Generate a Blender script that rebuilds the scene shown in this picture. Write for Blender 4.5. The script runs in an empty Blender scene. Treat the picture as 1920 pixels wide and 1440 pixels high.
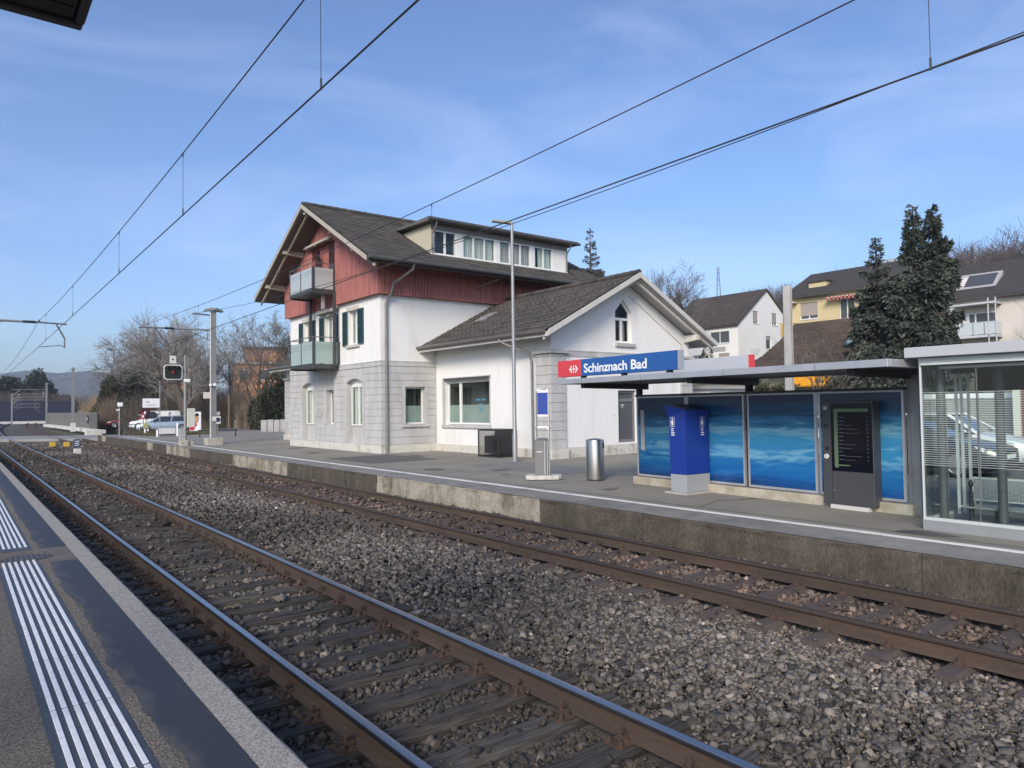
import bpy, bmesh, math, random
import numpy as np
from mathutils import Vector, Matrix
from mathutils.geometry import tessellate_polygon
random.seed(7)
RNG = np.random.default_rng(7)
S = bpy.context.scene
COL = S.collection
R = math.radians

# ------------------------------------------------------------------ camera
def make_camera():
    yaw, pitch, roll = R(38.023), R(1.814), R(-0.788)
    fwd = Vector((math.sin(yaw) * math.cos(pitch), math.cos(yaw) * math.cos(pitch), math.sin(pitch)))
    r = Vector((math.cos(yaw), -math.sin(yaw), 0))
    u = r.cross(fwd)
    c, s = math.cos(roll), math.sin(roll)
    rr = r * c + u * s
    uu = u * c - r * s
    cd = bpy.data.cameras.new('camera')
    cam = bpy.data.objects.new('camera', cd)
    COL.objects.link(cam)
    M = Matrix((rr, uu, -fwd)).transposed().to_4x4()
    M.translation = Vector((0, 0, 2.15))
    cam.matrix_world = M
    cd.sensor_width = 36
    cd.lens = 36 * 1342 / 1920
    cd.clip_start = 0.05
    cd.clip_end = 6000
    S.camera = cam
make_camera()

# ------------------------------------------------------------------ light
SUN_DIR = Vector((-0.66, -0.48, 0.47)).normalized()      # towards the sun
SUN_EL = math.asin(SUN_DIR.z)
SUN_AZ = math.atan2(SUN_DIR.x, SUN_DIR.y)
def make_light():
    w = bpy.data.worlds.new('World')
    S.world = w
    w.use_nodes = True
    nt = w.node_tree
    nt.nodes.clear()
    out = nt.nodes.new('ShaderNodeOutputWorld')
    bg = nt.nodes.new('ShaderNodeBackground')
    sky = nt.nodes.new('ShaderNodeTexSky')
    sky.sky_type = 'NISHITA'
    sky.sun_disc = False
    sky.sun_elevation = SUN_EL
    sky.sun_rotation = SUN_AZ
    sky.altitude = 350
    sky.air_density = 1.0
    sky.dust_density = 2.2
    sky.ozone_density = 2.0
    # thin high cloud veil
    tc = nt.nodes.new('ShaderNodeTexCoord')
    mp = nt.nodes.new('ShaderNodeMapping')
    mp.inputs['Scale'].default_value = (1.3, 2.2, 6.0)
    mp.inputs['Rotation'].default_value = (0.0, 0.15, 0.7)
    nz = nt.nodes.new('ShaderNodeTexNoise')
    nz.inputs['Scale'].default_value = 1.6
    nz.inputs['Detail'].default_value = 7
    nz.inputs['Roughness'].default_value = 0.55
    nz.inputs['Distortion'].default_value = 0.6
    rp = nt.nodes.new('ShaderNodeValToRGB')
    rp.color_ramp.elements[0].position = 0.45
    rp.color_ramp.elements[0].color = (0.0, 0.0, 0.0, 1)
    rp.color_ramp.elements[1].position = 0.78
    rp.color_ramp.elements[1].color = (0.17, 0.17, 0.17, 1)
    mx = nt.nodes.new('ShaderNodeMixRGB')
    mx.inputs['Color2'].default_value = (7.6, 8.3, 9.6, 1)
    L = nt.links.new
    L(tc.outputs['Generated'], mp.inputs['Vector'])
    L(mp.outputs['Vector'], nz.inputs['Vector'])
    L(nz.outputs['Fac'], rp.inputs['Fac'])
    L(rp.outputs['Color'], mx.inputs['Fac'])
    tint = nt.nodes.new('ShaderNodeMixRGB'); tint.blend_type = 'MULTIPLY'; tint.inputs['Fac'].default_value = 1
    tint.inputs['Color2'].default_value = (.87, 1.0, 1.23, 1)
    L(sky.outputs['Color'], tint.inputs['Color1'])
    L(tint.outputs['Color'], mx.inputs['Color1'])
    L(mx.outputs['Color'], bg.inputs['Color'])
    bg.inputs['Strength'].default_value = 0.106
    L(bg.outputs['Background'], out.inputs['Surface'])
    ld = bpy.data.lights.new('sun', 'SUN')
    ld.energy = 2.45
    ld.angle = R(20)
    ld.color = (1.0, 0.88, 0.73)
    sun = bpy.data.objects.new('sun', ld)
    COL.objects.link(sun)
    sun.rotation_euler = SUN_DIR.to_track_quat('Z', 'Y').to_euler()
make_light()
S.view_settings.view_transform = 'Standard'
S.view_settings.look = 'None'
S.view_settings.exposure = 0.66
S.view_settings.gamma = 1
S.view_settings.use_curve_mapping = False
S.render.engine = 'CYCLES'
S.cycles.use_denoising = True
S.cycles.max_bounces = 8
S.cycles.transparent_max_bounces = 24
S.cycles.volume_bounces = 0
S.cycles.caustics_reflective = False
S.cycles.caustics_refractive = False

# ------------------------------------------------------------------ materials
MATS = {}
def mat(name, col=(.5, .5, .5), rough=.7, metal=0., var=0., scale=3., col2=None, bump=0., bscale=None,
        spec=.5, stretch=(1, 1, 1), detail=6, thr=(.35, .65), attr=None, coat=0., emit=0., fine=0., piece=0.):
    """Principled material: col mixed to col2 by a noise on object coordinates, plus relief."""
    if name in MATS: return MATS[name]
    m = bpy.data.materials.new(name)
    m.use_nodes = True
    nt = m.node_tree
    b = nt.nodes['Principled BSDF']
    L = nt.links.new
    b.inputs['Roughness'].default_value = rough
    b.inputs['Metallic'].default_value = metal
    b.inputs['Specular IOR Level'].default_value = spec
    b.inputs['Coat Weight'].default_value = coat
    base = None
    c4 = (*col, 1)
    b.inputs['Base Color'].default_value = c4
    if emit:
        b.inputs['Emission Color'].default_value = c4
        b.inputs['Emission Strength'].default_value = emit
    tc = nt.nodes.new('ShaderNodeTexCoord')
    mp = nt.nodes.new('ShaderNodeMapping')
    mp.inputs['Scale'].default_value = stretch
    L(tc.outputs['Object'], mp.inputs['Vector'])
    if attr:
        at = nt.nodes.new('ShaderNodeAttribute')
        at.attribute_name = attr
        base = at.outputs['Color']
    if var or col2:
        nz = nt.nodes.new('ShaderNodeTexNoise')
        nz.inputs['Scale'].default_value = scale
        nz.inputs['Detail'].default_value = detail
        nz.inputs['Roughness'].default_value = .6
        L(mp.outputs['Vector'], nz.inputs['Vector'])
        mr = nt.nodes.new('ShaderNodeMapRange')
        mr.inputs['From Min'].default_value = thr[0]
        mr.inputs['From Max'].default_value = thr[1]
        L(nz.outputs['Fac'], mr.inputs['Value'])
        mx = nt.nodes.new('ShaderNodeMixRGB')
        if col2 is None: col2 = tuple(c * (1 - var) for c in col)
        mx.inputs['Color1'].default_value = c4
        mx.inputs['Color2'].default_value = (*col2, 1)
        L(mr.outputs['Result'], mx.inputs['Fac'])
        if base is not None: L(base, mx.inputs['Color1'])
        base = mx.outputs['Color']
    if fine:
        n2 = nt.nodes.new('ShaderNodeTexNoise')
        n2.inputs['Scale'].default_value = (bscale or scale * 8)
        n2.inputs['Detail'].default_value = 4
        L(mp.outputs['Vector'], n2.inputs['Vector'])
        m2 = nt.nodes.new('ShaderNodeMapRange')
        m2.inputs['From Min'].default_value = .3
        m2.inputs['From Max'].default_value = .7
        m2.inputs['To Min'].default_value = 1 - fine
        m2.inputs['To Max'].default_value = 1 + fine
        L(n2.outputs['Fac'], m2.inputs['Value'])
        mm = nt.nodes.new('ShaderNodeVectorMath')
        mm.operation = 'SCALE'
        if base is not None: L(base, mm.inputs[0])
        else: mm.inputs[0].default_value = col
        L(m2.outputs['Result'], mm.inputs['Scale'])
        base = mm.outputs['Vector']
    if piece:
        gi = nt.nodes.new('ShaderNodeNewGeometry'); oi = nt.nodes.new('ShaderNodeObjectInfo')
        sm = nt.nodes.new('ShaderNodeMath'); sm.operation = 'ADD'; L(gi.outputs['Random Per Island'], sm.inputs[0]); L(oi.outputs['Random'], sm.inputs[1])
        fr = nt.nodes.new('ShaderNodeMath'); fr.operation = 'FRACT'; L(sm.outputs[0], fr.inputs[0])
        m3 = nt.nodes.new('ShaderNodeMapRange'); m3.inputs['To Min'].default_value = 1 - piece; m3.inputs['To Max'].default_value = 1 + piece
        L(fr.outputs[0], m3.inputs['Value'])
        m4 = nt.nodes.new('ShaderNodeVectorMath'); m4.operation = 'SCALE'
        if base is not None: L(base, m4.inputs[0])
        else: m4.inputs[0].default_value = col
        L(m3.outputs['Result'], m4.inputs['Scale']); base = m4.outputs['Vector']
    if base is not None: L(base, b.inputs['Base Color'])
    if bump:
        nb = nt.nodes.new('ShaderNodeTexNoise')
        nb.inputs['Scale'].default_value = bscale or scale * 6
        nb.inputs['Detail'].default_value = 5
        L(mp.outputs['Vector'], nb.inputs['Vector'])
        bp = nt.nodes.new('ShaderNodeBump')
        bp.inputs['Strength'].default_value = bump
        bp.inputs['Distance'].default_value = .02
        L(nb.outputs['Fac'], bp.inputs['Height'])
        L(bp.outputs['Normal'], b.inputs['Normal'])
    MATS[name] = m
    return m

def glass_mat(name, tint=(.93, .97, .95), refl=1.0, haze=0.0, hazecol=(.7, .8, .78)):
    """Thin pane: clear with a Fresnel reflection, optionally a little frosted."""
    if name in MATS: return MATS[name]
    m = bpy.data.materials.new(name)
    m.use_nodes = True
    nt = m.node_tree
    nt.nodes.clear()
    L = nt.links.new
    out = nt.nodes.new('ShaderNodeOutputMaterial')
    tr = nt.nodes.new('ShaderNodeBsdfTransparent')
    tr.inputs['Color'].default_value = (*tint, 1)
    gl = nt.nodes.new('ShaderNodeBsdfGlossy')
    gl.inputs['Roughness'].default_value = .02
    gl.inputs['Color'].default_value = (refl, refl, refl, 1)
    fr = nt.nodes.new('ShaderNodeFresnel')
    fr.inputs['IOR'].default_value = 1.5
    geo = nt.nodes.new('ShaderNodeNewGeometry')
    mixn = nt.nodes.new('ShaderNodeMixShader')
    # Fresnel without the inside-out total reflection on back faces
    lw = nt.nodes.new('ShaderNodeLayerWeight')
    lw.inputs['Blend'].default_value = .12
    pw = nt.nodes.new('ShaderNodeMath')
    pw.operation = 'MULTIPLY_ADD'
    pw.inputs[1].default_value = .55
    pw.inputs[2].default_value = .02
    L(lw.outputs['Fresnel'], pw.inputs[0])
    L(pw.outputs[0], mixn.inputs['Fac'])
    L(tr.outputs[0], mixn.inputs[1])
    L(gl.outputs[0], mixn.inputs[2])
    last = mixn.outputs[0]
    if haze:
        df = nt.nodes.new('ShaderNodeBsdfDiffuse')
        df.inputs['Color'].default_value = (*hazecol, 1)
        m2 = nt.nodes.new('ShaderNodeMixShader')
        m2.inputs['Fac'].default_value = haze
        L(last, m2.inputs[1])
        L(df.outputs[0], m2.inputs[2])
        last = m2.outputs[0]
    L(last, out.inputs['Surface'])
    nt.nodes.remove(fr); nt.nodes.remove(geo)
    MATS[name] = m
    return m

# ------------------------------------------------------------------ mesh helpers
class MB:
    def __init__(s): s.v = []; s.f = []; s.m = []
    def add(s, vs, fs, mi=0):
        k = len(s.v)
        s.v += [tuple(p) for p in vs]
        for f in fs:
            s.f.append(tuple(i + k for i in f)); s.m.append(mi)
        return s
    def box(s, a, b, mi=0):
        x0, y0, z0 = (min(a[i], b[i]) for i in range(3)); x1, y1, z1 = (max(a[i], b[i]) for i in range(3))
        return s.add([(x0,y0,z0),(x1,y0,z0),(x1,y1,z0),(x0,y1,z0),(x0,y0,z1),(x1,y0,z1),(x1,y1,z1),(x0,y1,z1)],
                     [(0,3,2,1),(4,5,6,7),(0,1,5,4),(1,2,6,5),(2,3,7,6),(3,0,4,7)], mi)
    def hexa(s, lo, hi, mi=0):
        """lo, hi: four points each, same winding (counter-clockwise from above)."""
        return s.add(list(lo) + list(hi), [(0,3,2,1),(4,5,6,7),(0,1,5,4),(1,2,6,5),(2,3,7,6),(3,0,4,7)], mi)
    def prism(s, poly, axis, t0, t1, mi=0):
        """poly in the two other axes (in x,y,z order), extruded along axis from t0 to t1."""
        def P(p, t):
            if axis == 'x': return (t, p[0], p[1])
            if axis == 'y': return (p[0], t, p[1])
            return (p[0], p[1], t)
        n = len(poly)
        return s.add([P(p, t0) for p in poly] + [P(p, t1) for p in poly],
                     [tuple(range(n))[::-1], tuple(range(n, 2*n))] + [(i, (i+1) % n, n + (i+1) % n, n + i) for i in range(n)], mi)
    def tube(s, pts, r, n=8, mi=0, cap=True):
        pts = [Vector(p) for p in pts]
        rs = r if hasattr(r, '__len__') else [r] * len(pts)
        k = len(s.v); up = None
        for i, p in enumerate(pts):
            d = (pts[min(i+1, len(pts)-1)] - pts[max(i-1, 0)])
            if d.length < 1e-9: d = Vector((0,0,1))
            d.normalize()
            if up is None:
                up = d.orthogonal().normalized()
            else:
                up = (up - d * up.dot(d))
                up = up.normalized() if up.length > 1e-6 else d.orthogonal().normalized()
            w = d.cross(up)
            for j in range(n):
                a = 2 * math.pi * j / n
                s.v.append(tuple(p + (up * math.cos(a) + w * math.sin(a)) * rs[i]))
        for i in range(len(pts) - 1):
            for j in range(n):
                a = k + i*n + j; b = k + i*n + (j+1) % n
                s.f.append((a, b, b + n, a + n)); s.m.append(mi)
        if cap:
            s.f.append(tuple(k + j for j in range(n))[::-1]); s.m.append(mi)
            e = k + (len(pts)-1)*n
            s.f.append(tuple(e + j for j in range(n))); s.m.append(mi)
        return s
    def beam(s, p, q, w, h, mi=0, up=(0,0,1)):
        p, q, up = Vector(p), Vector(q), Vector(up)
        d = (q - p).normalized()
        sd = d.cross(up)
        if sd.length < 1e-6: sd = Vector((1,0,0))
        sd.normalize(); u = sd.cross(d)
        a = sd * (w/2); b = u * (h/2)
        return s.hexa([p-a-b, p+a-b, q+a-b, q-a-b], [p-a+b, p+a+b, q+a+b, q-a+b], mi)
    def lathe(s, prof, c=(0,0,0), n=20, mi=0):
        k = len(s.v)
        for r, z in prof:
            for j in range(n):
                a = 2*math.pi*j/n
                s.v.append((c[0] + r*math.cos(a), c[1] + r*math.sin(a), c[2] + z))
        for i in range(len(prof)-1):
            for j in range(n):
                a = k + i*n + j; b = k + i*n + (j+1) % n
                s.f.append((a, b, b+n, a+n)); s.m.append(mi)
        s.f.append(tuple(k + j for j in range(n))[::-1]); s.m.append(mi)
        e = k + (len(prof)-1)*n
        s.f.append(tuple(e + j for j in range(n))); s.m.append(mi)
        return s
    def sphere(s, c, r, n=10, m=6, mi=0, sc=(1,1,1)):
        prof = [(max(1e-4, r*math.sin(math.pi*i/m)), -r*math.cos(math.pi*i/m)) for i in range(m+1)]
        k = len(s.v)
        s.lathe(prof, (0,0,0), n, mi)
        for i in range(k, len(s.v)):
            x, y, z = s.v[i]; s.v[i] = (c[0]+x*sc[0], c[1]+y*sc[1], c[2]+z*sc[2])
        return s
    def mesh(s, name, mats):
        me = bpy.data.meshes.new(name)
        me.from_pydata(s.v, [], s.f)
        for m in (mats if isinstance(mats, (list, tuple)) else [mats]): me.materials.append(m)
        if len(me.materials) > 1: me.polygons.foreach_set('material_index', s.m)
        me.update()
        return me
    def build(s, name, mats, parent=None, smooth=False, bevel=0., loc=None, rot=None, kind=None, fix=True):
        me = s.mesh(name, mats)
        if fix and len(s.f) < 20000:
            bm = bmesh.new(); bm.from_mesh(me)
            bmesh.ops.recalc_face_normals(bm, faces=bm.faces)
            bm.to_mesh(me); bm.free()
        return link(name, me, parent, smooth, bevel, loc, rot, kind)

def link(name, me, parent=None, smooth=False, bevel=0., loc=None, rot=None, kind=None):
    o = bpy.data.objects.new(name, me)
    COL.objects.link(o)
    if parent is not None: o.parent = parent
    if loc is not None: o.location = loc
    if rot is not None: o.rotation_euler = rot
    if smooth:
        for p in me.polygons: p.use_smooth = True
        if smooth != 'all':
            try: me.set_sharp_from_angle(angle=R(38))
            except Exception: pass
    if bevel:
        b = o.modifiers.new('bevel', 'BEVEL'); b.width = bevel; b.segments = 2; b.limit_method = 'ANGLE'
    if kind: o['kind'] = kind
    return o

def tag(o, label, cat, group=None, kind=None):
    o['label'] = label; o['category'] = cat
    if group: o['group'] = group
    if kind: o['kind'] = kind
    return o
def thing(name, label, cat, loc=(0,0,0), rotz=0., group=None):
    o = bpy.data.objects.new(name, None)
    o.empty_display_size = .3
    COL.objects.link(o)
    o.location = loc; o.rotation_euler = (0, 0, rotz)
    return tag(o, label, cat, group)
def kids(o): return [c for c in bpy.data.objects if c.parent == o]
def dup(root, loc, rotz=0., label=None, scale=None):
    """A copy of a thing with copies of its parts and their sub-parts."""
    r = root.copy(); COL.objects.link(r)
    r.location = loc; r.rotation_euler = (0, 0, rotz)
    if scale: r.scale = scale
    if label: r['label'] = label
    for ch in list(root.children):
        c = ch.copy(); COL.objects.link(c); c.parent = r
        for g in list(ch.children):
            d = g.copy(); COL.objects.link(d); d.parent = c
    return r

class Fr:
    """A wall frame: o origin, r to the right seen from outside, n outward."""
    def __init__(s, o, r, n): s.o, s.r, s.n = Vector(o), Vector(r), Vector(n)
    def P(s, x, z, d=0.): return s.o + s.r * x + Vector((0, 0, z)) + s.n * d
    def box(s, mb, x0, z0, x1, z1, d0, d1, mi=0):
        x0, x1 = min(x0, x1), max(x0, x1); d0, d1 = min(d0, d1), max(d0, d1)
        lo = [s.P(x0, z0, d1), s.P(x1, z0, d1), s.P(x1, z0, d0), s.P(x0, z0, d0)]
        hi = [s.P(x0, z1, d1), s.P(x1, z1, d1), s.P(x1, z1, d0), s.P(x0, z1, d0)]
        mb.hexa(lo, hi, mi)
    def wall(s, mb, outline, holes=(), depth=.25, mi=0, rmi=None):
        polys = [[Vector((p[0], p[1], 0)) for p in outline]] + [[Vector((p[0], p[1], 0)) for p in h] for h in holes]
        flat = [p for q in polys for p in q]
        tris = tessellate_polygon(polys)
        mb.add([s.P(p.x, p.y) for p in flat], [tuple(t) for t in tris], mi)
        for h in holes:
            n = len(h)
            for i in range(n):
                a, b = h[i], h[(i+1) % n]
                mb.add([s.P(*a), s.P(*b), s.P(*b, -depth), s.P(*a, -depth)], [(0,1,2,3)], mi if rmi is None else rmi)
def rect(x0, z0, x1, z1): return [(x0, z0), (x1, z0), (x1, z1), (x0, z1)]
def arch(x0, z0, x1, zs, zt, n=8):
    """opening with a segmental arch from spring height zs to crown zt"""
    p = [(x0, z0), (x1, z0)]
    w = (x1 - x0) / 2; c = (x0 + x1) / 2; h = zt - zs
    r = (w*w + h*h) / (2*h); a = math.asin(w / r)
    for i in range(n + 1):
        t = a - 2*a*i/n
        p.append((c + r*math.sin(t), zt - r + r*math.cos(t)))
    return p

def window(parent, fr, x0, z0, x1, z1, d=.2, fw=.06, mull=(), trans=(), frame=None, glass=None, curtain=None,
           room=None, name='window', curt_span=None, frost=None):
    """frame part with pane, curtain sub-parts, set back d from the wall face, dark room behind"""
    frame = frame or mat('window_white', (.75, .75, .73), .45)
    mb = MB()
    fr.box(mb, x0, z0, x0+fw, z1, -d-.06, -d); fr.box(mb, x1-fw, z0, x1, z1, -d-.06, -d)
    fr.box(mb, x0+fw, z0, x1-fw, z0+fw, -d-.06, -d); fr.box(mb, x0+fw, z1-fw, x1-fw, z1, -d-.06, -d)
    for m in mull:
        w2 = m[1]/2 if isinstance(m, tuple) else fw*.7; mx = m[0] if isinstance(m, tuple) else m
        fr.box(mb, mx-w2, z0+fw, mx+w2, z1-fw, -d-.058, -d+.004)
    for t in trans: fr.box(mb, x0+fw, t-fw*.6, x1-fw, t+fw*.6, -d-.057, -d+.006)
    w = mb.build(name, frame, parent)
    xs = [x0+fw] + [ (m[0] if isinstance(m, tuple) else m) for m in mull] + [x1-fw]
    for a, b in zip(xs[:-1], xs[1:]):
        g = MB(); fr.box(g, a, z0+fw, b, z1-fw, -d-.036, -d-.03)
        g.build('pane', glass or glass_mat('clear_pane'), w)
    if frost:
        g = MB(); fr.box(g, x0+fw, z0+fw, x1-fw, frost, -d-.044, -d-.041)
        g.build('frosted_film', mat('frost_film', (.33, .38, .36), .6, var=.15, scale=2), w)
    if room is not False:
        g = MB()
        k = .7
        A = [fr.P(x0-.1, z0-.1, -d-.07), fr.P(x1+.1, z0-.1, -d-.07), fr.P(x1+.1, z1+.1, -d-.07), fr.P(x0-.1, z1+.1, -d-.07)]
        B = [fr.P(x0-.1, z0-.1, -d-k), fr.P(x1+.1, z0-.1, -d-k), fr.P(x1+.1, z1+.1, -d-k), fr.P(x0-.1, z1+.1, -d-k)]
        g.add(A + B, [(4,5,6,7),(0,1,5,4),(1,2,6,5),(2,3,7,6),(3,0,4,7)])
        g.build('room_interior', room or mat('room_dark', (.10, .10, .095), .9), w, fix=False)
    if curtain:
        spans = curt_span or [(x0+fw, x1-fw)]
        for a, b in spans:
            g = MB(); n = max(6, int((b-a)/.03)); pts = []
            for i in range(n+1):
                x = a + (b-a)*i/n
                dd = -d-.14 + .03*math.sin(i*1.7 + a*5) + .012*math.sin(i*.61)
                pts.append((x, dd))
            vs = [fr.P(x, z0+fw, q) for x, q in pts] + [fr.P(x, z1-fw, q) for x, q in pts]
            g.add(vs, [(i, i+1, n+2+i, n+1+i) for i in range(n)])
            g.build('curtain', curtain, w, smooth='all', fix=False)
    return w

def text_obj(name, s, m, parent, loc, rot, width=None, height=None, extrude=.004, bold=.0):
    cu = bpy.data.curves.new(name, 'FONT')
    cu.body = s; cu.size = 1; cu.extrude = 0.01; cu.offset = bold; cu.resolution_u = 4
    o = bpy.data.objects.new(name, cu); COL.objects.link(o)
    dg = bpy.context.evaluated_depsgraph_get()
    me = bpy.data.meshes.new_from_object(o.evaluated_get(dg))
    bpy.data.objects.remove(o); bpy.data.curves.remove(cu)
    xs = np.empty(len(me.vertices)*3); me.vertices.foreach_get('co', xs); xs = xs.reshape(-1, 3)
    mn, mx = xs.min(0), xs.max(0)
    sx = width / (mx[0]-mn[0]) if width else None
    sy = height / (mx[1]-mn[1]) if height else None
    if sx is None: sx = sy
    if sy is None: sy = sx
    xs = (xs - [mn[0], mn[1], 0]) * [sx, sy, extrude/.01]
    me.vertices.foreach_set('co', xs.ravel()); me.update()
    me.materials.clear(); me.materials.append(m)
    return link(name, me, parent, loc=loc, rot=rot)

def np_mesh(name, V, F, mats, attr=None):
    """triangle mesh from arrays"""
    me = bpy.data.meshes.new(name)
    n, t = len(V), len(F)
    me.vertices.add(n); me.vertices.foreach_set('co', np.ascontiguousarray(V, dtype=np.float32).ravel())
    k = F.shape[1]
    me.loops.add(t*k); me.loops.foreach_set('vertex_index', np.ascontiguousarray(F, dtype=np.int32).ravel())
    me.polygons.add(t); me.polygons.foreach_set('loop_start', np.arange(0, t*k, k, dtype=np.int32))
    try: me.polygons.foreach_set('loop_total', np.full(t, k, dtype=np.int32))
    except Exception: pass
    me.update(calc_edges=True)
    me.validate()
    for m in (mats if isinstance(mats, (list, tuple)) else [mats]): me.materials.append(m)
    if attr is not None:
        a = me.color_attributes.new('Col', 'FLOAT_COLOR', 'POINT')
        c = np.ones((n, 4), dtype=np.float32); c[:, :3] = attr
        a.data.foreach_set('color', c.ravel())
    return me
def rot_mats(n, rng):
    q = rng.normal(size=(n, 4)); q /= np.linalg.norm(q, axis=1)[:, None]
    w, x, y, z = q.T
    return np.stack([np.stack([1-2*(y*y+z*z), 2*(x*y-z*w), 2*(x*z+y*w)], 1),
                     np.stack([2*(x*y+z*w), 1-2*(x*x+z*z), 2*(y*z-x*w)], 1),
                     np.stack([2*(x*z-y*w), 2*(y*z+x*w), 1-2*(x*x+y*y)], 1)], 1)
# ------------------------------------------------------------------ setting: ground, platforms, tracks
GZ = 0.28            # far platform and forecourt level; rail tops are at 0
def cx(y): return (y - 60)**2 / 2800 if y > 60 else 0.

def hill(x, y):
    """the land rises behind the houses on the station side"""
    az = math.degrees(math.atan2(x, max(y, 1e-3))) if y > 0 else 90.
    k = min(1., max(0., (az - 36) / 14))
    pts = [(0, -.4), (33, -.3), (38, 1.6), (50, 2.6), (80, 6.0), (110, 10), (150, 14), (190, 20), (260, 25), (420, 32), (3000, 40)]
    for (a, za), (b, zb) in zip(pts[:-1], pts[1:]):
        if x <= b: break
    h = za + (zb - za) * min(1., max(0., (x - a) / (b - a)))
    if x < 0: h = -.4
    return -.4 + (h + .4) * k if x > 30 else -.4
def make_ground():
    m = mat('meadow', (.075, .085, .04), .95, col2=(.11, .095, .055), scale=.15, fine=.35, bscale=2.5)
    xs = [-900, -300, -100, -40, -6, 0, 10, 20, 30, 32, 34, 36, 38, 42, 46, 50, 58, 66, 74, 82, 90, 100, 110, 120, 135, 150, 170, 190, 220, 260, 320, 420, 900]
    ys = [-400, -100, -40, -20, -10, 0, 6, 12, 18, 24, 30, 36, 42, 50, 58, 66, 75, 85, 95, 110, 130, 150, 180, 220, 300, 420, 700, 1200, 2200]
    mb = MB()
    for y in ys:
        for x in xs: mb.v.append((x, y, hill(x, y)))
    n = len(xs)
    for j in range(len(ys)-1):
        for i in range(n-1):
            mb.f.append((j*n+i, j*n+i+1, (j+1)*n+i+1, (j+1)*n+i)); mb.m.append(0)
    mb.build('ground', m, kind='structure', smooth='all', fix=False)
    # the far blue ridge down the line
    mb = MB(); V = []
    n = 60
    for i in range(n+1):
        x = -700 + 1700*i/n
        h = 58 + 24*math.exp(-((x-230)/170)**2) + 20*math.exp(-((x+330)/260)**2) + 4*math.sin(x*.021) + 2.5*math.sin(x*.057+1)
        if x > 330: h -= (x-330)*.06
        for k, (dy, kk) in enumerate(((0, 0.), (90, .35), (200, .75), (330, 1.0), (620, .9))):
            V.append((x, 1500 + dy + 25*math.sin(x*.01+k), -2 + h*kk*1.18))
    for i in range(n):
        for k in range(4): mb.f.append((i*5+k, i*5+k+1, i*5+k+6, i*5+k+5)); mb.m.append(0)
    mb.v = V
    mb.build('far_hill', mat('far_wood', (.045, .06, .045), .95, var=.4, scale=.02, fine=.3, bscale=.08), kind='structure', smooth='all', fix=False)
make_ground()

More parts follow.
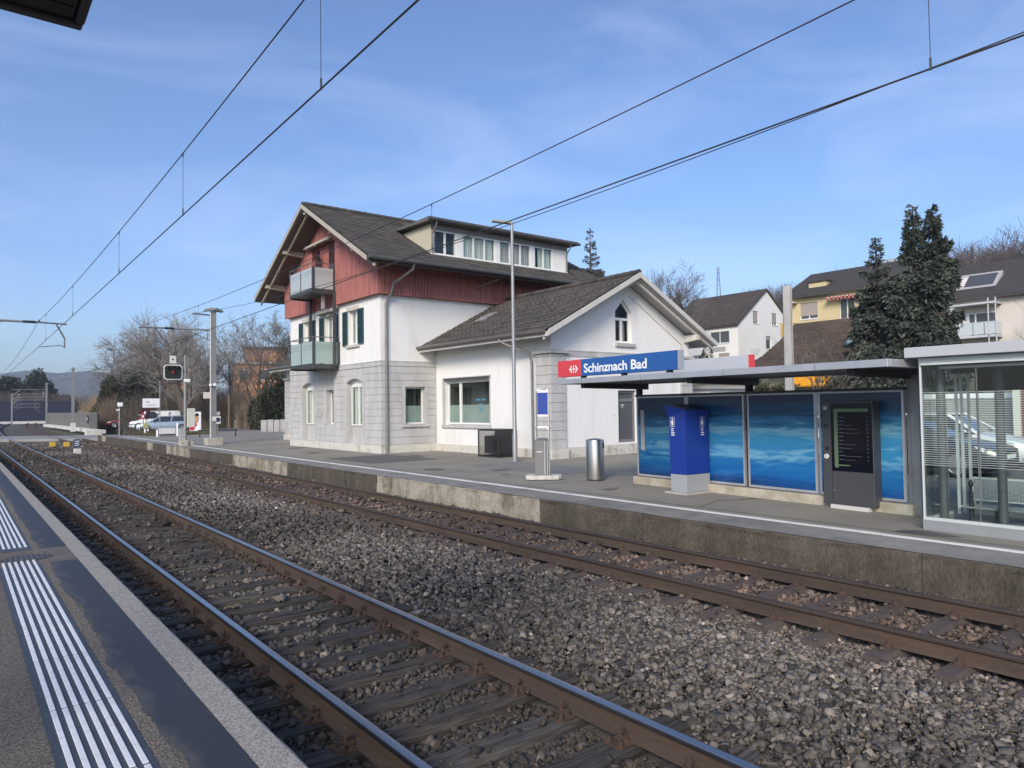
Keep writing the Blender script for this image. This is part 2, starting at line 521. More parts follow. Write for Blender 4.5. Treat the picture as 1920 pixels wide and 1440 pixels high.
def platforms():
    asp = mat('platform_asphalt', (.25, .235, .195), .9, col2=(.185, .175, .148), scale=.55, bump=.25, bscale=90, fine=.22, thr=(.4, .7))
    edge = mat('edge_concrete', (.26, .25, .225), .9, col2=(.16, .155, .145), scale=1.6, bump=.3, bscale=70, fine=.25)
    white = mat('line_white', (.72, .72, .69), .7, col2=(.42, .42, .40), scale=2.2, thr=(.52, .75), fine=.12, bscale=30)
    # far platform
    p = MB().box((9.55, -14, -.4), (40, 66, GZ)).build('platform_far', asp, kind='structure')
    lightb = mat('block_light', (.34, .31, .25), .95, col2=(.12, .097, .07), scale=2.2, stretch=(1, 1, .6), thr=(.44, .7), bump=.5, bscale=40, fine=.25)
    darkb = mat('block_dark', (.098, .083, .062), .95, col2=(.050, .041, .031), scale=1.9, stretch=(1, 1.4, .55), thr=(.34, .68), bump=.6, bscale=30, fine=.35)
    ys = [-8, -5, -2.2, 1.0, 3.88, 5.92, 8.4, 11.14, 12.05, 12.84, 13.78, 15.13, 16.6, 18.26, 20.2, 22.1, 23.7, 25.0, 26.2, 28.0, 29.4, 31.4]
    while ys[-1] < 66: ys.append(ys[-1] + random.uniform(1.3, 2.6))
    for i, (a, b) in enumerate(zip(ys[:-1], ys[1:])):
        light = 11 < a < 18 or (a > 24 and random.random() < .35)
        rec = .035 if light else random.uniform(-.015, .015)
        mb = MB()
        # a rough front face, a few steps along and up
        n = max(3, int((b-a)/.22)); zz = [-.42, -.2, -.05, .08, .2, .262, GZ-.004]
        k = len(mb.v)
        for z in zz:
            for j in range(n+1):
                y = a + .006 + (b-a-.012)*j/n
                e = random.uniform(-.012, .012) if z < .26 else random.uniform(-.02, .012)
                mb.v.append((9.37 + rec + e + (.02 if z > .27 else 0), y, z + random.uniform(-.004, .004)*(z < .27)))
        for r_ in range(len(zz)-1):
            for j in range(n):
                q = k + r_*(n+1) + j
                mb.f.append((q+1, q, q+n+1, q+n+2)); mb.m.append(0)
        e = len(mb.v); top = k + (len(zz)-1)*(n+1)
        mb.v += [(9.56, a+.006, GZ-.004), (9.56, b-.006, GZ-.004), (9.56, a+.006, -.42), (9.56, b-.006, -.42)]
        mb.f.append(tuple([e] + [top+j for j in range(n+1)] + [e+1])); mb.m.append(0)
        mb.f.append(tuple([k + r_*(n+1) for r_ in range(len(zz))] + [e, e+2])); mb.m.append(0)
        mb.f.append(tuple([k + n + r_*(n+1) for r_ in range(len(zz))] + [e+1, e+3])); mb.m.append(0)
        mb.build('wall_block', lightb if light else darkb, p)
    mb = MB(); y = -8.
    vs = []
    while y <= 66:
        vs += [(9.40 + random.uniform(-.02, .015), y, GZ+.004), (10.24, y, GZ+.004)]; y += .4
    mb.add(vs, [(2*i, 2*i+1, 2*i+3, 2*i+2) for i in range(len(vs)//2-1)])
    mb.build('edge_band', edge, p)
    y = -6.
    while y < 64:
        l = .98
        e = random.uniform(-.008, .008)
        MB().box((10.26+e, y, GZ+.001), (10.39+e, y+l-.012, GZ+.008)).build('white_line', white, p)
        y += l
    seam = mat('tar_seam', (.05, .048, .045), .8)
    mb = MB(); vs = []; y = -6.
    while y < 40:
        x = 10.66 + .015*math.sin(y*1.3) + random.uniform(-.006, .006)
        vs += [(x, y, GZ+.004), (x+.022, y, GZ+.004)]; y += .35
    mb.add(vs, [(2*i, 2*i+1, 2*i+3, 2*i+2) for i in range(len(vs)//2-1)]); mb.build('tar_seam', seam, p)
    stain = mat('damp_stain', (.085, .08, .07), .55, var=.2, scale=6)
    def blob(c, a, b, n=26, rot=0., z=GZ+.005):
        mb = MB(); pts = []
        for i in range(n):
            t = 2*math.pi*i/n; k = 1 + .13*math.sin(3*t+1) + .08*math.sin(7*t)
            x, y = a*k*math.cos(t), b*k*math.sin(t)
            pts.append((c[0] + x*math.cos(rot) - y*math.sin(rot), c[1] + x*math.sin(rot) + y*math.cos(rot), z))
        mb.add(pts, [tuple(range(n))]); return mb
    blob((10.86, 4.42), .17, .38, rot=.1).build('damp_stain', stain, p)
    patch = mat('asphalt_patch', (.12, .115, .108), .92, var=.25, scale=3, bump=.25, bscale=90, fine=.2)
    MB().box((11.2, 22.2, GZ+.002), (13.9, 26.0, GZ+.006)).build('asphalt_patch', patch, p)
    MB().box((13.0, 14.6, GZ+.002), (15.2, 19.2, GZ+.006)).build('asphalt_patch', mat('asphalt_patch_pale', (.21, .205, .195), .92, var=.2, scale=2, bump=.2, bscale=90, fine=.2), p)
    for pts in ([(11.0, 13.2), (12.6, 12.9), (13.4, 13.5), (15.5, 13.1)], [(10.7, 21.0), (12.4, 20.6), (14.0, 20.9), (16.4, 20.4)], [(10.7, 8.2), (11.6, 8.5), (12.6, 8.1)], [(12.2, 27.5), (12.6, 31.0), (12.3, 36.0), (12.7, 44.0)], [(10.7, 33.0), (12.4, 33.4), (13.9, 33.1)]):
        mb = MB(); vs = []; fine_ = []
        for (xa, ya), (xb, yb) in zip(pts[:-1], pts[1:]):
            m_ = max(3, int(math.hypot(xb-xa, yb-ya)/.12))
            for j in range(m_): t = j/m_; fine_.append((xa+(xb-xa)*t+random.uniform(-.02, .02), ya+(yb-ya)*t+random.uniform(-.02, .02)))
        for x, y in fine_:
            w_ = random.uniform(.005, .014); vs += [(x-w_, y-w_, GZ+.007), (x+w_, y+w_, GZ+.007)]
        mb.add(vs, [(2*i, 2*i+1, 2*i+3, 2*i+2) for i in range(len(fine_)-1)]); mb.build('crack', seam, p, fix=False)
    for c, a_, b_, r_ in (((12.9, 17.0), .5, .25, .4), ((14.2, 24.3), .7, .3, 1.2), ((11.6, 11.3), .3, .12, .2), ((13.3, 34.0), .8, .35, .7), ((12.0, 15.7), .18, .10, 0)):
        blob(c, a_, b_, rot=r_, z=GZ+.0075).build('oil_stain', mat('oil_stain', (.15, .14, .12), .8, var=.3, scale=9, fine=.2), p)
    for c in ((11.5, 18.6), (12.2, 29.5)):
        mb = MB(); mb.prism([(c[0]+.3*math.cos(R(t)), c[1]+.3*math.sin(R(t))) for t in range(0, 360, 15)], 'z', GZ-.01, GZ+.009); mb.build('manhole_cover', mat('cast_iron_far', (.10, .095, .09), .6, metal=.3, var=.3, scale=12, bump=.5, bscale=40), p)
    # car park paving beside the shelters
    pav = mat('paving', (.17, .165, .155), .85, var=.3, scale=1.2, fine=.2, bscale=30)
    cp = MB().box((13.6, -14, GZ-.05), (33, 10.5, GZ+.004)).build('car_park', pav, kind='structure')
    mb = MB()
    for i in range(34):
        for j in range(58):
            x, y = 14.0 + i*.26 + (.13 if j % 2 else 0), -1.0 + j*.135
            h = random.uniform(.010, .018)
            mb.box((x, y, GZ+.003), (x+.245, y+.12, GZ+h))
    mb.build('paving_stones', mat('paving_stone', (.20, .195, .185), .8, var=.35, scale=3.5, fine=.25, bscale=40), cp, kind='stuff')

    # near platform
    rough = mat('near_asphalt', (.185, .162, .132), .95, col2=(.09, .08, .067), scale=55, bump=.9, bscale=120, fine=.45, thr=(.4, .6))
    q = MB().box((-7, -14, -.4), (1.13, 66, .495)).build('platform_near', rough, kind='structure')
    kerb = mat('kerb_aggregate', (.42, .39, .35), .9, col2=(.20, .185, .165), scale=95, bump=.6, bscale=130, fine=.3, thr=(.42, .58))
    y = -6.1
    while y < 66:
        mb = MB(); l = 1.86; n = 12
        k = 0
        for x, z in ((1.134, .44), (1.134, .50), (1.30, .50), (1.318, .488), (1.318, .40), (1.27, .38), (1.27, -.4)):
            for j in range(n+1):
                e = random.uniform(-.004, .004) if .1 < z < .49 or x > 1.2 else 0
                mb.v.append((x + e, y + .008 + (l-.016)*j/n, z))
        for a in range(6):
            for j in range(n): mb.f.append((a*(n+1)+j, a*(n+1)+j+1, (a+1)*(n+1)+j+1, (a+1)*(n+1)+j)); mb.m.append(0)
        mb.f.append(tuple(a*(n+1) for a in range(7))); mb.m.append(0)
        mb.f.append(tuple(a*(n+1)+n for a in range(7))); mb.m.append(0)
        mb.build('kerb_slab', kerb, q); y += l
    # dark worn coating: two stretches with the drain between
    cm = mat('dark_coating', (.026, .027, .034), .6, col2=(.066, .061, .057), scale=7, stretch=(1.6, .5, 1), thr=(.50, .70), bump=.2, bscale=150, fine=.25, detail=9)
    # worn through towards the strip side, where people walk
    nt = cm.node_tree; tcn = next(n_ for n_ in nt.nodes if n_.type == 'TEX_COORD'); mrn = next(n_ for n_ in nt.nodes if n_.type == 'MAP_RANGE')
    sx = nt.nodes.new('ShaderNodeSeparateXYZ'); nt.links.new(tcn.outputs['Object'], sx.inputs[0])
    wr = nt.nodes.new('ShaderNodeMapRange'); wr.inputs['From Min'].default_value = .84; wr.inputs['From Max'].default_value = 1.02; wr.inputs['To Min'].default_value = .17; wr.inputs['To Max'].default_value = -.12
    nt.links.new(sx.outputs['X'], wr.inputs['Value'])
    ad = nt.nodes.new('ShaderNodeMath'); ad.operation = 'ADD'; src = mrn.inputs['Value'].links[0].from_socket
    nt.links.new(src, ad.inputs[0]); nt.links.new(wr.outputs['Result'], ad.inputs[1]); nt.links.new(ad.outputs[0], mrn.inputs['Value'])
    for a, b in ((-6, 9.45), (10.5, 66)):
        mb = MB(); n = 700 if a < 0 else 300; vs = []
        for i in range(n+1):
            y = a + (b-a)*i/n
            e = .018*math.sin(y*2.1) + .012*math.sin(y*5.3+1) + .010*math.sin(y*13.7) + random.uniform(-.012, .012)
            vs += [(.855 + e, y, .499), (1.131, y, .499)]
        mb.add(vs, [(2*i, 2*i+1, 2*i+3, 2*i+2) for i in range(n)]); mb.build('dark_coating', cm, q)
        MB().box((.395, a, .494), (.775, b, .500)).build('guide_strip_base', mat('guide_base', (.045, .052, .066), .55, var=.3, scale=3, fine=.15), q)
    tw = mat('guide_white', (.66, .68, .70), .55, col2=(.44, .45, .46), scale=7, detail=9, thr=(.5, .75), fine=.08, bscale=60)
    me = None
    ybase = -6.19
    for k in range(26):
        y = ybase + k*.995
        if 9.2 < y < 10.2: continue
        for s in range(6):
            x = .452 + s*.0556
            if me is None:
                o = MB().box((-.0135, 0, 0), (.0135, .975, .006)).build('guide_strip', tw, q, bevel=.002, loc=(x, y, .500)); me = o.data
            else: o = link('guide_strip', me, q, loc=(x, y, .500), bevel=.002)
    far = MB()
    for s in range(6):
        x = .452 + s*.0556; far.box((x-.0135, 19.7, .5), (x+.0135, 64, .506))
    far.build('far_guide_strips', tw, q, kind='stuff')
    agg = mat('aggregate_seam', (.22, .19, .15), .95, col2=(.09, .08, .07), scale=60, bump=1., bscale=90, fine=.5, thr=(.4, .6))
    MB().box((.777, -6, .49), (.86, 66, .4975)).build('aggregate_seam', agg, q)
    # drain grate across the strips
    g = MB(); pts = []
    for i in range(20):
        t = 2*math.pi*i/20; pts.append((.68 + .25*math.cos(t), 9.9 + .21*math.sin(t)))
    g.prism(pts, 'z', .494, .503)
    gr = g.build('drain_cover', mat('cast_iron', (.07, .055, .05), .6, metal=.3, var=.3, scale=8), q)
    sl = MB()
    for i in range(9):
        xx = .68 - .2 + .05*i; hh = .2*math.sqrt(max(.05, 1-((xx-.68)/.25)**2))
        sl.box((xx-.012, 9.9-hh*.85, .5025), (xx+.012, 9.9+hh*.85, .5055))
    sl.build('drain_rib', mat('cast_iron_rib', (.10, .085, .08), .5, metal=.4), gr)
    MB().box((.86, 9.46, .494), (1.13, 10.49, .4985)).build('asphalt_patch', mat('brown_patch', (.13, .12, .105), .9, var=.3, scale=9, bump=.4, bscale=120, fine=.25), q)
platforms()

def tracks():
    bed = mat('ballast_bed', (.095, .085, .072), .95, col2=(.05, .045, .038), scale=1.2, bump=1, bscale=30, fine=.5)
    mb = MB(); vs = []
    ys = list(range(-10, 61, 2)) + list(range(64, 320, 6))
    for y in ys:
        o = cx(y)
        vs += [(1.25 if y < 66 else -4 + o, y, -.24), (9.5 + o, y, -.24)]
    mb.add(vs, [(2*i, 2*i+1, 2*i+3, 2*i+2) for i in range(len(ys)-1)])
    mb.build('track_bed', bed, kind='structure', fix=False)
    prof = [(-.030,0),(-.012,.003),(.012,.003),(.030,0),(.036,-.010),(.034,-.036),(.010,-.050),(.008,-.128),(.066,-.147),(.068,-.160),(-.068,-.160),(-.066,-.147),(-.008,-.128),(-.010,-.050),(-.034,-.036),(-.036,-.010)]
    rust = mat('rail_rust', (.090, .060, .042), .88, col2=(.050, .035, .027), scale=2.0, stretch=(1, .3, 2), bump=.15, bscale=60, fine=.2)
    shiny = mat('rail_running_face', (.46, .45, .45), .32, metal=1., var=.25, scale=1.5, stretch=(6, .2, 1))
    dull = mat('rail_dull_face', (.075, .055, .045), .55, metal=.3, var=.3, scale=2, stretch=(4, .3, 1))
    def rail(x, par, face):
        mb = MB()
        ys = [-6, -2, 0, 2, 4, 6, 8, 10, 15, 20, 30, 40, 50, 60] + list(range(66, 300, 6))
        n = len(prof)
        for y in ys:
            for a, z in prof: mb.v.append((x + cx(y) + a, y, z))
        for i in range(len(ys)-1):
            for j in range(n):
                mb.f.append((i*n+j, i*n+(j+1) % n, (i+1)*n+(j+1) % n, (i+1)*n+j))
                mb.m.append(1 if j in (0, 1, 2, 3, 14, 15) else 0)
        return mb.build('rail', [rust, face], par, smooth=True)
    # wooden sleepers: a handful of weathered shapes
    wood = [mat('sleeper_wood_%s' % w, c, .9, col2=c2, scale=6, stretch=(.25, 3, 3), bump=1., bscale=14, fine=.5, thr=(.38, .62), detail=10)
            for w, c, c2 in (('dark', (.060, .053, .046), (.020, .018, .017)), ('grey', (.095, .084, .073), (.028, .025, .022)), ('brown', (.072, .059, .048), (.024, .020, .018)))]
    def sleeper_mesh(i):
        rng = random.Random(i)
        mb = MB(); nx = 22
        cr = [rng.uniform(-.08, .08) for _ in range(rng.choice((1, 2, 2)))]
        ws = sorted(set([-.125, -.1, -.05, 0, .05, .1, .125] + [c for c in cr] + [c-.012 for c in cr] + [c+.012 for c in cr]))
        k = 0
        for a in range(nx+1):
            x = -1.25 + 2.5*a/nx
            wob = rng.uniform(-.006, .006)
            for b, w in enumerate(ws):
                z = rng.uniform(-.004, .004) + wob
                if any(abs(w-c) < 1e-6 for c in cr): z -= rng.choice((.006, .02, .035))
                if abs(w) > .12: z -= .012
                mb.v.append((x, w + rng.uniform(-.004, .004), z))
        n = len(ws)
        for a in range(nx):
            for b in range(n-1): mb.f.append((a*n+b, (a+1)*n+b, (a+1)*n+b+1, a*n+b+1)); mb.m.append(0)
        lo = len(mb.v)
        mb.v += [(-1.25, -.125, -.12), (1.25, -.125, -.12), (1.25, .125, -.12), (-1.25, .125, -.12)]
        mb.f.append(tuple([lo, lo+1] + [a*n for a in range(nx, -1, -1)])); mb.m.append(0)
        mb.f.append(tuple([lo+2, lo+3] + [a*n+n-1 for a in range(nx+1)])); mb.m.append(0)
        mb.f.append(tuple([lo+3, lo] + list(range(n)))); mb.m.append(0)
        mb.f.append(tuple([lo+1, lo+2] + [nx*n+b for b in range(n-1, -1, -1)])); mb.m.append(0)
        return mb.mesh('sleeper', wood[i % 3])
    SM = [sleeper_mesh(i) for i in range(7)]
    fr = mat('fastening_rust', (.095, .056, .040), .9, col2=(.045, .030, .024), scale=14, bump=.3, bscale=60, fine=.25)
    fb = MB()
    fb.box((-.19, -.08, 0), (.19, .08, .014))
    for sx in (-1, 1):
        fb.box((sx*.075, -.055, .014), (sx*.10, .055, .05))
        fb.box((sx*.05, -.03, .03), (sx*.135, .03, .048))
        fb.lathe([(.016, 0), (.016, .045), (.027, .046), (.027, .066), (.012, .067), (.012, .085)], (sx*.105, 0, .03), 6)
        for sy in (-1, 1): fb.lathe([(.024, 0), (.024, .01), (.014, .012), (.014, .03)], (sx*.16, sy*.055, .014), 6)
    FM = fb.mesh('rail_fastening', fr)
    t1 = thing('railway_track', 'track with bright worn rails on dark wooden sleepers beside the near platform edge', 'railway track', (3.0, 0, 0))
    for s in (-.75, .75): rail(s, t1, shiny)
    n = 0; y = -1.11
    while y < 62:
        o = link('sleeper', SM[(n*5 + n//7) % 7], t1, loc=(random.uniform(-.03, .03), y, -.176), rot=(0, 0, random.uniform(-.012, .012)))
        if y < 40:
            for s in (-.75, .75): link('rail_fastening', FM, o, loc=(s, 0, .002))
        y += .5755; n += 1
    t2 = thing('railway_track', 'track with dull brown rails on rusty steel sleepers below the far platform wall', 'railway track', (7.8, 0, 0))
    for s in (-.75, .75): rail(s, t2, dull)
    steel = mat('sleeper_steel', (.105, .082, .072), .7, col2=(.065, .05, .043), scale=3, bump=.1, bscale=40, fine=.15)
    sb = MB(); sb.hexa([(-1.2,-.13,-.1),(1.2,-.13,-.1),(1.2,.13,-.1),(-1.2,.13,-.1)], [(-1.2,-.075,0),(1.2,-.075,0),(1.2,.075,0),(-1.2,.075,0)])
    sm = sb.mesh('sleeper', steel)
    cb = MB(); cb.box((-.14, -.05, -.008), (.14, .05, .002))
    for sx in (-1, 1):
        cb.box((sx*.06, -.035, 0), (sx*.12, .035, .03)); cb.lathe([(.016, 0), (.016, .03), (.008, .031), (.008, .05)], (sx*.10, 0, .028), 6)
    CM = cb.mesh('rail_fastening', fr)
    y = -2.2
    while y < 62:
        o = link('sleeper', sm, t2, loc=(0, y, -.163))
        if y < 40:
            for s in (-.75, .75): link('rail_fastening', CM, o, loc=(s, 0, .004))
        y += .6
    # past the crossing the two tracks go on
    for t, c in ((t1, wood[0]), (t2, steel)):
        mb = MB(); y = 80.
        while y < 240:
            x = cx(y); mb.box((x-1.25, y-.1, -.25), (x+1.25, y+.1, -.17)); y += .6
        mb.build('far_sleepers', c, t, kind='stuff')
tracks()

def ballast():
    """crushed stone, each one a little solid, thinning to coarse shapes away from the platform"""
    rng = RNG
    ph = (1 + 5**.5)/2
    ico = np.array([(-1,ph,0),(1,ph,0),(-1,-ph,0),(1,-ph,0),(0,-1,ph),(0,1,ph),(0,-1,-ph),(0,1,-ph),(ph,0,-1),(ph,0,1),(-ph,0,-1),(-ph,0,1)], float)/1.9
    icf = np.array([(0,11,5),(0,5,1),(0,1,7),(0,7,10),(0,10,11),(1,5,9),(5,11,4),(11,10,2),(10,7,6),(7,1,8),(3,9,4),(3,4,2),(3,2,6),(3,6,8),(3,8,9),(4,9,5),(2,4,11),(6,2,10),(8,6,7),(9,8,1)])
    cub = np.array([(-1,-1,-1),(1,-1,-1),(1,1,-1),(-1,1,-1),(-1,-1,1),(1,-1,1),(1,1,1),(-1,1,1)], float)*.62
    cuf = np.array([(0,2,1),(0,3,2),(4,5,6),(4,6,7),(0,1,5),(0,5,4),(1,2,6),(1,6,5),(2,3,7),(2,7,6),(3,0,4),(3,4,7)])
    octv = np.array([(1,0,0),(-1,0,0),(0,1,0),(0,-1,0),(0,0,1),(0,0,-1)], float)
    octf = np.array([(0,2,4),(2,1,4),(1,3,4),(3,0,4),(2,0,5),(1,2,5),(3,1,5),(0,3,5)])
    def field(x, y):
        return (np.sin(x*1.1 + .6*np.sin(y*.7)) + np.sin(y*.83 + 1.3*np.sin(x*.9)) + np.sin((x+y)*.47+2))/3
    def bands(n, x0, x1, y0, y1, size, base, faces):
        x = rng.uniform(x0, x1, n); y = rng.uniform(y0, y1, n)
        s = size * np.clip(rng.lognormal(0, .33, n), .45, 1.9)
        keep = np.ones(n, bool)
        for r_ in (2.25, 3.75, 7.05, 8.55): keep &= np.abs(x - r_) > .085
        d1 = np.abs(((y + 1.11 + .5755/2) % .5755) - .5755/2); on1 = (x > 1.75) & (x < 4.25) & (d1 < .125)
        d2 = np.abs(((y + 2.2 + .3) % .6) - .3); on2 = (x > 6.6) & (x < 9.0) & (d2 < .12)
        far = np.clip((y-6)/40, 0, .5)
        keep &= ~(on1 & (rng.random(n) > .035 + far*.4)); keep &= ~(on2 & (rng.random(n) > .03 + far))
        z = np.full(n, -.214) + rng.uniform(-.012, .026, n)
        mid = np.clip(1 - np.abs(x-5.4)/1.1, 0, 1)
        z += .05*mid + .018*field(x*1.7, y*1.7)
        z[(x > 1.7) & (x < 4.3)] -= .026; z[(x > 6.5) & (x < 9.1)] -= .012
        z[on1] = -.165 + .3*s[on1]; z[on2] = -.155 + .3*s[on2]
        x, y, s, z, on2, far = (a[keep] for a in (x, y, s, z, on2, far)); n = len(x)
        R3 = rot_mats(n, rng)
        sc = rng.uniform(.5, 1.35, (n, 1, 3)); jit = rng.uniform(.66, 1.28, (n, len(base), 1))
        V = base[None]*sc*jit
        if len(base) == 8: V = V + rng.normal(0, .13, V.shape)
        V = np.einsum('nij,nvj->nvi', R3, V)
        V[:, :, 2] *= .85
        V = V*s[:, None, None] + np.stack([x, y, z], 1)[:, None, :]
        f = field(x, y)
        b = np.clip(rng.normal(.100, .046, n), .025, .34)*(1 + .40*np.clip(f*1.6, -1, 1))
        b[rng.random(n) < .03] *= 2.0
        warm = rng.uniform(0, 1, n)
        c = np.stack([b*(1.03 + .07*warm), b*(.955 + .01*warm), b*(.865 - .06*warm)], 1)
        t2 = np.exp(-((x-7.8)/1.0)**2); t1 = np.exp(-((x-3.75)/.28)**2) + np.exp(-((x-2.25)/.28)**2)
        k = np.clip(.55*t2 + .5*t1 + .18*rng.random(n), 0, .8)[:, None]
        c = c*(1-k) + c*np.array([.95, .62, .46])*k
        c *= (1 - .28*np.clip(t1 + np.exp(-((x-3)/.9)**2)*.6, 0, 1))[:, None]
        F = (faces[None] + (np.arange(n)*len(base))[:, None, None]).reshape(-1, 3)
        return V.reshape(-1, 3), F, np.repeat(c, len(base), 0)
    parts = [bands(9000, 1.3, 9.4, -1.2, 6, .0265, ico, icf), bands(20000, 1.3, 9.4, -1.2, 6, .0285, cub, cuf), bands(24000, 1.3, 9.4, 6, 13, .032, cub, cuf),
             bands(13000, 4.0, 9.4, 1, 7, .027, cub, cuf), bands(34000, 1.3, 9.4, .4, 7.5, .0125, octv, octf),
             bands(26000, 1.3, 9.4, 13, 28, .040, octv, octf), bands(24000, 1.3, 9.4, 28, 66, .055, octv, octf)]
    Vs, Fs, Cs, k = [], [], [], 0
    for V, F, c in parts:
        Vs.append(V); Fs.append(F + k); Cs.append(c); k += len(V)
    m = mat('ballast_stone', (.22, .21, .195), .92, attr='Col', fine=.28, bscale=45, bump=.4)
    # a pale stick lying on the stones
    MB().box((-.045, -.005, -.004), (.045, .005, .004)).build('white_stick', mat('sign_white_stick', (.7, .7, .66), .6), None, loc=(4.02, .82, -.135), rot=(.1, 0, -.6))
    tag(bpy.data.objects['white_stick'], 'small white stick lying on the ballast at the lower right', 'stick')
    me = np_mesh('ballast', np.concatenate(Vs), np.concatenate(Fs), m, np.concatenate(Cs))
    link('ballast', me, kind='stuff')['label'] = 'grey and rusty crushed stone ballast around the tracks'
ballast()

def weeds():
    rng = np.random.default_rng(3); n = 5200
    x = np.concatenate([9.34 - np.abs(rng.normal(0, .09, n-900)), rng.uniform(1.9, 9, 900)]); y = np.concatenate([rng.uniform(-1, 40, n-900), rng.uniform(1, 16, 900)])
    keep = (np.sin(y*1.7) + np.sin(y*.63+2) + rng.normal(0, .5, n) > .35) | (x < 9); x, y = x[keep], y[keep]; n = len(x)
    P = np.stack([x, y, np.full(n, -.21)], 1); D = np.stack([rng.normal(-.1, .5, n), rng.normal(0, .5, n), rng.uniform(.4, 1.2, n)], 1); D /= np.linalg.norm(D, axis=1)[:, None]
    s = rng.uniform(.04, .13, n); side = np.cross(D, rng.normal(size=(n, 3))); side /= np.linalg.norm(side, axis=1)[:, None]
    w = side*(s*.035)[:, None]; m_ = P + D*(s*.55)[:, None]; b = P + D*s[:, None] + np.stack([0*s, 0*s, -s*.15], 1)
    V = np.stack([P-w, P+w, m_+w, b, m_-w], 1).reshape(-1, 3); F = np.concatenate([np.arange(n)[:, None]*5 + np.array([0, 1, 2, 4]), np.arange(n)[:, None]*5 + np.array([4, 2, 3, 3])])
    F = F[:n]
    o = link('dry_weeds', np_mesh('dry_weeds', V, F, mat('dry_weed', (.19, .145, .075), .9, col2=(.09, .085, .04), scale=2)), kind='stuff'); o['label'] = 'dry weeds along the foot of the far platform wall'
weeds()

def crossing():
    m = mat('crossing_asphalt', (.27, .265, .255), .9, var=.2, scale=.6, fine=.15, bscale=20)
    mb = MB()
    mb.prism([(16, 63.5), (16, 74), (-12, 99), (-12, 87.5)], 'z', -.25, -.03)
    mb.build('level_crossing', m, kind='structure')
    m2 = mat('road_asphalt', (.17, .168, .165), .9, var=.25, scale=.3, fine=.15, bscale=15)
    mb = MB(); mb.prism([(16, 61.5), (40, 58), (46, 66), (44, 110), (36, 112), (30, 84), (16, 75)], 'z', -.2, GZ-.01)
    mb.build('road', m2, kind='structure')
crossing()
def haze():
    m = bpy.data.materials.new('haze'); m.use_nodes = True
    nt = m.node_tree; nt.nodes.clear()
    out = nt.nodes.new('ShaderNodeOutputMaterial'); v = nt.nodes.new('ShaderNodeVolumePrincipled')
    v.inputs['Color'].default_value = (.82, .89, 1., 1); v.inputs['Density'].default_value = .00035; v.inputs['Anisotropy'].default_value = .2
    nt.links.new(v.outputs[0], out.inputs['Volume'])
    MB().box((-905, -405, -1.6), (1010, 2260, 135)).build('haze', m, kind='stuff')
haze()
# ------------------------------------------------------------------ station building
PL_W = lambda: mat('plaster_white', (.75, .745, .73), .92, col2=(.62, .60, .56), scale=1.3, stretch=(1.4, 1.4, .28), detail=9, bump=.15, bscale=60, fine=.05, thr=(.50, .82))
PL_G = lambda: mat('paint_grey', (.50, .50, .495), .9, col2=(.40, .395, .38), scale=1.6, stretch=(1.3, 1.3, .4), detail=9, bump=.12, bscale=50, fine=.06)
PL_B = lambda: mat('plinth_stone', (.56, .54, .49), .95, col2=(.30, .27, .20), scale=2.6, bump=.6, bscale=25, fine=.15, thr=(.52, .72))
TILE = lambda: mat('roof_tile', (.078, .069, .060), .85, col2=(.045, .041, .037), scale=1.1, bump=.35, bscale=40, fine=.22, piece=.28)
FASC = lambda: mat('fascia_beige', (.43, .395, .33), .75, var=.12, scale=2)
SOFF = lambda: mat('soffit_board', (.16, .125, .10), .8, var=.3, scale=5, stretch=(1, 6, 1))
METAL = lambda: mat('gutter_metal', (.13, .125, .12), .5, metal=.5, var=.2, scale=3)
PIPE = lambda: mat('downpipe_metal', (.30, .285, .27), .45, metal=.6, var=.2, scale=3)

def tile_mesh(w, l):
    """an interlocking tile: a roll, a pan and a thick front edge"""
    xs = [(0, .0), (.05, .026), (.10, .004), (.17, .0), (.22, .012), (w-.004, .004)]
    mb = MB(); k = 0
    for x, z in xs: mb.v += [(x, -.03, z+.022), (x, l, z-.006), (x, -.03, z-.002)]
    n = len(xs)
    for i in range(n-1):
        a = i*3; b = a+3
        mb.f += [(a, b, b+1, a+1), (a+2, b+2, b, a)]; mb.m += [0, 0]
    return mb.mesh('tile', TILE())
def tiled_slope(roof, o, e, u, L, SL, near=300, skip=None, w=.30, l=.345):
    """tiles on a slope: e along the eave, u up the slope; the ones that show largest are single tiles"""
    o, e, u = Vector(o), Vector(e).normalized(), Vector(u).normalized()
    n = e.cross(u)
    if n.z < 0: n = -n
    me = tile_mesh(w, l)
    A = []
    nx, ny = int(L/w), int(SL/l)
    for j in range(ny):
        for i in range(nx):
            p = o + e*(i*w) + u*(j*l)
            c = p + e*w*.5 + u*l*.5
            if skip and skip(c): continue
            A.append((p, (c - Vector((0, 0, 2.15))).length))
    A.sort(key=lambda t: t[1])
    M = Matrix((e, u, n)).transposed().to_4x4() if e.cross(u).dot(n) > 0 else Matrix((e, u, n)).transposed().to_4x4()
    flip = e.cross(u).dot(n) < 0
    def mtx(p):
        tilt = random.uniform(-.012, .012)
        q = M.copy(); q.translation = p + n*(.03 + random.uniform(0, .006))
        return q
    for p, d in A[:near]:
        t = bpy.data.objects.new('tile', me); COL.objects.link(t); t.parent = roof
        t.matrix_local = mtx(p)
    rest = A[near:]
    if rest:
        V0 = np.array([v.co[:] for v in me.vertices]); F0 = np.array([p.vertices[:] for p in me.polygons])
        Vs = []; 
        for p, d in rest:
            q = np.array(mtx(p)); Vs.append(V0 @ q[:3, :3].T + q[:3, 3])
        V = np.concatenate(Vs); F = (F0[None] + (np.arange(len(rest))*len(V0))[:, None, None]).reshape(-1, 4)
        link('roof_tiles', np_mesh('roof_tiles', V, F, TILE()), roof, kind='stuff')

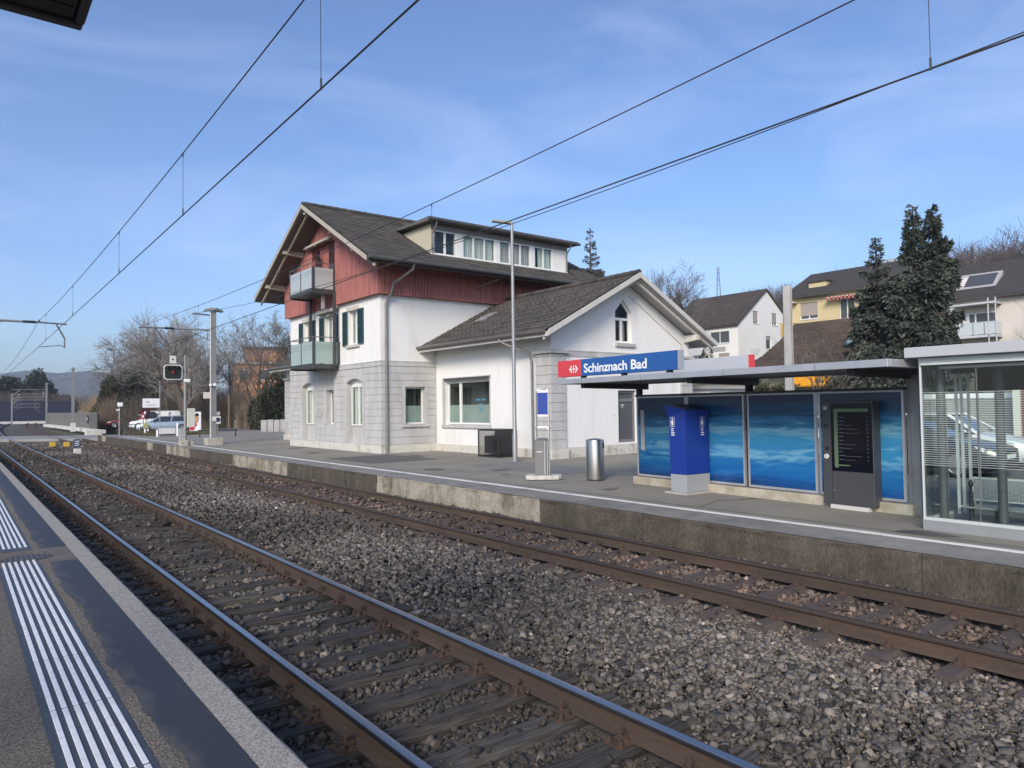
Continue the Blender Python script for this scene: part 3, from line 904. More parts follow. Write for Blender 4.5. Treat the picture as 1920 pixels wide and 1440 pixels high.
def pipe_run(par, pts, r=.05, name='downpipe', m=None):
    mb = MB(); mb.tube(pts, r, 8)
    return mb.build(name, m or PIPE(), par, smooth=True)

def balcony(par, X0, X1, Y0, Y1, z0, z1, glassm, rail_z):
    """steel balcony: X0 outer edge, X1 wall"""
    dk = mat('balcony_steel', (.075, .078, .080), .5, metal=.3, var=.2, scale=3)
    mb = MB()
    mb.box((X0, Y0, z0-.14), (X1, Y1, z0-.02))
    for y in (Y0+.02, Y1-.02): mb.box((X0+.01, y-.02, z0-.22), (X1, y+.02, z0-.14))
    b = mb.build('balcony', dk, par)
    for (x, y) in ((X0, Y0), (X0, Y1), (X1-.09, Y0)):
        MB().box((x, y-.045 if y == Y0 else y-.05, z0-.02), (x+.09, y+.05, z1+.02)).build('balcony_post', dk, b)
    mid = (Y0+Y1)/2
    MB().box((X0, mid-.03, z0-.02), (X0+.05, mid+.03, z1)).build('balcony_post', dk, b)
    for a, c in ((Y0+.06, mid-.035), (mid+.035, Y1-.06)):
        MB().box((X0+.012, a, z0), (X0+.03, c, z1-.01)).build('balcony_panel', glassm, b)
    for y in (Y0, Y1): MB().box((X0+.1, y-.008, z0), (X1-.1, y+.008, z1-.01)).build('balcony_panel', glassm, b)
    # clear stripes across the panels
    st = mat('panel_stripe', (.20, .25, .25), .35)
    for k in (.16, .24, .34):
        z = z1 - k*(z1-z0)
        MB().box((X0+.010, Y0+.07, z-.012), (X0+.0118, Y1-.07, z+.008)).build('panel_stripe', st, b)
        MB().box((X0+.11, Y0-.0102, z-.012), (X1-.11, Y0-.0084, z+.008)).build('panel_stripe', st, b)
    h = MB(); h.tube([(X1, Y1, rail_z), (X0+.02, Y1, rail_z), (X0+.02, Y0, rail_z), (X1, Y0, rail_z)], .022, 8)
    for (x, y) in ((X0+.02, Y0), (X0+.02, mid), (X0+.02, Y1)): h.tube([(x, y, z1), (x, y, rail_z)], .014, 6)
    h.build('handrail', mat('handrail_steel', (.25, .25, .25), .4, metal=.7), b, smooth=True)
    return b

def shutter(par, fr, x0, x1, z0, z1):
    g = mat('shutter_green', (.018, .055, .062), .55, var=.15, scale=4)
    mb = MB()
    fr.box(mb, x0, z0, x0+.07, z1, .02, .065); fr.box(mb, x1-.07, z0, x1, z1, .02, .065)
    for z in (z0, (z0+z1)/2-.05, z1-.09): fr.box(mb, x0+.07, z, x1-.07, z+.09, .02, .063)
    s = mb.build('shutter', g, par)
    sl = MB(); z = z0 + .1
    while z < z1-.1:
        a = [fr.P(x0+.07, z, .055), fr.P(x1-.07, z, .055), fr.P(x1-.07, z+.045, .03), fr.P(x0+.07, z+.045, .03)]
        sl.add(a, [(0, 1, 2, 3)]); z += .045
    sl.build('louvres', g, s, fix=False, kind='stuff')
    return s

def awning(par, fr, x0, x1, z):
    mb = MB(); c = mat('awning_cassette', (.42, .40, .36), .5)
    fr.box(mb, x0, z, x1, z+.10, .05, .2); fr.box(mb, x0+.05, z-.07, x0+(x1-x0)*.45, z-.02, .07, .3); fr.box(mb, x0+(x1-x0)*.55, z-.07, x1-.05, z-.02, .07, .3)
    a = mb.build('awning', c, par, bevel=.01)
    mb = MB(); fr.box(mb, x0+.03, z-.035, x1-.03, z-.004, .045, .17)
    mb.build('awning_fabric', mat('awning_dark', (.05, .045, .04), .9), a)
    return a

def main_block():
    B = thing('station_building', 'three storey station house with red boarded gable, two balconies and a long dormer', 'station building', (0, 0, 0))
    FX, Y0, Y1, XB = 14.0, 26.75, 36.8, 25.2
    W, G, PB = PL_W(), PL_G(), PL_B()
    F = Fr((FX, Y1, 0), (0, -1, 0), (-1, 0, 0)); fx = lambda y: Y1 - y
    Sd = Fr((FX, Y0, 0), (1, 0, 0), (0, -1, 0))
    # ---- front, ground floor grey with courses
    d1 = arch(fx(35.16), .60, fx(33.60), 3.28, 3.46); d2 = arch(fx(29.96), .60, fx(28.42), 3.30, 3.48); w2 = rect(fx(32.18), 1.42, fx(31.36), 3.05)
    mb = MB(); F.wall(mb, rect(0, .2, fx(Y0), 4.12), [d1, w2, d2], .32)
    sw = rect(15.15-FX, 1.46, 16.12-FX, 3.06)
    Sd.wall(mb, rect(0, .2, 3.0, 4.12), [sw], .3)
    gf = mb.build('ground_floor_wall', G, B, fix=False)
    # upper floor, white
    o1 = rect(fx(29.79), 5.0, fx(28.78), 6.53); o2 = rect(fx(35.0), 5.0, fx(33.96), 6.53); od = rect(fx(32.36), 4.22, fx(31.36), 6.53)
    mb = MB(); F.wall(mb, rect(0, 4.12, fx(Y0), 7.1), [o1, o2, od], .28)
    Sd.wall(mb, rect(0, 4.12, 3.0, 7.1), [], .3); Sd.wall(mb, rect(3.0, .2, XB-FX, 7.1), [], .3)
    mb.box((FX+.01, Y1-.02, .2), (XB, Y1, 7.1)); mb.box((XB-.02, Y0+.02, .2), (XB, Y1-.02, 8.3))
    mb.build('upper_wall', W, B, fix=False)
    # belt course
    mb = MB(); F.box(mb, -.02, 4.12, fx(Y0)+.03, 4.13+.02, 0, .05); F.box(mb, -.02, 3.93, fx(Y0)+.04, 4.12, 0, .035)
    Sd.box(mb, -.03, 3.93, 2.75, 4.12, 0, .035); Sd.box(mb, -.05, 4.12, 2.75, 4.15, 0, .05)
    mb.build('belt_course', G, B)
    # plinth
    mb = MB(); n = 40
    for a, b in ((-.01, fx(35.16)), (fx(33.6), fx(29.96)), (fx(28.42), fx(Y0)+.045)): F.box(mb, a, .2, b, .60, -.1, .045)
    for a, b in ((fx(35.16), fx(33.6)), (fx(29.96), fx(28.42))): F.box(mb, a+.005, .2, b-.005, .57, -.3, .06)
    Sd.box(mb, 0.0, .2, 2.7, .60, -.1, .045)
    mb.build('plinth', PB, B, bevel=.012)
    # rusticated courses
    z = .62; spans_f = []
    while z < 3.9:
        zt = min(z + .30, 3.915)
        segs = [(-.0, fx(Y0) + .018)]
        for a, b, lo, hi in ((fx(35.16)-.2, fx(33.6)+.2, .6, 3.66), (fx(32.18)-.16, fx(31.36)+.16, 1.3, 3.2), (fx(29.96)-.2, fx(28.42)+.2, .6, 3.68)):
            if zt > lo and z < hi:
                new = []
                for s0, s1 in segs:
                    if b <= s0 or a >= s1: new.append((s0, s1))
                    else:
                        if a > s0: new.append((s0, a))
                        if b < s1: new.append((b, s1))
                segs = new
        for s0, s1 in segs:
            if s1-s0 < .1: continue
            mb = MB(); F.box(mb, s0, z+.011, s1, zt-.011, -.01, .02); mb.build('stone_course', G, gf, bevel=.006)
        segs = [(-.018, 2.68)] if not (zt > 1.3 and z < 3.2) else [(-.018, 15.15-FX-.17), (16.12-FX+.17, 2.68)]
        for s0, s1 in segs:
            if s1 - s0 < .08: continue
            mb = MB(); Sd.box(mb, s0, z+.011, s1, zt-.011, -.01, .02); mb.build('stone_course', G, gf, bevel=.006)
        z += .30
    # surrounds of the ground floor openings
    def surround(fr, x0, x1, z0, z1, w=.16, sill=True, top=None):
        mb = MB()
        fr.box(mb, x0-w, z0, x0-.002, z1, -.005, .03); fr.box(mb, x1+.002, z0, x1+w, z1, -.005, .03)
        if top: 
            n = len(top)//1
            for a, b in zip(top[:-1], top[1:]):
                lo = [fr.P(a[0], a[1]+.002, .03), fr.P(b[0], b[1]+.002, .03), fr.P(b[0], b[1]+.002, -.005), fr.P(a[0], a[1]+.002, -.005)]
                hi = [fr.P(a[0], a[1]+.2, .03), fr.P(b[0], b[1]+.2, .03), fr.P(b[0], b[1]+.2, -.005), fr.P(a[0], a[1]+.2, -.005)]
                mb.hexa(lo, hi)
        else: fr.box(mb, x0-w, z1, x1+w, z1+w, -.005, .032)
        s = mb.build('window_surround', G, B)
        if sill:
            mb = MB(); fr.box(mb, x0-w-.03, z0-.12, x1+w+.03, z0-.003, -.25, .085); mb.build('window_sill', G, B, bevel=.01)
    surround(F, fx(32.18), fx(31.36), 1.42, 3.05, .12, False); surround(Sd, 15.15-FX, 16.12-FX, 1.46, 3.06)
    surround(F, fx(35.16), fx(33.60), .6, 3.28, .16, False, d1[2:][::-1]); surround(F, fx(29.96), fx(28.42), .6, 3.30, .16, False, d2[2:][::-1])
    cream = mat('curtain_cream', (.62, .62, .58), .9); sheer = mat('curtain_sheer', (.52, .54, .53), .9)
    wh = mat('window_white', (.75, .75, .73), .45)
    for y0, y1, zt in ((35.16, 33.60, 3.16), (29.96, 28.42, 3.18)):
        a, b = fx(y0), fx(y1)
        mb = MB(); F.box(mb, a, .60, b, 1.38, -.31, -.25); mb.build('door_panel', G, B)
        window(B, F, a+.02, 1.40, b-.02, zt, d=.2, fw=.06, mull=((a+b)/2,), curtain=cream, name='window')
        mb = MB(); F.box(mb, a, zt+.005, b, zt+.32, -.3, -.22); mb.build('transom_panel', wh, B)
    window(B, F, fx(32.18)+.01, 1.43, fx(31.36)-.01, 3.04, d=.2, fw=.06, curtain=sheer)
    window(B, Sd, 15.15-FX+.01, 1.47, 16.12-FX-.01, 3.05, d=.17, fw=.06, mull=(), frost=2.25)
    # upper windows with shutters
    for y0, y1, door in ((29.79, 28.78, 0), (35.0, 33.96, 0), (32.36, 31.36, 1)):
        a, b = fx(y0), fx(y1); zb = 4.22 if door else 5.0
        window(B, F, a+.01, zb+.01, b-.01, 6.52, d=.16, fw=.07, mull=((a+b)/2,), curtain=cream if not door else sheer)
        st = mat('sandstone_trim', (.52, .50, .45), .9, var=.12, scale=4)
        mb = MB(); F.box(mb, a-.1, zb, a-.003, 6.53, -.01, .02); F.box(mb, b+.003, zb, b+.1, 6.53, -.01, .02); F.box(mb, a-.12, 6.53, b+.12, 6.70, -.01, .04)
        mb.build('window_surround', st, B)
        if not door:
            mb = MB(); F.box(mb, a-.14, 4.86, b+.14, 4.995, -.15, .09); mb.build('window_sill', st, B, bevel=.01)
    for y0, y1 in ((30.30, 29.82), (28.76, 28.24), (35.5, 35.02), (33.94, 33.44), (32.92, 32.40), (31.34, 30.84)):
        shutter(B, F, fx(y0), fx(y1), 4.98 if y0 > 33 or y0 < 30.5 else 4.3, 6.53)
    # ---- red boarding
    red = mat('board_red', (.43, .165, .145), .75, col2=(.30, .108, .096), scale=1.6, stretch=(4, 4, .5), bump=.15, bscale=30, fine=.18)
    KX, KY0, KY1, zb = 13.8, 26.55, 37.0, 6.93
    ridge_y, ridge_z, eav_z, eav_y0, eav_y1 = 31.78, 11.62, 8.10, 25.25, 38.31
    sl = (ridge_z-eav_z)/(ridge_y-eav_y0)
    roofz = lambda y: ridge_z - sl*abs(y-ridge_y)
    c = MB()   # backing
    gy = lambda y: roofz(y) - .34
    # recess behind and above the balconies, from 30.7 to 33.35, leaves a slot in the boarding
    def gable(mb, ya, yb, z0, x0, x1):
        ys = [ya] + ([ridge_y] if ya < ridge_y < yb else []) + [yb]
        pts = [(ya, z0), (yb, z0)] + [(y, gy(y)) for y in ys[::-1]]
        mb.prism(pts, 'x', x0, x1)
    gable(c, KY0, 30.62, zb, KX, FX-.005); gable(c, 33.40, KY1, zb, KX, FX-.005)
    c.prism([(30.62, 9.95), (33.40, 9.95)] + [(y, gy(y)) for y in (33.40, ridge_y, 30.62)], 'x', KX, FX-.005)
    c.box((FX+.0, KY0, zb), (XB, KY0+.19, gy(KY0))); c.box((FX, KY1-.19, zb), (XB, KY1, gy(KY1)))
    mb2 = MB(); mb2.box((FX-.03, 30.6, 6.93), (FX+.12, 33.42, 10.0))
    c2 = MB(); c2.box((KX+.02, KY0+.02, zb-.02), (KX+.05, KY1-.02, zb-.001))
    cl = c.build('boarded_wall', red, B)
    mb2.build('recess_wall', red, B)
    # the boards themselves, narrow strips with gaps
    bd = MB(); y = KY0 + .01; w = .148
    while y < KY1 - .05:
        y2 = min(y + w - .02, KY1)
        lo = zb - .012 if not (30.60 < y < 33.36) else 9.96
        if lo < 9 or True:
            e = random.uniform(0, .006)
            bd.prism([(y, lo), (y2, lo), (y2, gy(y2)-.002), (y, gy(y)-.002)], 'x', KX-.024-e, KX-.001)
        y += w
    y = 30.66
    while y < 33.3:
        bd.box((FX-.056, y, 6.95), (FX-.031, y+.125, 9.94)); y += w
    bd.build('gable_boards', red, cl, kind='stuff')
    bd = MB(); x = KX + .01
    while x < XB - .1:
        e = random.uniform(0, .006)
        bd.box((x, KY0-.024-e, zb-.012), (x+w-.02, KY0-.001, gy(KY0)-.002)); x += w
    bd.build('side_boards', red, cl, kind='stuff')
    mb = MB(); mb.box((KX-.03, KY0-.03, zb-.015), (KX+.02, KY0+.02, gy(KY0)+.0)); mb.build('corner_board', red, cl)
    # attic openings behind the upper balcony
    dkp = mat('door_red_dark', (.10, .028, .03), .7, var=.2, scale=3)
    F2 = Fr((FX-.06, Y1, 0), (0, -1, 0), (-1, 0, 0))
    for ya, yb in ((33.3, 32.72), (31.70, 31.08)):
        mb = MB(); F2.box(mb, fx(ya), 7.6, fx(yb), 9.85, 0, .02); d_ = mb.build('balcony_door', dkp, B)
        mb = MB(); F2.box(mb, fx(ya)+.06, 7.7, fx(yb)-.06, 9.78, .02, .035); mb.build('pane', mat('dark_pane', (.05, .03, .035), .15), d_)
    awning(B, Fr((KX-.03, Y1, 0), (0, -1, 0), (-1, 0, 0)), fx(33.75), fx(30.95), 10.02)
    awning(B, F, fx(32.9), fx(30.75), 6.74)
    mb = MB(); mb.lathe([(.02, 0), (.2, .05), (.30, .10), (.31, .105), (.29, .10)], (0, 0, 0), 20); 
    dish = mb.build('satellite_dish', mat('dish_grey', (.22, .19, .18), .5), B, smooth=True, loc=(KX-.25, 32.25, 9.42), rot=(0, R(-80), R(-25)))
    mb = MB(); mb.tube([(KX, 32.45, 9.3), (KX-.25, 32.32, 9.42)], .025, 6); mb.tube([(KX-.02, 32.45, 8.7), (KX-.02, 32.45, 9.5)], .03, 6)
    mb.build('dish_bracket', METAL(), B)
    fg = mat('balcony_frost_grey', (.40, .44, .45), .35, var=.05, scale=1); fgr = mat('balcony_frost_green', (.33, .42, .40), .3, var=.05, scale=1)
    balcony(B, 12.7, KX, 30.75, 33.45, 7.62, 8.58, fg, 8.78)
    balcony(B, 12.7, FX, 30.72, 33.42, 4.22, 5.22, fgr, 5.42)
    dk = mat('balcony_steel')
    for y, x in ((30.66, 13.72), (33.42, 13.72)): MB().box((x-.06, y-.06, 4.1), (x+.06, y+.06, 7.55)).build('balcony_column', dk, B)
    MB().box((13.3, 31.05, 6.75), (13.42, 31.17, 7.5)).build('balcony_hanger', mat('hanger_grey', (.33, .33, .33), .5), B)
    # ---- roof
    RX0, RX1 = 12.66, 26.6
    mb = MB()
    cs = [(eav_y0, eav_z), (ridge_y, ridge_z), (eav_y1, eav_z), (eav_y1, eav_z-.2), (ridge_y, ridge_z-.24), (eav_y0, eav_z-.2)]
    k = 0
    for x in (RX0, RX1):
        for y, z in cs: mb.v.append((x, y, z))
    mb.f += [(0,1,7,6), (1,2,8,7), (3,4,10,9), (4,5,11,10), (0,5,4,1), (1,4,3,2), (6,7,10,11), (7,8,9,10), (5,0,6,11), (2,3,9,8)]; mb.m += [0,0,1,1,0,0,0,0,0,0]
    roof = mb.build('roof', [mat('roof_underlay', (.05, .046, .042), .9), SOFF()], B)
    u = Vector((0, 1, sl)).normalized(); Ls = math.hypot(ridge_y-eav_y0, ridge_z-eav_z)
    DX0, DX1, DY = 16.55, 24.6, 26.8
    tiled_slope(roof, (RX0+.05, eav_y0-.03, eav_z), (1, 0, 0), u, RX1-RX0, Ls, skip=lambda c: DX0-.12 < c.x < DX1+.12 and c.y > DY-.25 and c.y < 29.6)
    rt = MB(); x = RX0
    while x < RX1:
        rt.tube([(x, ridge_y, ridge_z+.035), (x+.38, ridge_y, ridge_z+.055)], .12, 8); x += .36
    rt.build('ridge_tiles', TILE(), roof, kind='stuff')
    # dark tile edge along the far verge
    mb = MB()
    for ya, yb in ((ridge_y, eav_y1),):
        mb.add([(RX0-.03, ya, ridge_z+.09), (RX0-.03, yb, eav_z+.09), (RX0-.03, yb, eav_z-.02), (RX0-.03, ya, ridge_z-.02),
                (RX0+.3, ya, ridge_z+.09), (RX0+.3, yb, eav_z+.09), (RX0+.3, yb, eav_z-.02), (RX0+.3, ya, ridge_z-.02)],
               [(0,1,2,3), (4,5,6,7), (0,1,5,4), (2,3,7,6), (1,2,6,5), (0,3,7,4)])
    mb.build('verge_tiles', TILE(), roof)
    # barge boards, both pitches, double
    for sgn, ye in ((-1, eav_y0), (1, eav_y1)):
        mb = MB()
        def strip(x0, x1, t0, t1):
            a, b = ridge_y, ye
            mb.add([(x0, a, ridge_z-t0), (x0, b, eav_z-t0), (x0, b, eav_z-t1), (x0, a, ridge_z-t1), (x1, a, ridge_z-t0), (x1, b, eav_z-t0), (x1, b, eav_z-t1), (x1, a, ridge_z-t1)],
                   [(0,1,2,3), (7,6,5,4), (0,4,5,1), (3,2,6,7), (1,5,6,2), (0,3,7,4)])
        strip(RX0-.055, RX0-.004, -.015, .17)
        strip(RX0+.28, RX0+.36, .245, .36)
        mb.build('barge_board', FASC(), roof)
    # purlin ends under the gable overhang
    for y in (ridge_y, 34.5, 37.0, 28.9, 26.8):
        z = roofz(y) - .26 - (.16 if y == ridge_y else .05)
        mb = MB(); mb.prism([(RX0+.1, z-.02), (KX, z-.12), (KX, z+.16), (RX0+.1, z+.16)], 'y', y-.11, y+.11); mb.build('purlin', FASC(), roof)
    # soffit rafters side: dark eave boarding edge, gutter
    mb = MB()
    for ye, s in ((eav_y0, -1), (eav_y1, 1)):
        pts = []
        y = ye + s*.10
        gb_ = MB(); gb_.tube([(RX0+.03, y, eav_z-.02), (RX1, y, eav_z-.05)], .085, 10); gb_.build('gutter', METAL(), roof, smooth=True)
    pipe_run(B, [(14.75, eav_y0-.08, eav_z-.06), (14.75, eav_y0+.05, eav_z-.28), (14.42, 26.35, 7.35), (14.38, 26.40, 7.1), (14.36, 26.42, 6.95), (14.30, 26.62, 6.75), (14.22, 26.66, 6.5), (14.22, 26.66, .3)], .055)
    mb = MB()
    for x in (19.2, 23.6): mb.tube([(x, eav_y0+.15, eav_z-.25), (x-.6, KY0-.06, 7.55)], .025, 6); mb.tube([(x-.6, KY0-.05, 7.6), (x-.6, KY0-.05, 6.95)], .022, 6)
    mb.build('stay_rod', PIPE(), B)
    # ---- dormer
    Dm = Fr((DX0, DY, 0), (1, 0, 0), (0, -1, 0))
    sill, top = 8.94, 10.28
    mb = MB()
    cheek = mat('dormer_cheek', (.50, .46, .36), .85, var=.12, scale=2, bump=.1, bscale=30)
    yr = lambda z: eav_y0 + (z-eav_z)/sl
    grey = mat('dormer_grey', (.24, .235, .24), .7)
    Dm.box(mb, 0, 10.03, DX1-DX0, top, -.3, .0); dm = mb.build('dormer', grey, B)
    for x in (DX0-.02, DX1): MB().prism([(DY, sill-.05), (yr(top)+.1, top), (DY, top)], 'x', x, x+.06).build('dormer_cheek', cheek, dm)
    wpl = mat('window_white', (.75, .75, .73), .45); grey = mat('dormer_grey', (.24, .235, .24), .7)
    mb = MB(); Dm.box(mb, -.05, sill-.14, DX1-DX0+.05, sill, -.3, .06); mb.build('dormer_sill', wpl, dm, bevel=.01)
    groups = [(16.68, 17.88, 2, 'bare'), (18.22, 20.08, 3, 'c'), (20.32, 22.24, 3, 'c'), (22.46, 23.66, 2, 'bare')]
    lil = mat('curtain_lilac', (.40, .37, .40), .9)
    prev = 0
    for a, b, n, cu in groups:
        a -= DX0; b -= DX0
        if a - prev > .02:
            mb = MB(); Dm.box(mb, prev, sill, a, 10.03, -.25, -.02); mb.build('dormer_post', cheek if prev == 0 else wpl, dm)
        ms = [a + (b-a)*i/n for i in range(1, n)]
        window(B, Dm, a, sill, b, 10.03, d=.03, fw=.062, mull=ms, curtain=(sheer if a < 3 else lil) if cu == 'c' else (sheer if a > 3 else None),
               curt_span=None if cu == 'c' else [(a+.35, b-.07)], room=mat('room_light', (.15, .16, .18), .9))
        prev = b
    mb = MB(); Dm.box(mb, prev, sill, DX1-DX0, 10.03, -.25, -.02); mb.build('dormer_post', wpl, dm)
    mb = MB(); ya = yr(10.42)
    mb.prism([(DY-.42, 10.29), (ya+.15, 10.40), (ya+.15, 10.46), (DY-.42, 10.47)], 'x', 16.2, 25.05)
    mb.build('dormer_roof', mat('dormer_roof_sheet', (.13, .12, .11), .7, metal=.1, var=.2, scale=2), dm)
    mb = MB(); mb.tube([(16.15, DY-.47, 10.36), (25.1, DY-.47, 10.34)], .07, 10); mb.build('dormer_gutter', METAL(), dm, smooth=True)
    for x in (16.62, 24.55): pipe_run(dm, [(x-.05, DY-.46, 10.3), (x-.05, DY-.4, 10.12), (x-.02, DY-.06, 9.8), (x-.02, DY-.06, 8.95)], .035, 'dormer_downpipe')
    # graffiti scrawl by the small window
    gm = mat('graffiti_grey', (.24, .24, .25), .8); mb = MB()
    for i in range(9):
        y = 33.35 - i*.075; z = 1.75 + .22*random.random()
        mb.tube([(FX-.024, y, z), (FX-.024, y-.05, z+.28*random.random()-.05), (FX-.024, y-.1, z-.12*random.random()), (FX-.024, y-.04, z-.2)], .006, 4)
    mb.build('graffiti', gm, gf)
    return B
main_block()

def wing(name, label, X0, X1, Y0, Y1, cap_far=False, detail=True):
    """low side wing with a gable; ridge along y"""
    A = thing(name, label, 'station building', (0, 0, 0))
    W, G, PB = PL_W(), PL_G(), PL_B()
    n = -1 if Y0 < Y1 else 1
    xr = (X0+X1)/2; ez, rz = 4.72, 7.16
    ex0, ex1 = X0-.82, X1+.82
    s = (rz-ez)/(xr-ex0)
    rf = lambda x: rz - s*abs(x-xr)
    gz = lambda x: rf(x) - .22
    F = Fr((X0, max(Y0, Y1), 0), (0, -1, 0), (-1, 0, 0)); fx = lambda y: max(Y0, Y1) - y
    mb = MB()
    win = rect(fx(26.02), 1.42, fx(22.77), 3.27)
    F.wall(mb, rect(0, .2, abs(Y1-Y0), gz(X0)), [win] if detail else [], .25)
    Gb = Fr((X0, Y0, 0), (1, 0, 0), (0, -1, 0))
    if detail:
        gw = [(20.72-X0, 4.56), (21.64-X0, 4.56), (21.64-X0, 5.76), (21.18-X0, 6.24), (20.72-X0, 5.76)]
        dr = rect(20.08-X0, .72, 21.10-X0, 2.72)
        gw = [(p[0]-.72, p[1]) for p in gw]
        Gb.wall(mb, [(0, .2), (X1-X0, .2), (X1-X0, gz(X1)), (xr-X0, gz(xr)), (0, gz(X0))], [gw, dr], .22)
    else:
        yy = max(Y0, Y1)
        mb.add([(X0, yy, .2), (X1, yy, .2), (X1, yy, gz(X1)), (xr, yy, gz(xr)), (X0, yy, gz(X0))], [(0,1,2,3,4)])
    mb.box((X1-.02, min(Y0, Y1)+.02, .2), (X1, max(Y0, Y1), gz(X1)))
    mb.build('wall', W, A, fix=False)
    cy = Y0 if detail else max(Y0, Y1)
    # corner pilasters with courses and caps
    def pil(x, y, sx):
        base = MB(); d = .09
        sy = -1 if detail else 1
        xx0, xx1 = (x-d, x+.62) if sx > 0 else (x-.62, x+d)
        ya, yb = sorted((y+sy*d, y-sy*.75))
        base.box((xx0-.07, ya-.07 if detail else ya, .2), (xx1+.05, yb+.05, .62)); p = base.build('pilaster', PB, A, bevel=.015)
        z = .62
        while z < 4.0:
            zt = min(z+.33, 4.02)
            MB().box((xx0, ya, z+.006), (xx1, yb, zt-.006)).build('stone_course', G, p, bevel=.006); z += .33
        MB().box((xx0-.10, ya-.10, 4.03), (xx1+.10, yb+.10, 4.14)).build('pilaster_cap', G, p, bevel=.012)
        return p
    pil(X0, cy, 1)
    if detail: pil(X1, cy, -1)
    mb = MB()
    F.box(mb, .0 if detail else 0, .2, abs(Y1-Y0)-.7, .60, -.05, .03)
    if detail: Gb.box(mb, .66, .2, X1-X0-.66, .66, -.05, .03)
    mb.build('plinth', PB, A)
    if detail:
        mb = MB(); Gb.box(mb, .68, 3.95, X1-X0-.66, 4.13, -.02, .03); Gb.box(mb, .0, 4.13, X1-X0, 4.17, -.02, .045); mb.build('belt_course', G, A)
    # roof
    ya, yb = (Y0-.80, Y1+0.0) if detail else (min(Y0, Y1), max(Y0, Y1)+.75)
    mb = MB(); cs = [(ex0, ez), (xr, rz), (ex1, ez), (ex1, ez-.16), (xr, rz-.2), (ex0, ez-.16)]
    for y in (ya, yb):
        for x, z in cs: mb.v.append((x, y, z))
    mb.f += [(0,1,7,6), (1,2,8,7), (3,4,10,9), (4,5,11,10), (0,5,4,1), (1,4,3,2), (6,7,10,11), (7,8,9,10), (5,0,6,11), (2,3,9,8)]; mb.m += [0,0,1,1,0,0,0,0,0,0]
    roof = mb.build('roof', [mat('roof_underlay'), mat('soffit_grey', (.42, .41, .40), .85, var=.1, scale=4)], A)
    u = Vector((xr-ex0, 0, rz-ez)).normalized(); Ls = math.hypot(xr-ex0, rz-ez)
    tiled_slope(roof, (ex0-.03, yb-.02, ez), (0, -1, 0), u, yb-ya-.02, Ls, near=300 if detail else 40, w=.30, l=.33)
    u2 = Vector((xr-ex1, 0, rz-ez)).normalized()
    tiled_slope(roof, (ex1+.03, ya+.02, ez), (0, 1, 0), u2, yb-ya-.02, Ls, near=0, w=.30, l=.33)
    rt = MB(); y = ya
    while y < yb-.05: rt.tube([(xr, y, rz+.055), (xr, y+.38, rz+.035)], .11, 8); y += .36
    rt.build('ridge_tiles', TILE(), roof, kind='stuff')
    # snow guards: rows of little hooks low on the slope
    if detail:
        sg = MB()
        for j in range(7):
            for i in range(27):
                t = .35 + j*.62; y = ya + .25 + i*.31 + (.15 if j % 2 else 0)
                p = Vector((ex0, y, ez)) + u*t
                sg.tube([p + Vector((0, 0, .06)), p + Vector((-.03, 0, .13)), p + Vector((.02, 0, .15))], .011, 4)
        sg.build('snow_guards', mat('snow_guard_metal', (.33, .30, .27), .5, metal=.5), roof, kind='stuff')
        # skylight flat in the tiles
        p = Vector((ex0, 25.2, ez)) + u*2.35
        f = Fr((0, 0, 0), (0, -1, 0), (-1, 0, 0))
        nrm = u.cross(Vector((0, -1, 0))); nrm = nrm if nrm.z > 0 else -nrm
        mb = MB(); e = Vector((0, -1, 0))
        mb.hexa([p-e*.32+nrm*.02, p+e*.32+nrm*.02, p+e*.32+u*.85+nrm*.02, p-e*.32+u*.85+nrm*.02], [p-e*.32+nrm*.11, p+e*.32+nrm*.11, p+e*.32+u*.85+nrm*.11, p-e*.32+u*.85+nrm*.11])
        sk = mb.build('skylight', mat('skylight_frame', (.30, .29, .27), .6), roof)
        mb = MB(); mb.add([p-e*.25+u*.08+nrm*.114, p+e*.25+u*.08+nrm*.114, p+e*.25+u*.77+nrm*.114, p-e*.25+u*.77+nrm*.114], [(0,1,2,3)])
        mb.build('pane', mat('skylight_pane', (.30, .32, .34), .12), sk)
    fa = mat('fascia_pale', (.55, .53, .49), .75, var=.1, scale=3)
    yg = ya if detail else yb
    dy = -.045 if detail else .045
    for a, b in ((xr, ex0), (xr, ex1)):
        mb = MB()
        mb.add([(a, yg, rz+.03), (b, yg, ez+.03), (b, yg, ez-.17), (a, yg, rz-.17), (a, yg+dy, rz+.03), (b, yg+dy, ez+.03), (b, yg+dy, ez-.17), (a, yg+dy, rz-.17)],
               [(0,1,2,3), (7,6,5,4), (0,4,5,1), (3,2,6,7), (1,5,6,2), (0,3,7,4)])
        mb.build('barge_board', fa, roof)
        mb = MB(); yy = yg - dy*6
        mb.add([(a, yy, rz-.21), (b, yy, ez-.17), (b, yy, ez-.29), (a, yy, rz-.33), (a, yy+dy*2, rz-.21), (b, yy+dy*2, ez-.17), (b, yy+dy*2, ez-.29), (a, yy+dy*2, rz-.33)],
               [(0,1,2,3), (7,6,5,4), (0,4,5,1), (3,2,6,7), (1,5,6,2), (0,3,7,4)])
        mb.build('rafter', fa, roof)
    mb = MB(); mb.box((ex0-.05, ya, ez-.19), (ex0+.0, yb, ez-.03)); mb.build('eave_board', fa, roof)
    mb = MB(); mb.tube([(ex0-.13, ya+.05, ez-.02), (ex0-.13, yb-.03, ez+.0)], .075, 10); mb.build('gutter', mat('gutter_copper', (.20, .18, .155), .5, metal=.5, var=.2, scale=4), roof, smooth=True)
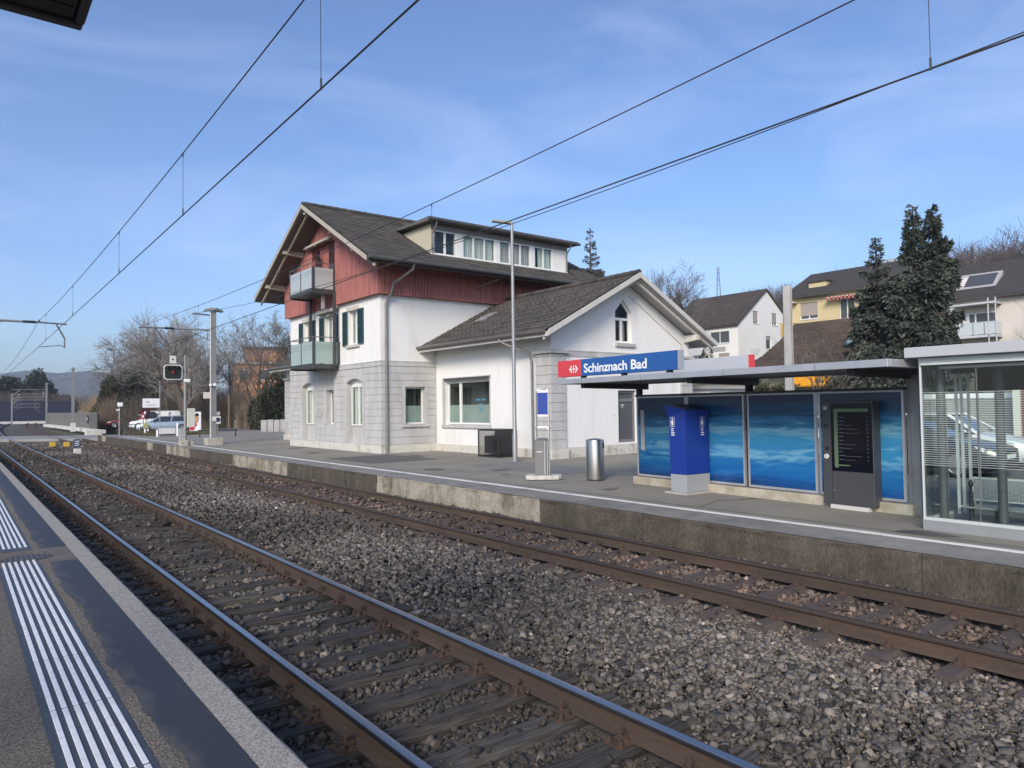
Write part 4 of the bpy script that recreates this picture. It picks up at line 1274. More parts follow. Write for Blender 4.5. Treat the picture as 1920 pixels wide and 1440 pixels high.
    if detail:
        for x in (24.15,):
            mb = MB(); mb.prism([(ya+.1, gz(x)-.26), (Y0, gz(x)-.34), (Y0, gz(x)-.05), (ya+.1, gz(x)-.05)], 'x', x-.1, x+.1); mb.build('purlin', fa, roof)
        pipe_run(A, [(ex0-.12, 20.9, ez-.08), (ex0-.05, 20.75, ez-.25), (X0-.2, 20.1, 4.1), (X0-.13, 20.02, 3.8), (X0-.13, 20.0, .3)], .045)
        # big shop window
        a, b = fx(26.02), fx(22.77)
        w = window(A, F, a+.03, 1.44, b-.03, 3.25, d=.13, fw=.07, mull=((fx(25.05), .14),), frost=2.25, room=mat('room_mid', (.06, .065, .07), .9))
        mb = MB(); F.box(mb, a-.17, 1.42, a-.003, 3.42, -.02, .04); F.box(mb, b+.003, 1.42, b+.04, 3.42, -.02, .04); F.box(mb, a-.17, 3.27, b+.04, 3.42, -.02, .042)
        mb.build('window_surround', G, A); mb = MB(); F.box(mb, a-.22, 1.29, b+.08, 1.415, -.14, .08); mb.build('window_sill', G, A, bevel=.01)
        mb = MB(); F.box(mb, a, 3.30, b, 3.38, .045, .08); mb.build('blind_box', mat('blind_dark', (.05, .05, .05), .6), A)
        # blue tooth emblem and a row of small blue letters on the pane
        bl = mat('sticker_blue', (.06, .33, .55), .5); st = MB()
        x0 = fx(23.95)
        for i in range(9):
            if i != 4: F.box(st, x0 + i*.075, 2.42, x0 + i*.075 + .052, 2.49, -.157, -.154)
        for sx in (-1, 1):
            pts = [(0, .12), (sx*.09, .15), (sx*.13, .06), (sx*.11, -.05), (sx*.08, -.17), (sx*.045, -.17), (sx*.03, -.05)]
            for p_, q_ in zip(pts[:-1], pts[1:]):
                P0, P1 = F.P(x0+.32+p_[0], 2.15+p_[1], -.155), F.P(x0+.32+q_[0], 2.15+q_[1], -.155)
                st.beam(P0, P1, .026, .003, up=(-1, 0, 0))
        st.build('window_sticker', bl, w)
        # pointed gable window
        wh = mat('window_white', (.75, .75, .73), .45); ox = 20.04-X0
        fm = MB(); dd = -.12; ox = 20.0-X0; zb2, zt2, wd2 = 4.56, 5.76, .92
        Gb.box(fm, ox, zb2, ox+.08, zt2, dd-.06, dd); Gb.box(fm, ox+wd2-.08, zb2, ox+wd2, zt2, dd-.06, dd); Gb.box(fm, ox+.08, zb2, ox+wd2-.08, zb2+.08, dd-.06, dd)
        Gb.box(fm, ox+.08, 5.44, ox+wd2-.08, 5.54, dd-.06, dd); Gb.box(fm, ox+wd2/2-.05, zb2+.08, ox+wd2/2+.05, 5.44, dd-.06, dd)
        for s0, s1 in (((ox, zt2), (ox+wd2/2, 6.24)), ((ox+wd2, zt2), (ox+wd2/2, 6.24))):
            P0, P1 = Gb.P(*s0, dd-.03), Gb.P(*s1, dd-.03); fm.beam(P0 - Vector((0, 0, .035)), P1 - Vector((0, 0, .035)), .06, .08, up=(0, 0, 1))
        gwn = fm.build('gable_window', wh, A)
        for q in (rect(ox+.08, zb2+.08, ox+wd2/2-.05, 5.44), rect(ox+wd2/2+.05, zb2+.08, ox+wd2-.08, 5.44), [(ox+.08, 5.54), (ox+wd2-.08, 5.54), (ox+wd2-.08, 5.78), (ox+wd2/2, 6.16), (ox+.08, 5.78)]):
            g1 = MB(); g1.add([Gb.P(*p, dd-.03) for p in q], [tuple(range(len(q)))]); g1.build('pane', glass_mat('clear_pane'), gwn)
        rm = MB(); Gb.box(rm, ox-.1, 4.5, ox+.94, 6.2, -.75, -.72); rm.build('room_interior', mat('room_dark', (.10, .10, .095), .9), gwn)
        cu = MB(); Gb.box(cu, ox+.46, 4.67, ox+.76, 5.42, -.26, -.25); cu.build('curtain', mat('curtain_grey', (.20, .20, .21), .9), gwn)
        mb = MB(); Gb.box(mb, ox-.04, 4.40, ox+1.05, 4.545, -.1, .09); mb.build('window_sill', mat('sill_stone', (.45, .44, .41), .9, var=.15, scale=5), A, bevel=.01)
        # thin moulding line parallel to the right slope
        mb = MB(); mb.beam(Gb.P(4.1, gz(X0+4.1)-.42, .012), Gb.P(7.2, gz(X0+7.2)-.55, .012), .025, .03, up=(0, -1, 0)); mb.box((X0+7.18, Y0-.025, 4.2), (X0+7.22, Y0-.001, gz(X0+7.2)-.56))
        mb.build('moulding', G, A)
        # narrow grey door
        gd = mat('door_grey', (.16, .165, .18), .5); q0 = 20.08-X0
        mb = MB(); Gb.box(mb, q0+.01, .73, q0+.10, 2.71, -.16, -.10); Gb.box(mb, q0+.92, .73, q0+1.01, 2.71, -.16, -.10); Gb.box(mb, q0+.10, 2.28, q0+.92, 2.40, -.16, -.10); Gb.box(mb, q0+.10, .73, q0+.92, .83, -.16, -.10); Gb.box(mb, q0+.10, 2.62, q0+.92, 2.71, -.16, -.10)
        dw = mb.build('door', gd, A)
        mb = MB(); Gb.box(mb, q0+.10, .83, q0+.92, 2.28, -.15, -.14); mb.build('pane', mat('door_pane', (.10, .105, .115), .12, var=.2, scale=2), dw)
        mb = MB(); Gb.box(mb, q0+.10, 2.40, q0+.92, 2.62, -.15, -.14); mb.build('pane', mat('door_pane'), dw)
        mb = MB(); Gb.box(mb, q0+.3, 2.14, q0+.46, 2.17, -.139, -.137); Gb.box(mb, q0+.31, 2.07, q0+.43, 2.09, -.139, -.137); mb.build('door_sticker', mat('sticker_white', (.7, .7, .7), .6), dw)
        mb = MB(); Gb.box(mb, q0-.34, 1.72, q0-.20, 1.80, .0, .01); mb.build('wall_plate', mat('plate_pale', (.6, .6, .58), .6), A)
        gm = mat('graffiti_grey'); mb = MB()
        for k in range(14):
            xx = 1.6 + k*.22 + random.uniform(-.05, .05)
            if 1.0 < xx < 5: mb.tube([Gb.P(xx, .36, .034), Gb.P(xx+.06, .36+.2*random.random(), .034), Gb.P(xx+.12, .34, .034)], .005, 4)
        mb.build('graffiti', gm, A)
    return A
wing('station_annex', 'single storey white station wing with pointed gable window and big shop window', 16.7, 24.4, 19.1, 26.745, detail=True)
wing('station_annex', 'narrow glimpse of the white station wing beyond the left edge of the red gabled house', 16.7, 24.4, 36.805, 44.6, detail=False)
# ------------------------------------------------------------------ platform furniture
def wave_mat():
    """printed blue water picture on the shelter panes"""
    m = bpy.data.materials.new('wave_print'); m.use_nodes = True
    nt = m.node_tree; b = nt.nodes['Principled BSDF']; L = nt.links.new
    b.inputs['Roughness'].default_value = .12
    tc = nt.nodes.new('ShaderNodeTexCoord')
    mp = nt.nodes.new('ShaderNodeMapping'); mp.inputs['Scale'].default_value = (.5, 1, 4.2)
    nz = nt.nodes.new('ShaderNodeTexNoise'); nz.inputs['Scale'].default_value = 1.5; nz.inputs['Detail'].default_value = 8; nz.inputs['Roughness'].default_value = .5; nz.inputs['Distortion'].default_value = 1.1
    L(tc.outputs['Object'], mp.inputs['Vector']); L(mp.outputs['Vector'], nz.inputs['Vector'])
    sp = nt.nodes.new('ShaderNodeSeparateXYZ'); L(tc.outputs['Object'], sp.inputs[0])
    def ramp(els, src):
        r = nt.nodes.new('ShaderNodeValToRGB'); e = r.color_ramp.elements
        e[0].position, e[0].color = els[0][0], (*els[0][1], 1); e[1].position, e[1].color = els[-1][0], (*els[-1][1], 1)
        for p, c in els[1:-1]:
            k = e.new(p); k.color = (*c, 1)
        L(src, r.inputs['Fac']); return r
    # broad bands of the picture by height, broken up by the noise
    ad = nt.nodes.new('ShaderNodeMath'); ad.operation = 'MULTIPLY_ADD'; ad.inputs[1].default_value = .42; L(nz.outputs['Fac'], ad.inputs[0])
    mz = nt.nodes.new('ShaderNodeMapRange'); mz.inputs['From Min'].default_value = .15; mz.inputs['From Max'].default_value = 2.05; mz.inputs['To Min'].default_value = -.21; mz.inputs['To Max'].default_value = .79
    L(sp.outputs['Z'], mz.inputs['Value']); L(mz.outputs['Result'], ad.inputs[2])
    r = ramp([(0., (.005, .04, .15)), (.13, (.010, .10, .33)), (.27, (.02, .17, .42)), (.38, (.17, .42, .62)), (.43, (.04, .24, .50)), (.54, (.05, .29, .52)), (.62, (.19, .43, .56)), (.67, (.04, .20, .38)), (.80, (.010, .07, .16)), (1., (.004, .02, .07))], ad.outputs[0])
    mx = nt.nodes.new('ShaderNodeMapRange'); mx.inputs['From Min'].default_value = .0; mx.inputs['From Max'].default_value = 2.2; mx.inputs['To Min'].default_value = .55; mx.inputs['To Max'].default_value = 1.
    L(sp.outputs['X'], mx.inputs['Value'])
    sc = nt.nodes.new('ShaderNodeVectorMath'); sc.operation = 'SCALE'; L(r.outputs['Color'], sc.inputs[0]); L(mx.outputs['Result'], sc.inputs['Scale'])
    L(sc.outputs['Vector'], b.inputs['Base Color'])
    return m

ALU = lambda: mat('aluminium', (.55, .56, .58), .42, metal=.55, var=.12, scale=3)
SHO, SHA = (12.95, 11.72, GZ), math.atan2(-.99751, -.07047)
def blue_shelter():
    """local x runs along the wall to the right, -y towards the track"""
    T = thing('platform_shelter', 'long open shelter with flat roof and blue water print wall panels', 'shelter', SHO, SHA)
    conc = mat('plinth_concrete', (.50, .46, .38), .9, col2=(.33, .29, .22), scale=3, bump=.4, bscale=40, fine=.15)
    blk = mat('beam_black', (.018, .018, .02), .55); pg = mat('post_grey', (.30, .30, .31), .5, metal=.4, var=.15, scale=3)
    MB().box((-.03, -.13, -.03), (6.5, .12, .17)).build('plinth', conc, T, bevel=.012)
    wm = wave_mat(); fr = ALU()
    for a, b in ((.03, 1.585), (1.615, 3.14), (3.22, 4.75), (4.80, 6.36)):
        mb = MB(); z0, z1 = .19, 2.06
        mb.box((a, -.03, z0), (a+.04, .03, z1)); mb.box((b-.04, -.03, z0), (b, .03, z1)); mb.box((a+.04, -.03, z0), (b-.04, .03, z0+.045)); mb.box((a+.04, -.03, z1-.03), (b-.04, .03, z1))
        f = mb.build('panel_frame', fr, T)
        MB().box((a+.04, -.022, z0+.045), (b-.04, .02, z1-.03)).build('printed_panel', wm, f)
    MB().box((.0, -.045, 2.062), (6.38, .045, 2.11)).build('top_rail', mat('rail_dark', (.045, .047, .055), .5), T)
    MB().box((.17, -.036, .80), (.285, -.024, 1.74)).build('grey_tape', mat('tape_grey', (.33, .33, .33), .6), T)
    for u in (.0, 3.18, 6.42):
        mb = MB(); m_ = pg if u > 6 else blk
        mb.box((u-.055, .05, 0), (u+.055, .065, 2.3)); mb.box((u-.055, .15, 0), (u+.055, .165, 2.3)); mb.box((u-.008, .065, 0), (u+.008, .15, 2.3))
        mb.build('post', m_, T)
        mb = MB(); mb.prism([(-1.66, 2.385), (.36, 2.385), (.36, 2.24), (-1.66, 2.27)], 'x', u-.06, u+.06); mb.build('beam', blk, T)
    MB().box((6.47, -.02, .0), (6.60, .16, 2.3)).build('post', pg, T)
    MB().box((-.70, -1.74, 2.40), (7.01, .46, 2.47)).build('roof', mat('shelter_soffit', (.17, .17, .175), .7, var=.1, scale=2), T)
    mb = MB(); mb.box((-.76, -1.80, 2.375), (7.07, -1.735, 2.49)); mb.build('fascia', fr, T, bevel=.006)
    mb = MB(); mb.box((-.76, .455, 2.375), (7.07, .52, 2.49)); mb.build('fascia', fr, T, bevel=.006)
    for x in (-.76, 7.005): MB().box((x, -1.732, 2.375), (x+.065, .452, 2.49)).build('fascia', fr, T, bevel=.006)
    for x in (.13, 2.0, 4.1, 5.9): MB().box((x, -1.803, 2.38), (x+.008, -1.797, 2.485)).build('fascia_joint', mat('joint_dark', (.12, .12, .12), .6), T)
    MB().box((-.69, -1.73, 2.472), (7.0, .45, 2.486)).build('roof_sheet', mat('roof_sheet', (.30, .30, .29), .8, var=.25, scale=2), T)
    pipe_run(T, [(6.64, .05, 2.36), (6.66, -.04, 2.2), (6.66, -.04, 0)], .03, 'drain_pipe', pg)
    mb = MB()
    for i in range(7): mb.tube([(2.98+i*.02, .5, 2.88), (2.95+i*.03, .5+.01*i, 3.02)], .003, 4)
    mb.build('bird_spikes', pg, T, kind='stuff')
blue_shelter()

def station_sign():
    T = thing('station_sign', 'long red and blue station name board on the front of the shelter roof', 'station sign', SHO, SHA)
    blue = mat('sign_blue', (.022, .105, .34), .35, var=.08, scale=1); red = mat('sign_red', (.62, .055, .065), .4); wh = mat('sign_white', (.82, .83, .85), .5)
    u0, u1, um, z0, z1 = -.73, 3.06, .12, 2.82-GZ, 3.195-GZ
    y0, y1 = -1.80, -1.66
    MB().box((um, y0, z0), (u1-.04, y1, z1)).build('blue_board', blue, T, bevel=.006)
    MB().box((u0, y0, z0), (um-.004, y1, z1)).build('red_board', red, T, bevel=.006)
    MB().box((u1-.038, y0+.004, z0), (u1, y1-.002, z1)).build('end_cap', mat('cap_grey', (.45, .48, .50), .4, metal=.4), T)
    MB().box((u1-.06, y0-.003, z0+.005), (u1-.045, y0-.0005, z1-.005)).build('edge_band', mat('band_navy', (.015, .055, .2), .4), T)
    for u in (.13, 1.46, 2.75): MB().box((u-.045, -1.78, 2.491), (u+.045, -1.68, z0-.001)).build('bracket', mat('beam_black'), T)
    text_obj('lettering', 'Schinznach Bad', wh, T, (.225, y0-.002, 2.885-GZ), (R(90), 0, 0), width=1.97, height=.205, extrude=.003, bold=.018)
    # railway emblem: a cross whose side arms end in arrow heads
    mb = MB(); cxx, cz, h = -.14, 2.985-GZ, .082
    def pl(pts): mb.prism([(cxx + x*h, cz + z*h) for x, z in pts], 'y', y0-.005, y0-.0006)
    pl([(-.13, -1), (.13, -1), (.13, 1), (-.13, 1)]); pl([(-.95, -.13), (-.132, -.13), (-.132, .13), (-.95, .13)]); pl([(.132, -.13), (.95, -.13), (.95, .13), (.132, .13)])
    for s in (-1, 1):
        pl([(s*.5, 1), (s*.95, 1), (s*1.95, .0), (s*.951, -1), (s*.5, -1), (s*1.3, -.14), (s*1.3, .14)][::s])
    mb.build('emblem', wh, T)
    G = thing('sign_box', 'plain grey back of a second name board at the rear of the shelter roof', 'sign', SHO, SHA)
    MB().box((-.78, .38, 2.86-GZ), (2.96, .50, 3.17-GZ)).build('box_back', mat('sign_back_grey', (.52, .54, .57), .45, metal=.2, var=.05, scale=1), G, bevel=.006)
    MB().box((2.962, .385, 2.86-GZ), (3.03, .505, 3.17-GZ)).build('red_edge', red, G)
    for u in (-.2, 1.2, 2.6): MB().box((u-.04, .41, 2.491), (u+.04, .47, 2.859-GZ)).build('bracket', mat('beam_black'), G)
station_sign()

def pillar_and_kiosk():
    T = thing('service_pillar', 'tall blue pillar with slanted top, grey foot and white pictograms', 'pillar', SHO, SHA)
    bl = mat('pillar_blue', (.012, .040, .27), .3, var=.06, scale=1)
    MB().box((1.74, -.90, -.02), (2.36, -.02, .035)).build('foot_slab', mat('slab_concrete', (.42, .40, .36), .9, var=.2, scale=5, bump=.3, bscale=50), T, bevel=.01)
    MB().box((1.83, -.80, .036), (2.27, -.08, .40)).build('grey_base', mat('pillar_grey', (.32, .34, .36), .5, var=.06, scale=2), T, bevel=.008)
    mb = MB()
    mb.hexa([(1.83, -.80, .402), (2.27, -.80, .402), (2.27, -.08, .402), (1.83, -.08, .402)], [(1.80, -.80, 1.60), (2.27, -.80, 1.60), (2.27, -.08, 1.60), (1.80, -.08, 1.60)])
    mb.hexa([(1.80, -.80, 1.601), (2.27, -.80, 1.601), (2.27, -.08, 1.601), (1.80, -.08, 1.601)], [(1.73, -.86, 1.86), (2.27, -.80, 1.755), (2.27, -.08, 1.755), (1.73, -.05, 1.86)])
    mb.build('blue_body', bl, T, bevel=.006)
    mb = MB(); mb.hexa([(1.73, -.86, 1.862), (2.27, -.80, 1.757), (2.27, -.08, 1.757), (1.73, -.05, 1.862)], [(1.73, -.86, 1.875), (2.27, -.80, 1.77), (2.27, -.08, 1.77), (1.73, -.05, 1.875)]); mb.build('lid', mat('lid_dark', (.02, .022, .03), .3), T)
    wh = mat('sign_white')
    def picto(P):
        mb = MB()
        def bar(a, b, c, d):
            p = [P(a, c), P(b, c), P(b, d), P(a, d)]; mb.add(p, [(0, 1, 2, 3)])
        for s in ((0, .16, .0, .008), (0, .16, .192, .2), (0, .008, .008, .192), (.152, .16, .008, .192)): bar(*s)
        mb.add([P(.03 + .1*q[0], .02 + .16*q[1]) for q in ((.1, .3), (.35, 0), (.8, .05), (.95, .5), (.7, .6), (.75, .95), (.35, 1.), (.3, .65), (0, .6))], [tuple(range(9))])
        for i, w in enumerate((.10, .09, .12, .12)): bar(.03, .03+w, -.05-.045*i, -.03-.045*i)
        mb.build('pictogram', wh, T, fix=False)
    picto(lambda a, z: (1.845 + a*.8, -.8035, 1.40 + z))
    picto(lambda a, z: (2.2735, -.36 + a*.8, 1.40 + z))
    K = thing('info_kiosk', 'dark grey timetable cabinet with a big black screen against the blue wall', 'information kiosk', SHO, SHA)
    dg = mat('kiosk_grey', (.058, .06, .066), .42, var=.06, scale=1)
    MB().box((5.16, -.29, -.02), (5.86, -.06, .068)).build('base_rail', mat('base_pale', (.55, .55, .52), .6), K)
    MB().box((5.02, -.27, .07), (5.96, -.035, 1.89)).build('cabinet', dg, K, bevel=.012)
    mb = MB(); mb.box((5.195, -.274, .09), (5.199, -.268, 1.87)); mb.build('panel_seam', mat('seam_black', (.01, .01, .01), .6), K)
    MB().box((5.20, -.276, .66), (5.945, -.2695, 1.85)).build('screen', mat('screen_black', (.006, .007, .012), .06), K)
    sg = mat('screen_green', (.11, .17, .10), .2); mb = MB(); y = -.2775
    mb.box((5.255, y, 1.70), (5.885, y+.001, 1.755)); mb.box((5.255, y, .72), (5.325, y+.001, 1.699)); mb.box((5.326, y, .755), (5.54, y+.001, .775)); mb.build('screen_bars', sg, K)
    mb = MB()
    for i in range(12):
        z = 1.60 - i*.067; w = random.uniform(.05, .11)
        mb.box((5.345, y, z), (5.345+w, y+.001, z+.006))
        if i in (2, 3, 4, 7, 8, 10, 11): mb.box((5.36+w, y, z-.004), (5.36+w+random.uniform(.1, .3), y+.001, z-.001))
        mb.box((5.86, y, z-.002), (5.872, y+.001, z+.010))
    mb.build('screen_text', mat('screen_text', (.20, .21, .25), .3), K)
    mb = MB(); mb.box((5.055, -.2735, 1.74), (5.125, -.2705, 1.80)); mb.build('sticker', mat('sticker_grey', (.45, .45, .45), .5), K)
    mb = MB(); mb.box((5.06, -.2735, 1.42), (5.13, -.2705, 1.48)); mb.box((5.07, -.2735, 1.02), (5.14, -.2705, 1.08)); mb.box((5.10, -.2735, 1.885), (5.35, -.2705, 1.888)); mb.build('camera_window', mat('seam_black'), K)
    mb = MB(); mb.prism([(5.105 + .042*math.cos(t*math.pi/10), .91 + .042*math.sin(t*math.pi/10)) for t in range(20)], 'y', -.29, -.2705); bt = mb.build('button', mat('button_white', (.75, .75, .73), .4), K)
    mb = MB(); mb.prism([(5.105 + .018*math.cos(t*math.pi/6), .91 + .018*math.sin(t*math.pi/6)) for t in range(12)], 'y', -.292, -.2905); mb.build('button_mark', mat('tape_grey'), bt)
    MB().box((5.225, -.275, .31), (5.24, -.2705, .325)).build('lock', ALU(), K)
pillar_and_kiosk()

def glass_shelter():
    T = thing('glass_shelter', 'glass waiting shelter with white striped panes and pale flat roof', 'shelter', (11.2, 4.58, GZ), 0)
    gm = glass_mat('shelter_glass', (.93, .97, .955)); fr = mat('frame_pale', (.58, .62, .61), .4, metal=.2); gr = mat('post_slate', (.105, .112, .12), .5, metal=.2, var=.08, scale=2)
    base = mat('base_steel', (.30, .32, .33), .5, metal=.2, var=.12, scale=2)
    YE = -5.6
    mb = MB(); mb.box((-.02, YE, -.03), (.05, .02, .14)); mb.box((.05, -.05, -.03), (.9, .02, .14)); mb.box((1.90, YE, -.03), (1.97, .02, .12)); mb.build('base', base, T)
    MB().box((.051, YE, -.03), (1.89, -.051, .03)).build('floor', mat('shelter_floor', (.22, .215, .20), .8, var=.2, scale=3), T)
    mb = MB(); mb.box((-.015, YE, .142), (.045, .015, .185)); mb.box((.046, -.045, .142), (.9, .015, .175)); mb.box((1.905, YE, .122), (1.965, .02, .16)); mb.build('glazing_rail', fr, T)
    ys = [0.0, -.72] + [-.72 - 1.44*k for k in range(1, 4)]
    for a, b in zip(ys[:-1], ys[1:]):
        p = MB().box((.008, b+.008, .187), (.022, a-.008, 2.42)).build('pane', gm, T)
        st = MB()
        for i in range(34):
            z = .94 + i*(1.05/33); st.box((.0055, b+.012, z-.0028), (.0075, a-.012, z+.0028))
        st.build('white_stripes', mat('stripe_white', (.50, .55, .53), .5), p, kind='stuff')
        MB().box((.004, b-.006, .187), (.026, b+.006, 2.42)).build('pane_joint', mat('joint_dark'), T)
    p = MB().box((.03, -.02, .177), (.88, -.006, 2.42)).build('pane', gm, T)
    MB().box((-.012, -.012, .142), (.014, .014, 2.46)).build('corner_post', mat('corner_bright', (.72, .74, .74), .35, metal=.3), T)
    # back wall
    for k in range(4):
        y = -.05 - k*1.35
        MB().box((1.92, y-1.32, .162), (1.934, y-.03, 2.4)).build('pane', gm, T)
        MB().box((1.915, y-.03, .0), (1.95, y, 2.4)).build('mullion', fr, T)
    for x, y in ((1.12, -.05), (1.30, -.06), (1.55, -.07)):
        MB().box((x-.012, y-.02, .12), (x+.012, y+.02, 2.4)).build('mullion', fr, T)
    for x, y in ((.42, -.10), (.86, -.72), (.9, -2.8)):
        MB().lathe([(.062, 0), (.062, 2.42)], (x, y, 0), 16).build('column', gr, T, smooth=True)
    # roof
    MB().box((-.15, YE, 2.505), (2.3, .16, 2.655)).build('fascia', mat('fascia_white', (.50, .51, .53), .42, metal=.2), T, bevel=.008)
    mb = MB(); mb.box((-.02, YE, 2.43), (.07, .02, 2.495)); mb.box((-.045, YE, 2.39), (.06, -.02, 2.425)); mb.build('eave_profile', fr, T)
    mb = MB(); mb.box((.0, YE, 2.33), (.16, -.25, 2.388)); mb.build('eave_profile', gr, T)
    for y in (-.10, -.9, -2.4): MB().box((.08, y-.05, 2.42), (1.98, y+.05, 2.499)).build('cross_beam', gr, T)
    MB().box((.82, YE, 2.28), (.90, -.1, 2.42)).build('long_beam', mat('post_dark', (.03, .032, .036), .5), T)
    for b in (1.92,): MB().box((b-.02, YE, 2.40), (b+.05, .02, 2.499)).build('top_rail', gr, T)
    MB().box((1.6, -1.05, 2.02), (1.64, -.15, 2.32)).build('notice_board', mat('post_dark'), T)
    # bench
    Bn = thing('bench', 'grey steel mesh bench inside the glass shelter', 'bench', (12.6, 4.5, GZ+.03), 0)
    bm_ = mat('bench_grey', (.62, .65, .64), .45, metal=.1)
    mb = MB(); mb.tube([(.10, -.05, .22), (.02, -.05, .30), (.06, -.05, .62), (.06, -2.3, .62), (.02, -2.3, .30)], .022, 8); mb.tube([(.03, -.03, .285), (.03, -2.32, .285)], .012, 6); mb.build('back_frame', bm_, Bn, smooth=True)
    me = MB(); y = -.06
    while y > -2.3:
        me.beam((.03, y, .30), (.06, y, .61), .0035, .0035); y -= .018
    for i in range(16):
        z = .31 + i*.019; x = .03 + .03*(z-.3)/.31; me.beam((x, -.05, z), (x, -2.3, z), .003, .003)
    me.build('back_mesh', bm_, Bn, kind='stuff')
    mb = MB(); mb.box((-.42, -2.3, .205), (.0, -.05, .225)); mb.tube([(-.43, -.05, .215), (-.43, -2.3, .215)], .018, 8); mb.build('seat', mat('bench_seat', (.30, .32, .32), .45, metal=.4), Bn)
    mb = MB(); mb.tube([(-.43, -.04, .215), (.0, -.04, .215)], .018, 8); mb.build('seat_edge', bm_, Bn)
    for y in (-.5, -1.8): MB().box((-.3, y-.05, -.03), (-.1, y+.05, .205)).build('leg', gr, Bn)
    Ba = thing('bollard', 'short dark post with a knob beside the glass shelter bench', 'post', (12.25, 4.34, GZ), 0)
    MB().lathe([(.032, 0), (.032, .48), (.02, .49), (.02, .55), (.036, .57), (.036, .62), (.01, .66)], n=10).build('post', mat('post_dark'), Ba, smooth=True)
glass_shelter()

def small_furniture():
    st = mat('stainless', (.56, .54, .51), .28, metal=1., var=.12, scale=2, stretch=(8, 8, .3)); dk = mat('post_dark')
    T = thing('litter_bin', 'round stainless steel litter bin standing alone on the platform', 'litter bin', (12.70, 12.90, GZ), R(-60))
    MB().lathe([(.20, 0), (.20, .035)], n=28).build('foot_ring', dk, T, smooth=True)
    MB().lathe([(.225, .036), (.226, .12), (.226, .98), (.222, .995)], n=36).build('body', st, T, smooth=True)
    MB().lathe([(.226, .996), (.224, 1.01), (.12, 1.04), (.02, 1.05)], n=36).build('lid', mat('bin_lid', (.40, .39, .37), .35, metal=1.), T, smooth=True)
    mb = MB()
    for i in range(8):
        t0, t1 = R(-20 + i*5), R(-20 + i*5 + 5)
        for r_ in (.2275,): mb.add([(r_*math.cos(t0), r_*math.sin(t0), .80), (r_*math.cos(t1), r_*math.sin(t1), .80), (r_*math.cos(t1), r_*math.sin(t1), .945), (r_*math.cos(t0), r_*math.sin(t0), .945)], [(0, 1, 2, 3)])
    mb.build('opening', mat('seam_black'), T, fix=False)

    T = thing('ticket_validator', 'grey pedestal with a looped tube frame and blank blue panel on a white block', 'ticket validator', (11.88, 13.93, GZ), R(-39))
    oct_ = [(-.46, -.12), (-.36, -.24), (.36, -.24), (.46, -.12), (.46, .14), (.36, .26), (-.36, .26), (-.46, .14)]
    mb = MB(); mb.prism(oct_, 'z', .015, .125); mb.build('base_block', mat('base_white', (.62, .61, .57), .9, col2=(.40, .39, .35), scale=6, bump=.5, bscale=40, fine=.12), T, bevel=.02)
    mb = MB()
    for x in (-.3, .0, .3): mb.box((x-.05, -.2, 0), (x+.05, .2, .016))
    mb.build('rubber_foot', dk, T)
    MB().prism([(-.22, -.12), (.06, -.14), (.13, -.10), (.16, .0), (.16, .14), (-.22, .14)], 'z', .126, 1.0).build('pedestal', mat('pedestal_grey', (.17, .17, .175), .45, var=.08, scale=2), T, bevel=.01)
    MB().hexa([(-.22, -.12, 1.0), (.13, -.12, 1.0), (.16, .14, 1.0), (-.22, .14, 1.0)], [(-.10, -.05, 1.06), (.09, -.05, 1.06), (.09, .12, 1.06), (-.10, .12, 1.06)]).build('pedestal_top', mat('pedestal_top', (.12, .12, .125), .5), T)
    mb = MB(); mb.box((.02, -.146, .13), (.035, -.139, .99)); mb.box((.085, -.128, .13), (.10, -.115, .99)); mb.build('trim_strip', ALU(), T)
    tb = mat('tube_steel', (.42, .42, .42), .35, metal=.8)
    mb = MB(); mb.tube([(-.165, .02, 1.0), (-.165, .02, 2.24), (-.15, .02, 2.29), (-.11, .02, 2.31), (.09, .02, 2.31), (.13, .02, 2.29), (.145, -.02, 2.22), (.145, -.16, .13)], .019, 8); mb.build('tube_frame', tb, T, smooth=True)
    mb = MB(); mb.tube([(-.165, .0, 1.30), (-.12, .0, 1.34), (.08, -.02, 1.34), (.145, -.05, 1.28)], .016, 8); mb.tube([(-.20, .0, 1.31), (-.15, .0, 1.31)], .02, 6); mb.tube([(.14, -.05, 1.31), (.22, -.05, 1.31)], .012, 6); mb.build('cross_handle', tb, T, smooth=True)
    MB().box((-.135, .012, 1.66), (.12, .03, 2.22)).build('blue_panel', mat('panel_blue', (.012, .045, .30), .4), T)
    mb = MB(); mb.box((-.135, .012, 1.61), (.12, .029, 1.658)); mb.box((-.135, .012, 2.222), (.12, .029, 2.28)); mb.build('panel_edge', mat('sign_white'), T)
    mb = MB(); mb.box((-.215, -.1225, .70), (-.185, -.1205, .735)); mb.build('red_mark', mat('sign_red'), T)
    mb = MB()
    for i in range(7): mb.box((-.17 + i*.028, -.1265 - i*.0015, .705), (-.148 + i*.028, -.1225 - i*.0015, .73))
    mb.build('lettering', mat('sticker_white', (.7, .7, .7), .6), T)

    T = thing('mesh_cage', 'black wire mesh cage box against the wall under the shop window', 'cage box', (15.78, 21.05, GZ), 0)
    bk = mat('cage_black', (.022, .022, .023), .5)
    w, l, h = .82, 1.24, 1.0; mb = MB()
    for x in (0, w):
        for y in (0, l): mb.box((x-.02, y-.02, 0), (x+.02, y+.02, h))
    for z in (.02, h):
        for x in (0, w): mb.box((x-.019, .02, z-.02), (x+.019, l-.02, z+.02))
        for y in (0, l): mb.box((.02, y-.019, z-.02), (w-.02, y+.019, z+.02))
    mb.box((-.03, -.03, h+.021), (w+.03, l+.03, h+.04)); mb.build('frame', bk, T)
    mm = MB(); s = .028
    for i in range(int(l/s)): mm.beam((0, i*s, .02), (0, i*s, h), .006, .006)
    for i in range(int(w/s)): mm.beam((i*s, 0, .02), (i*s, 0, h), .006, .006)
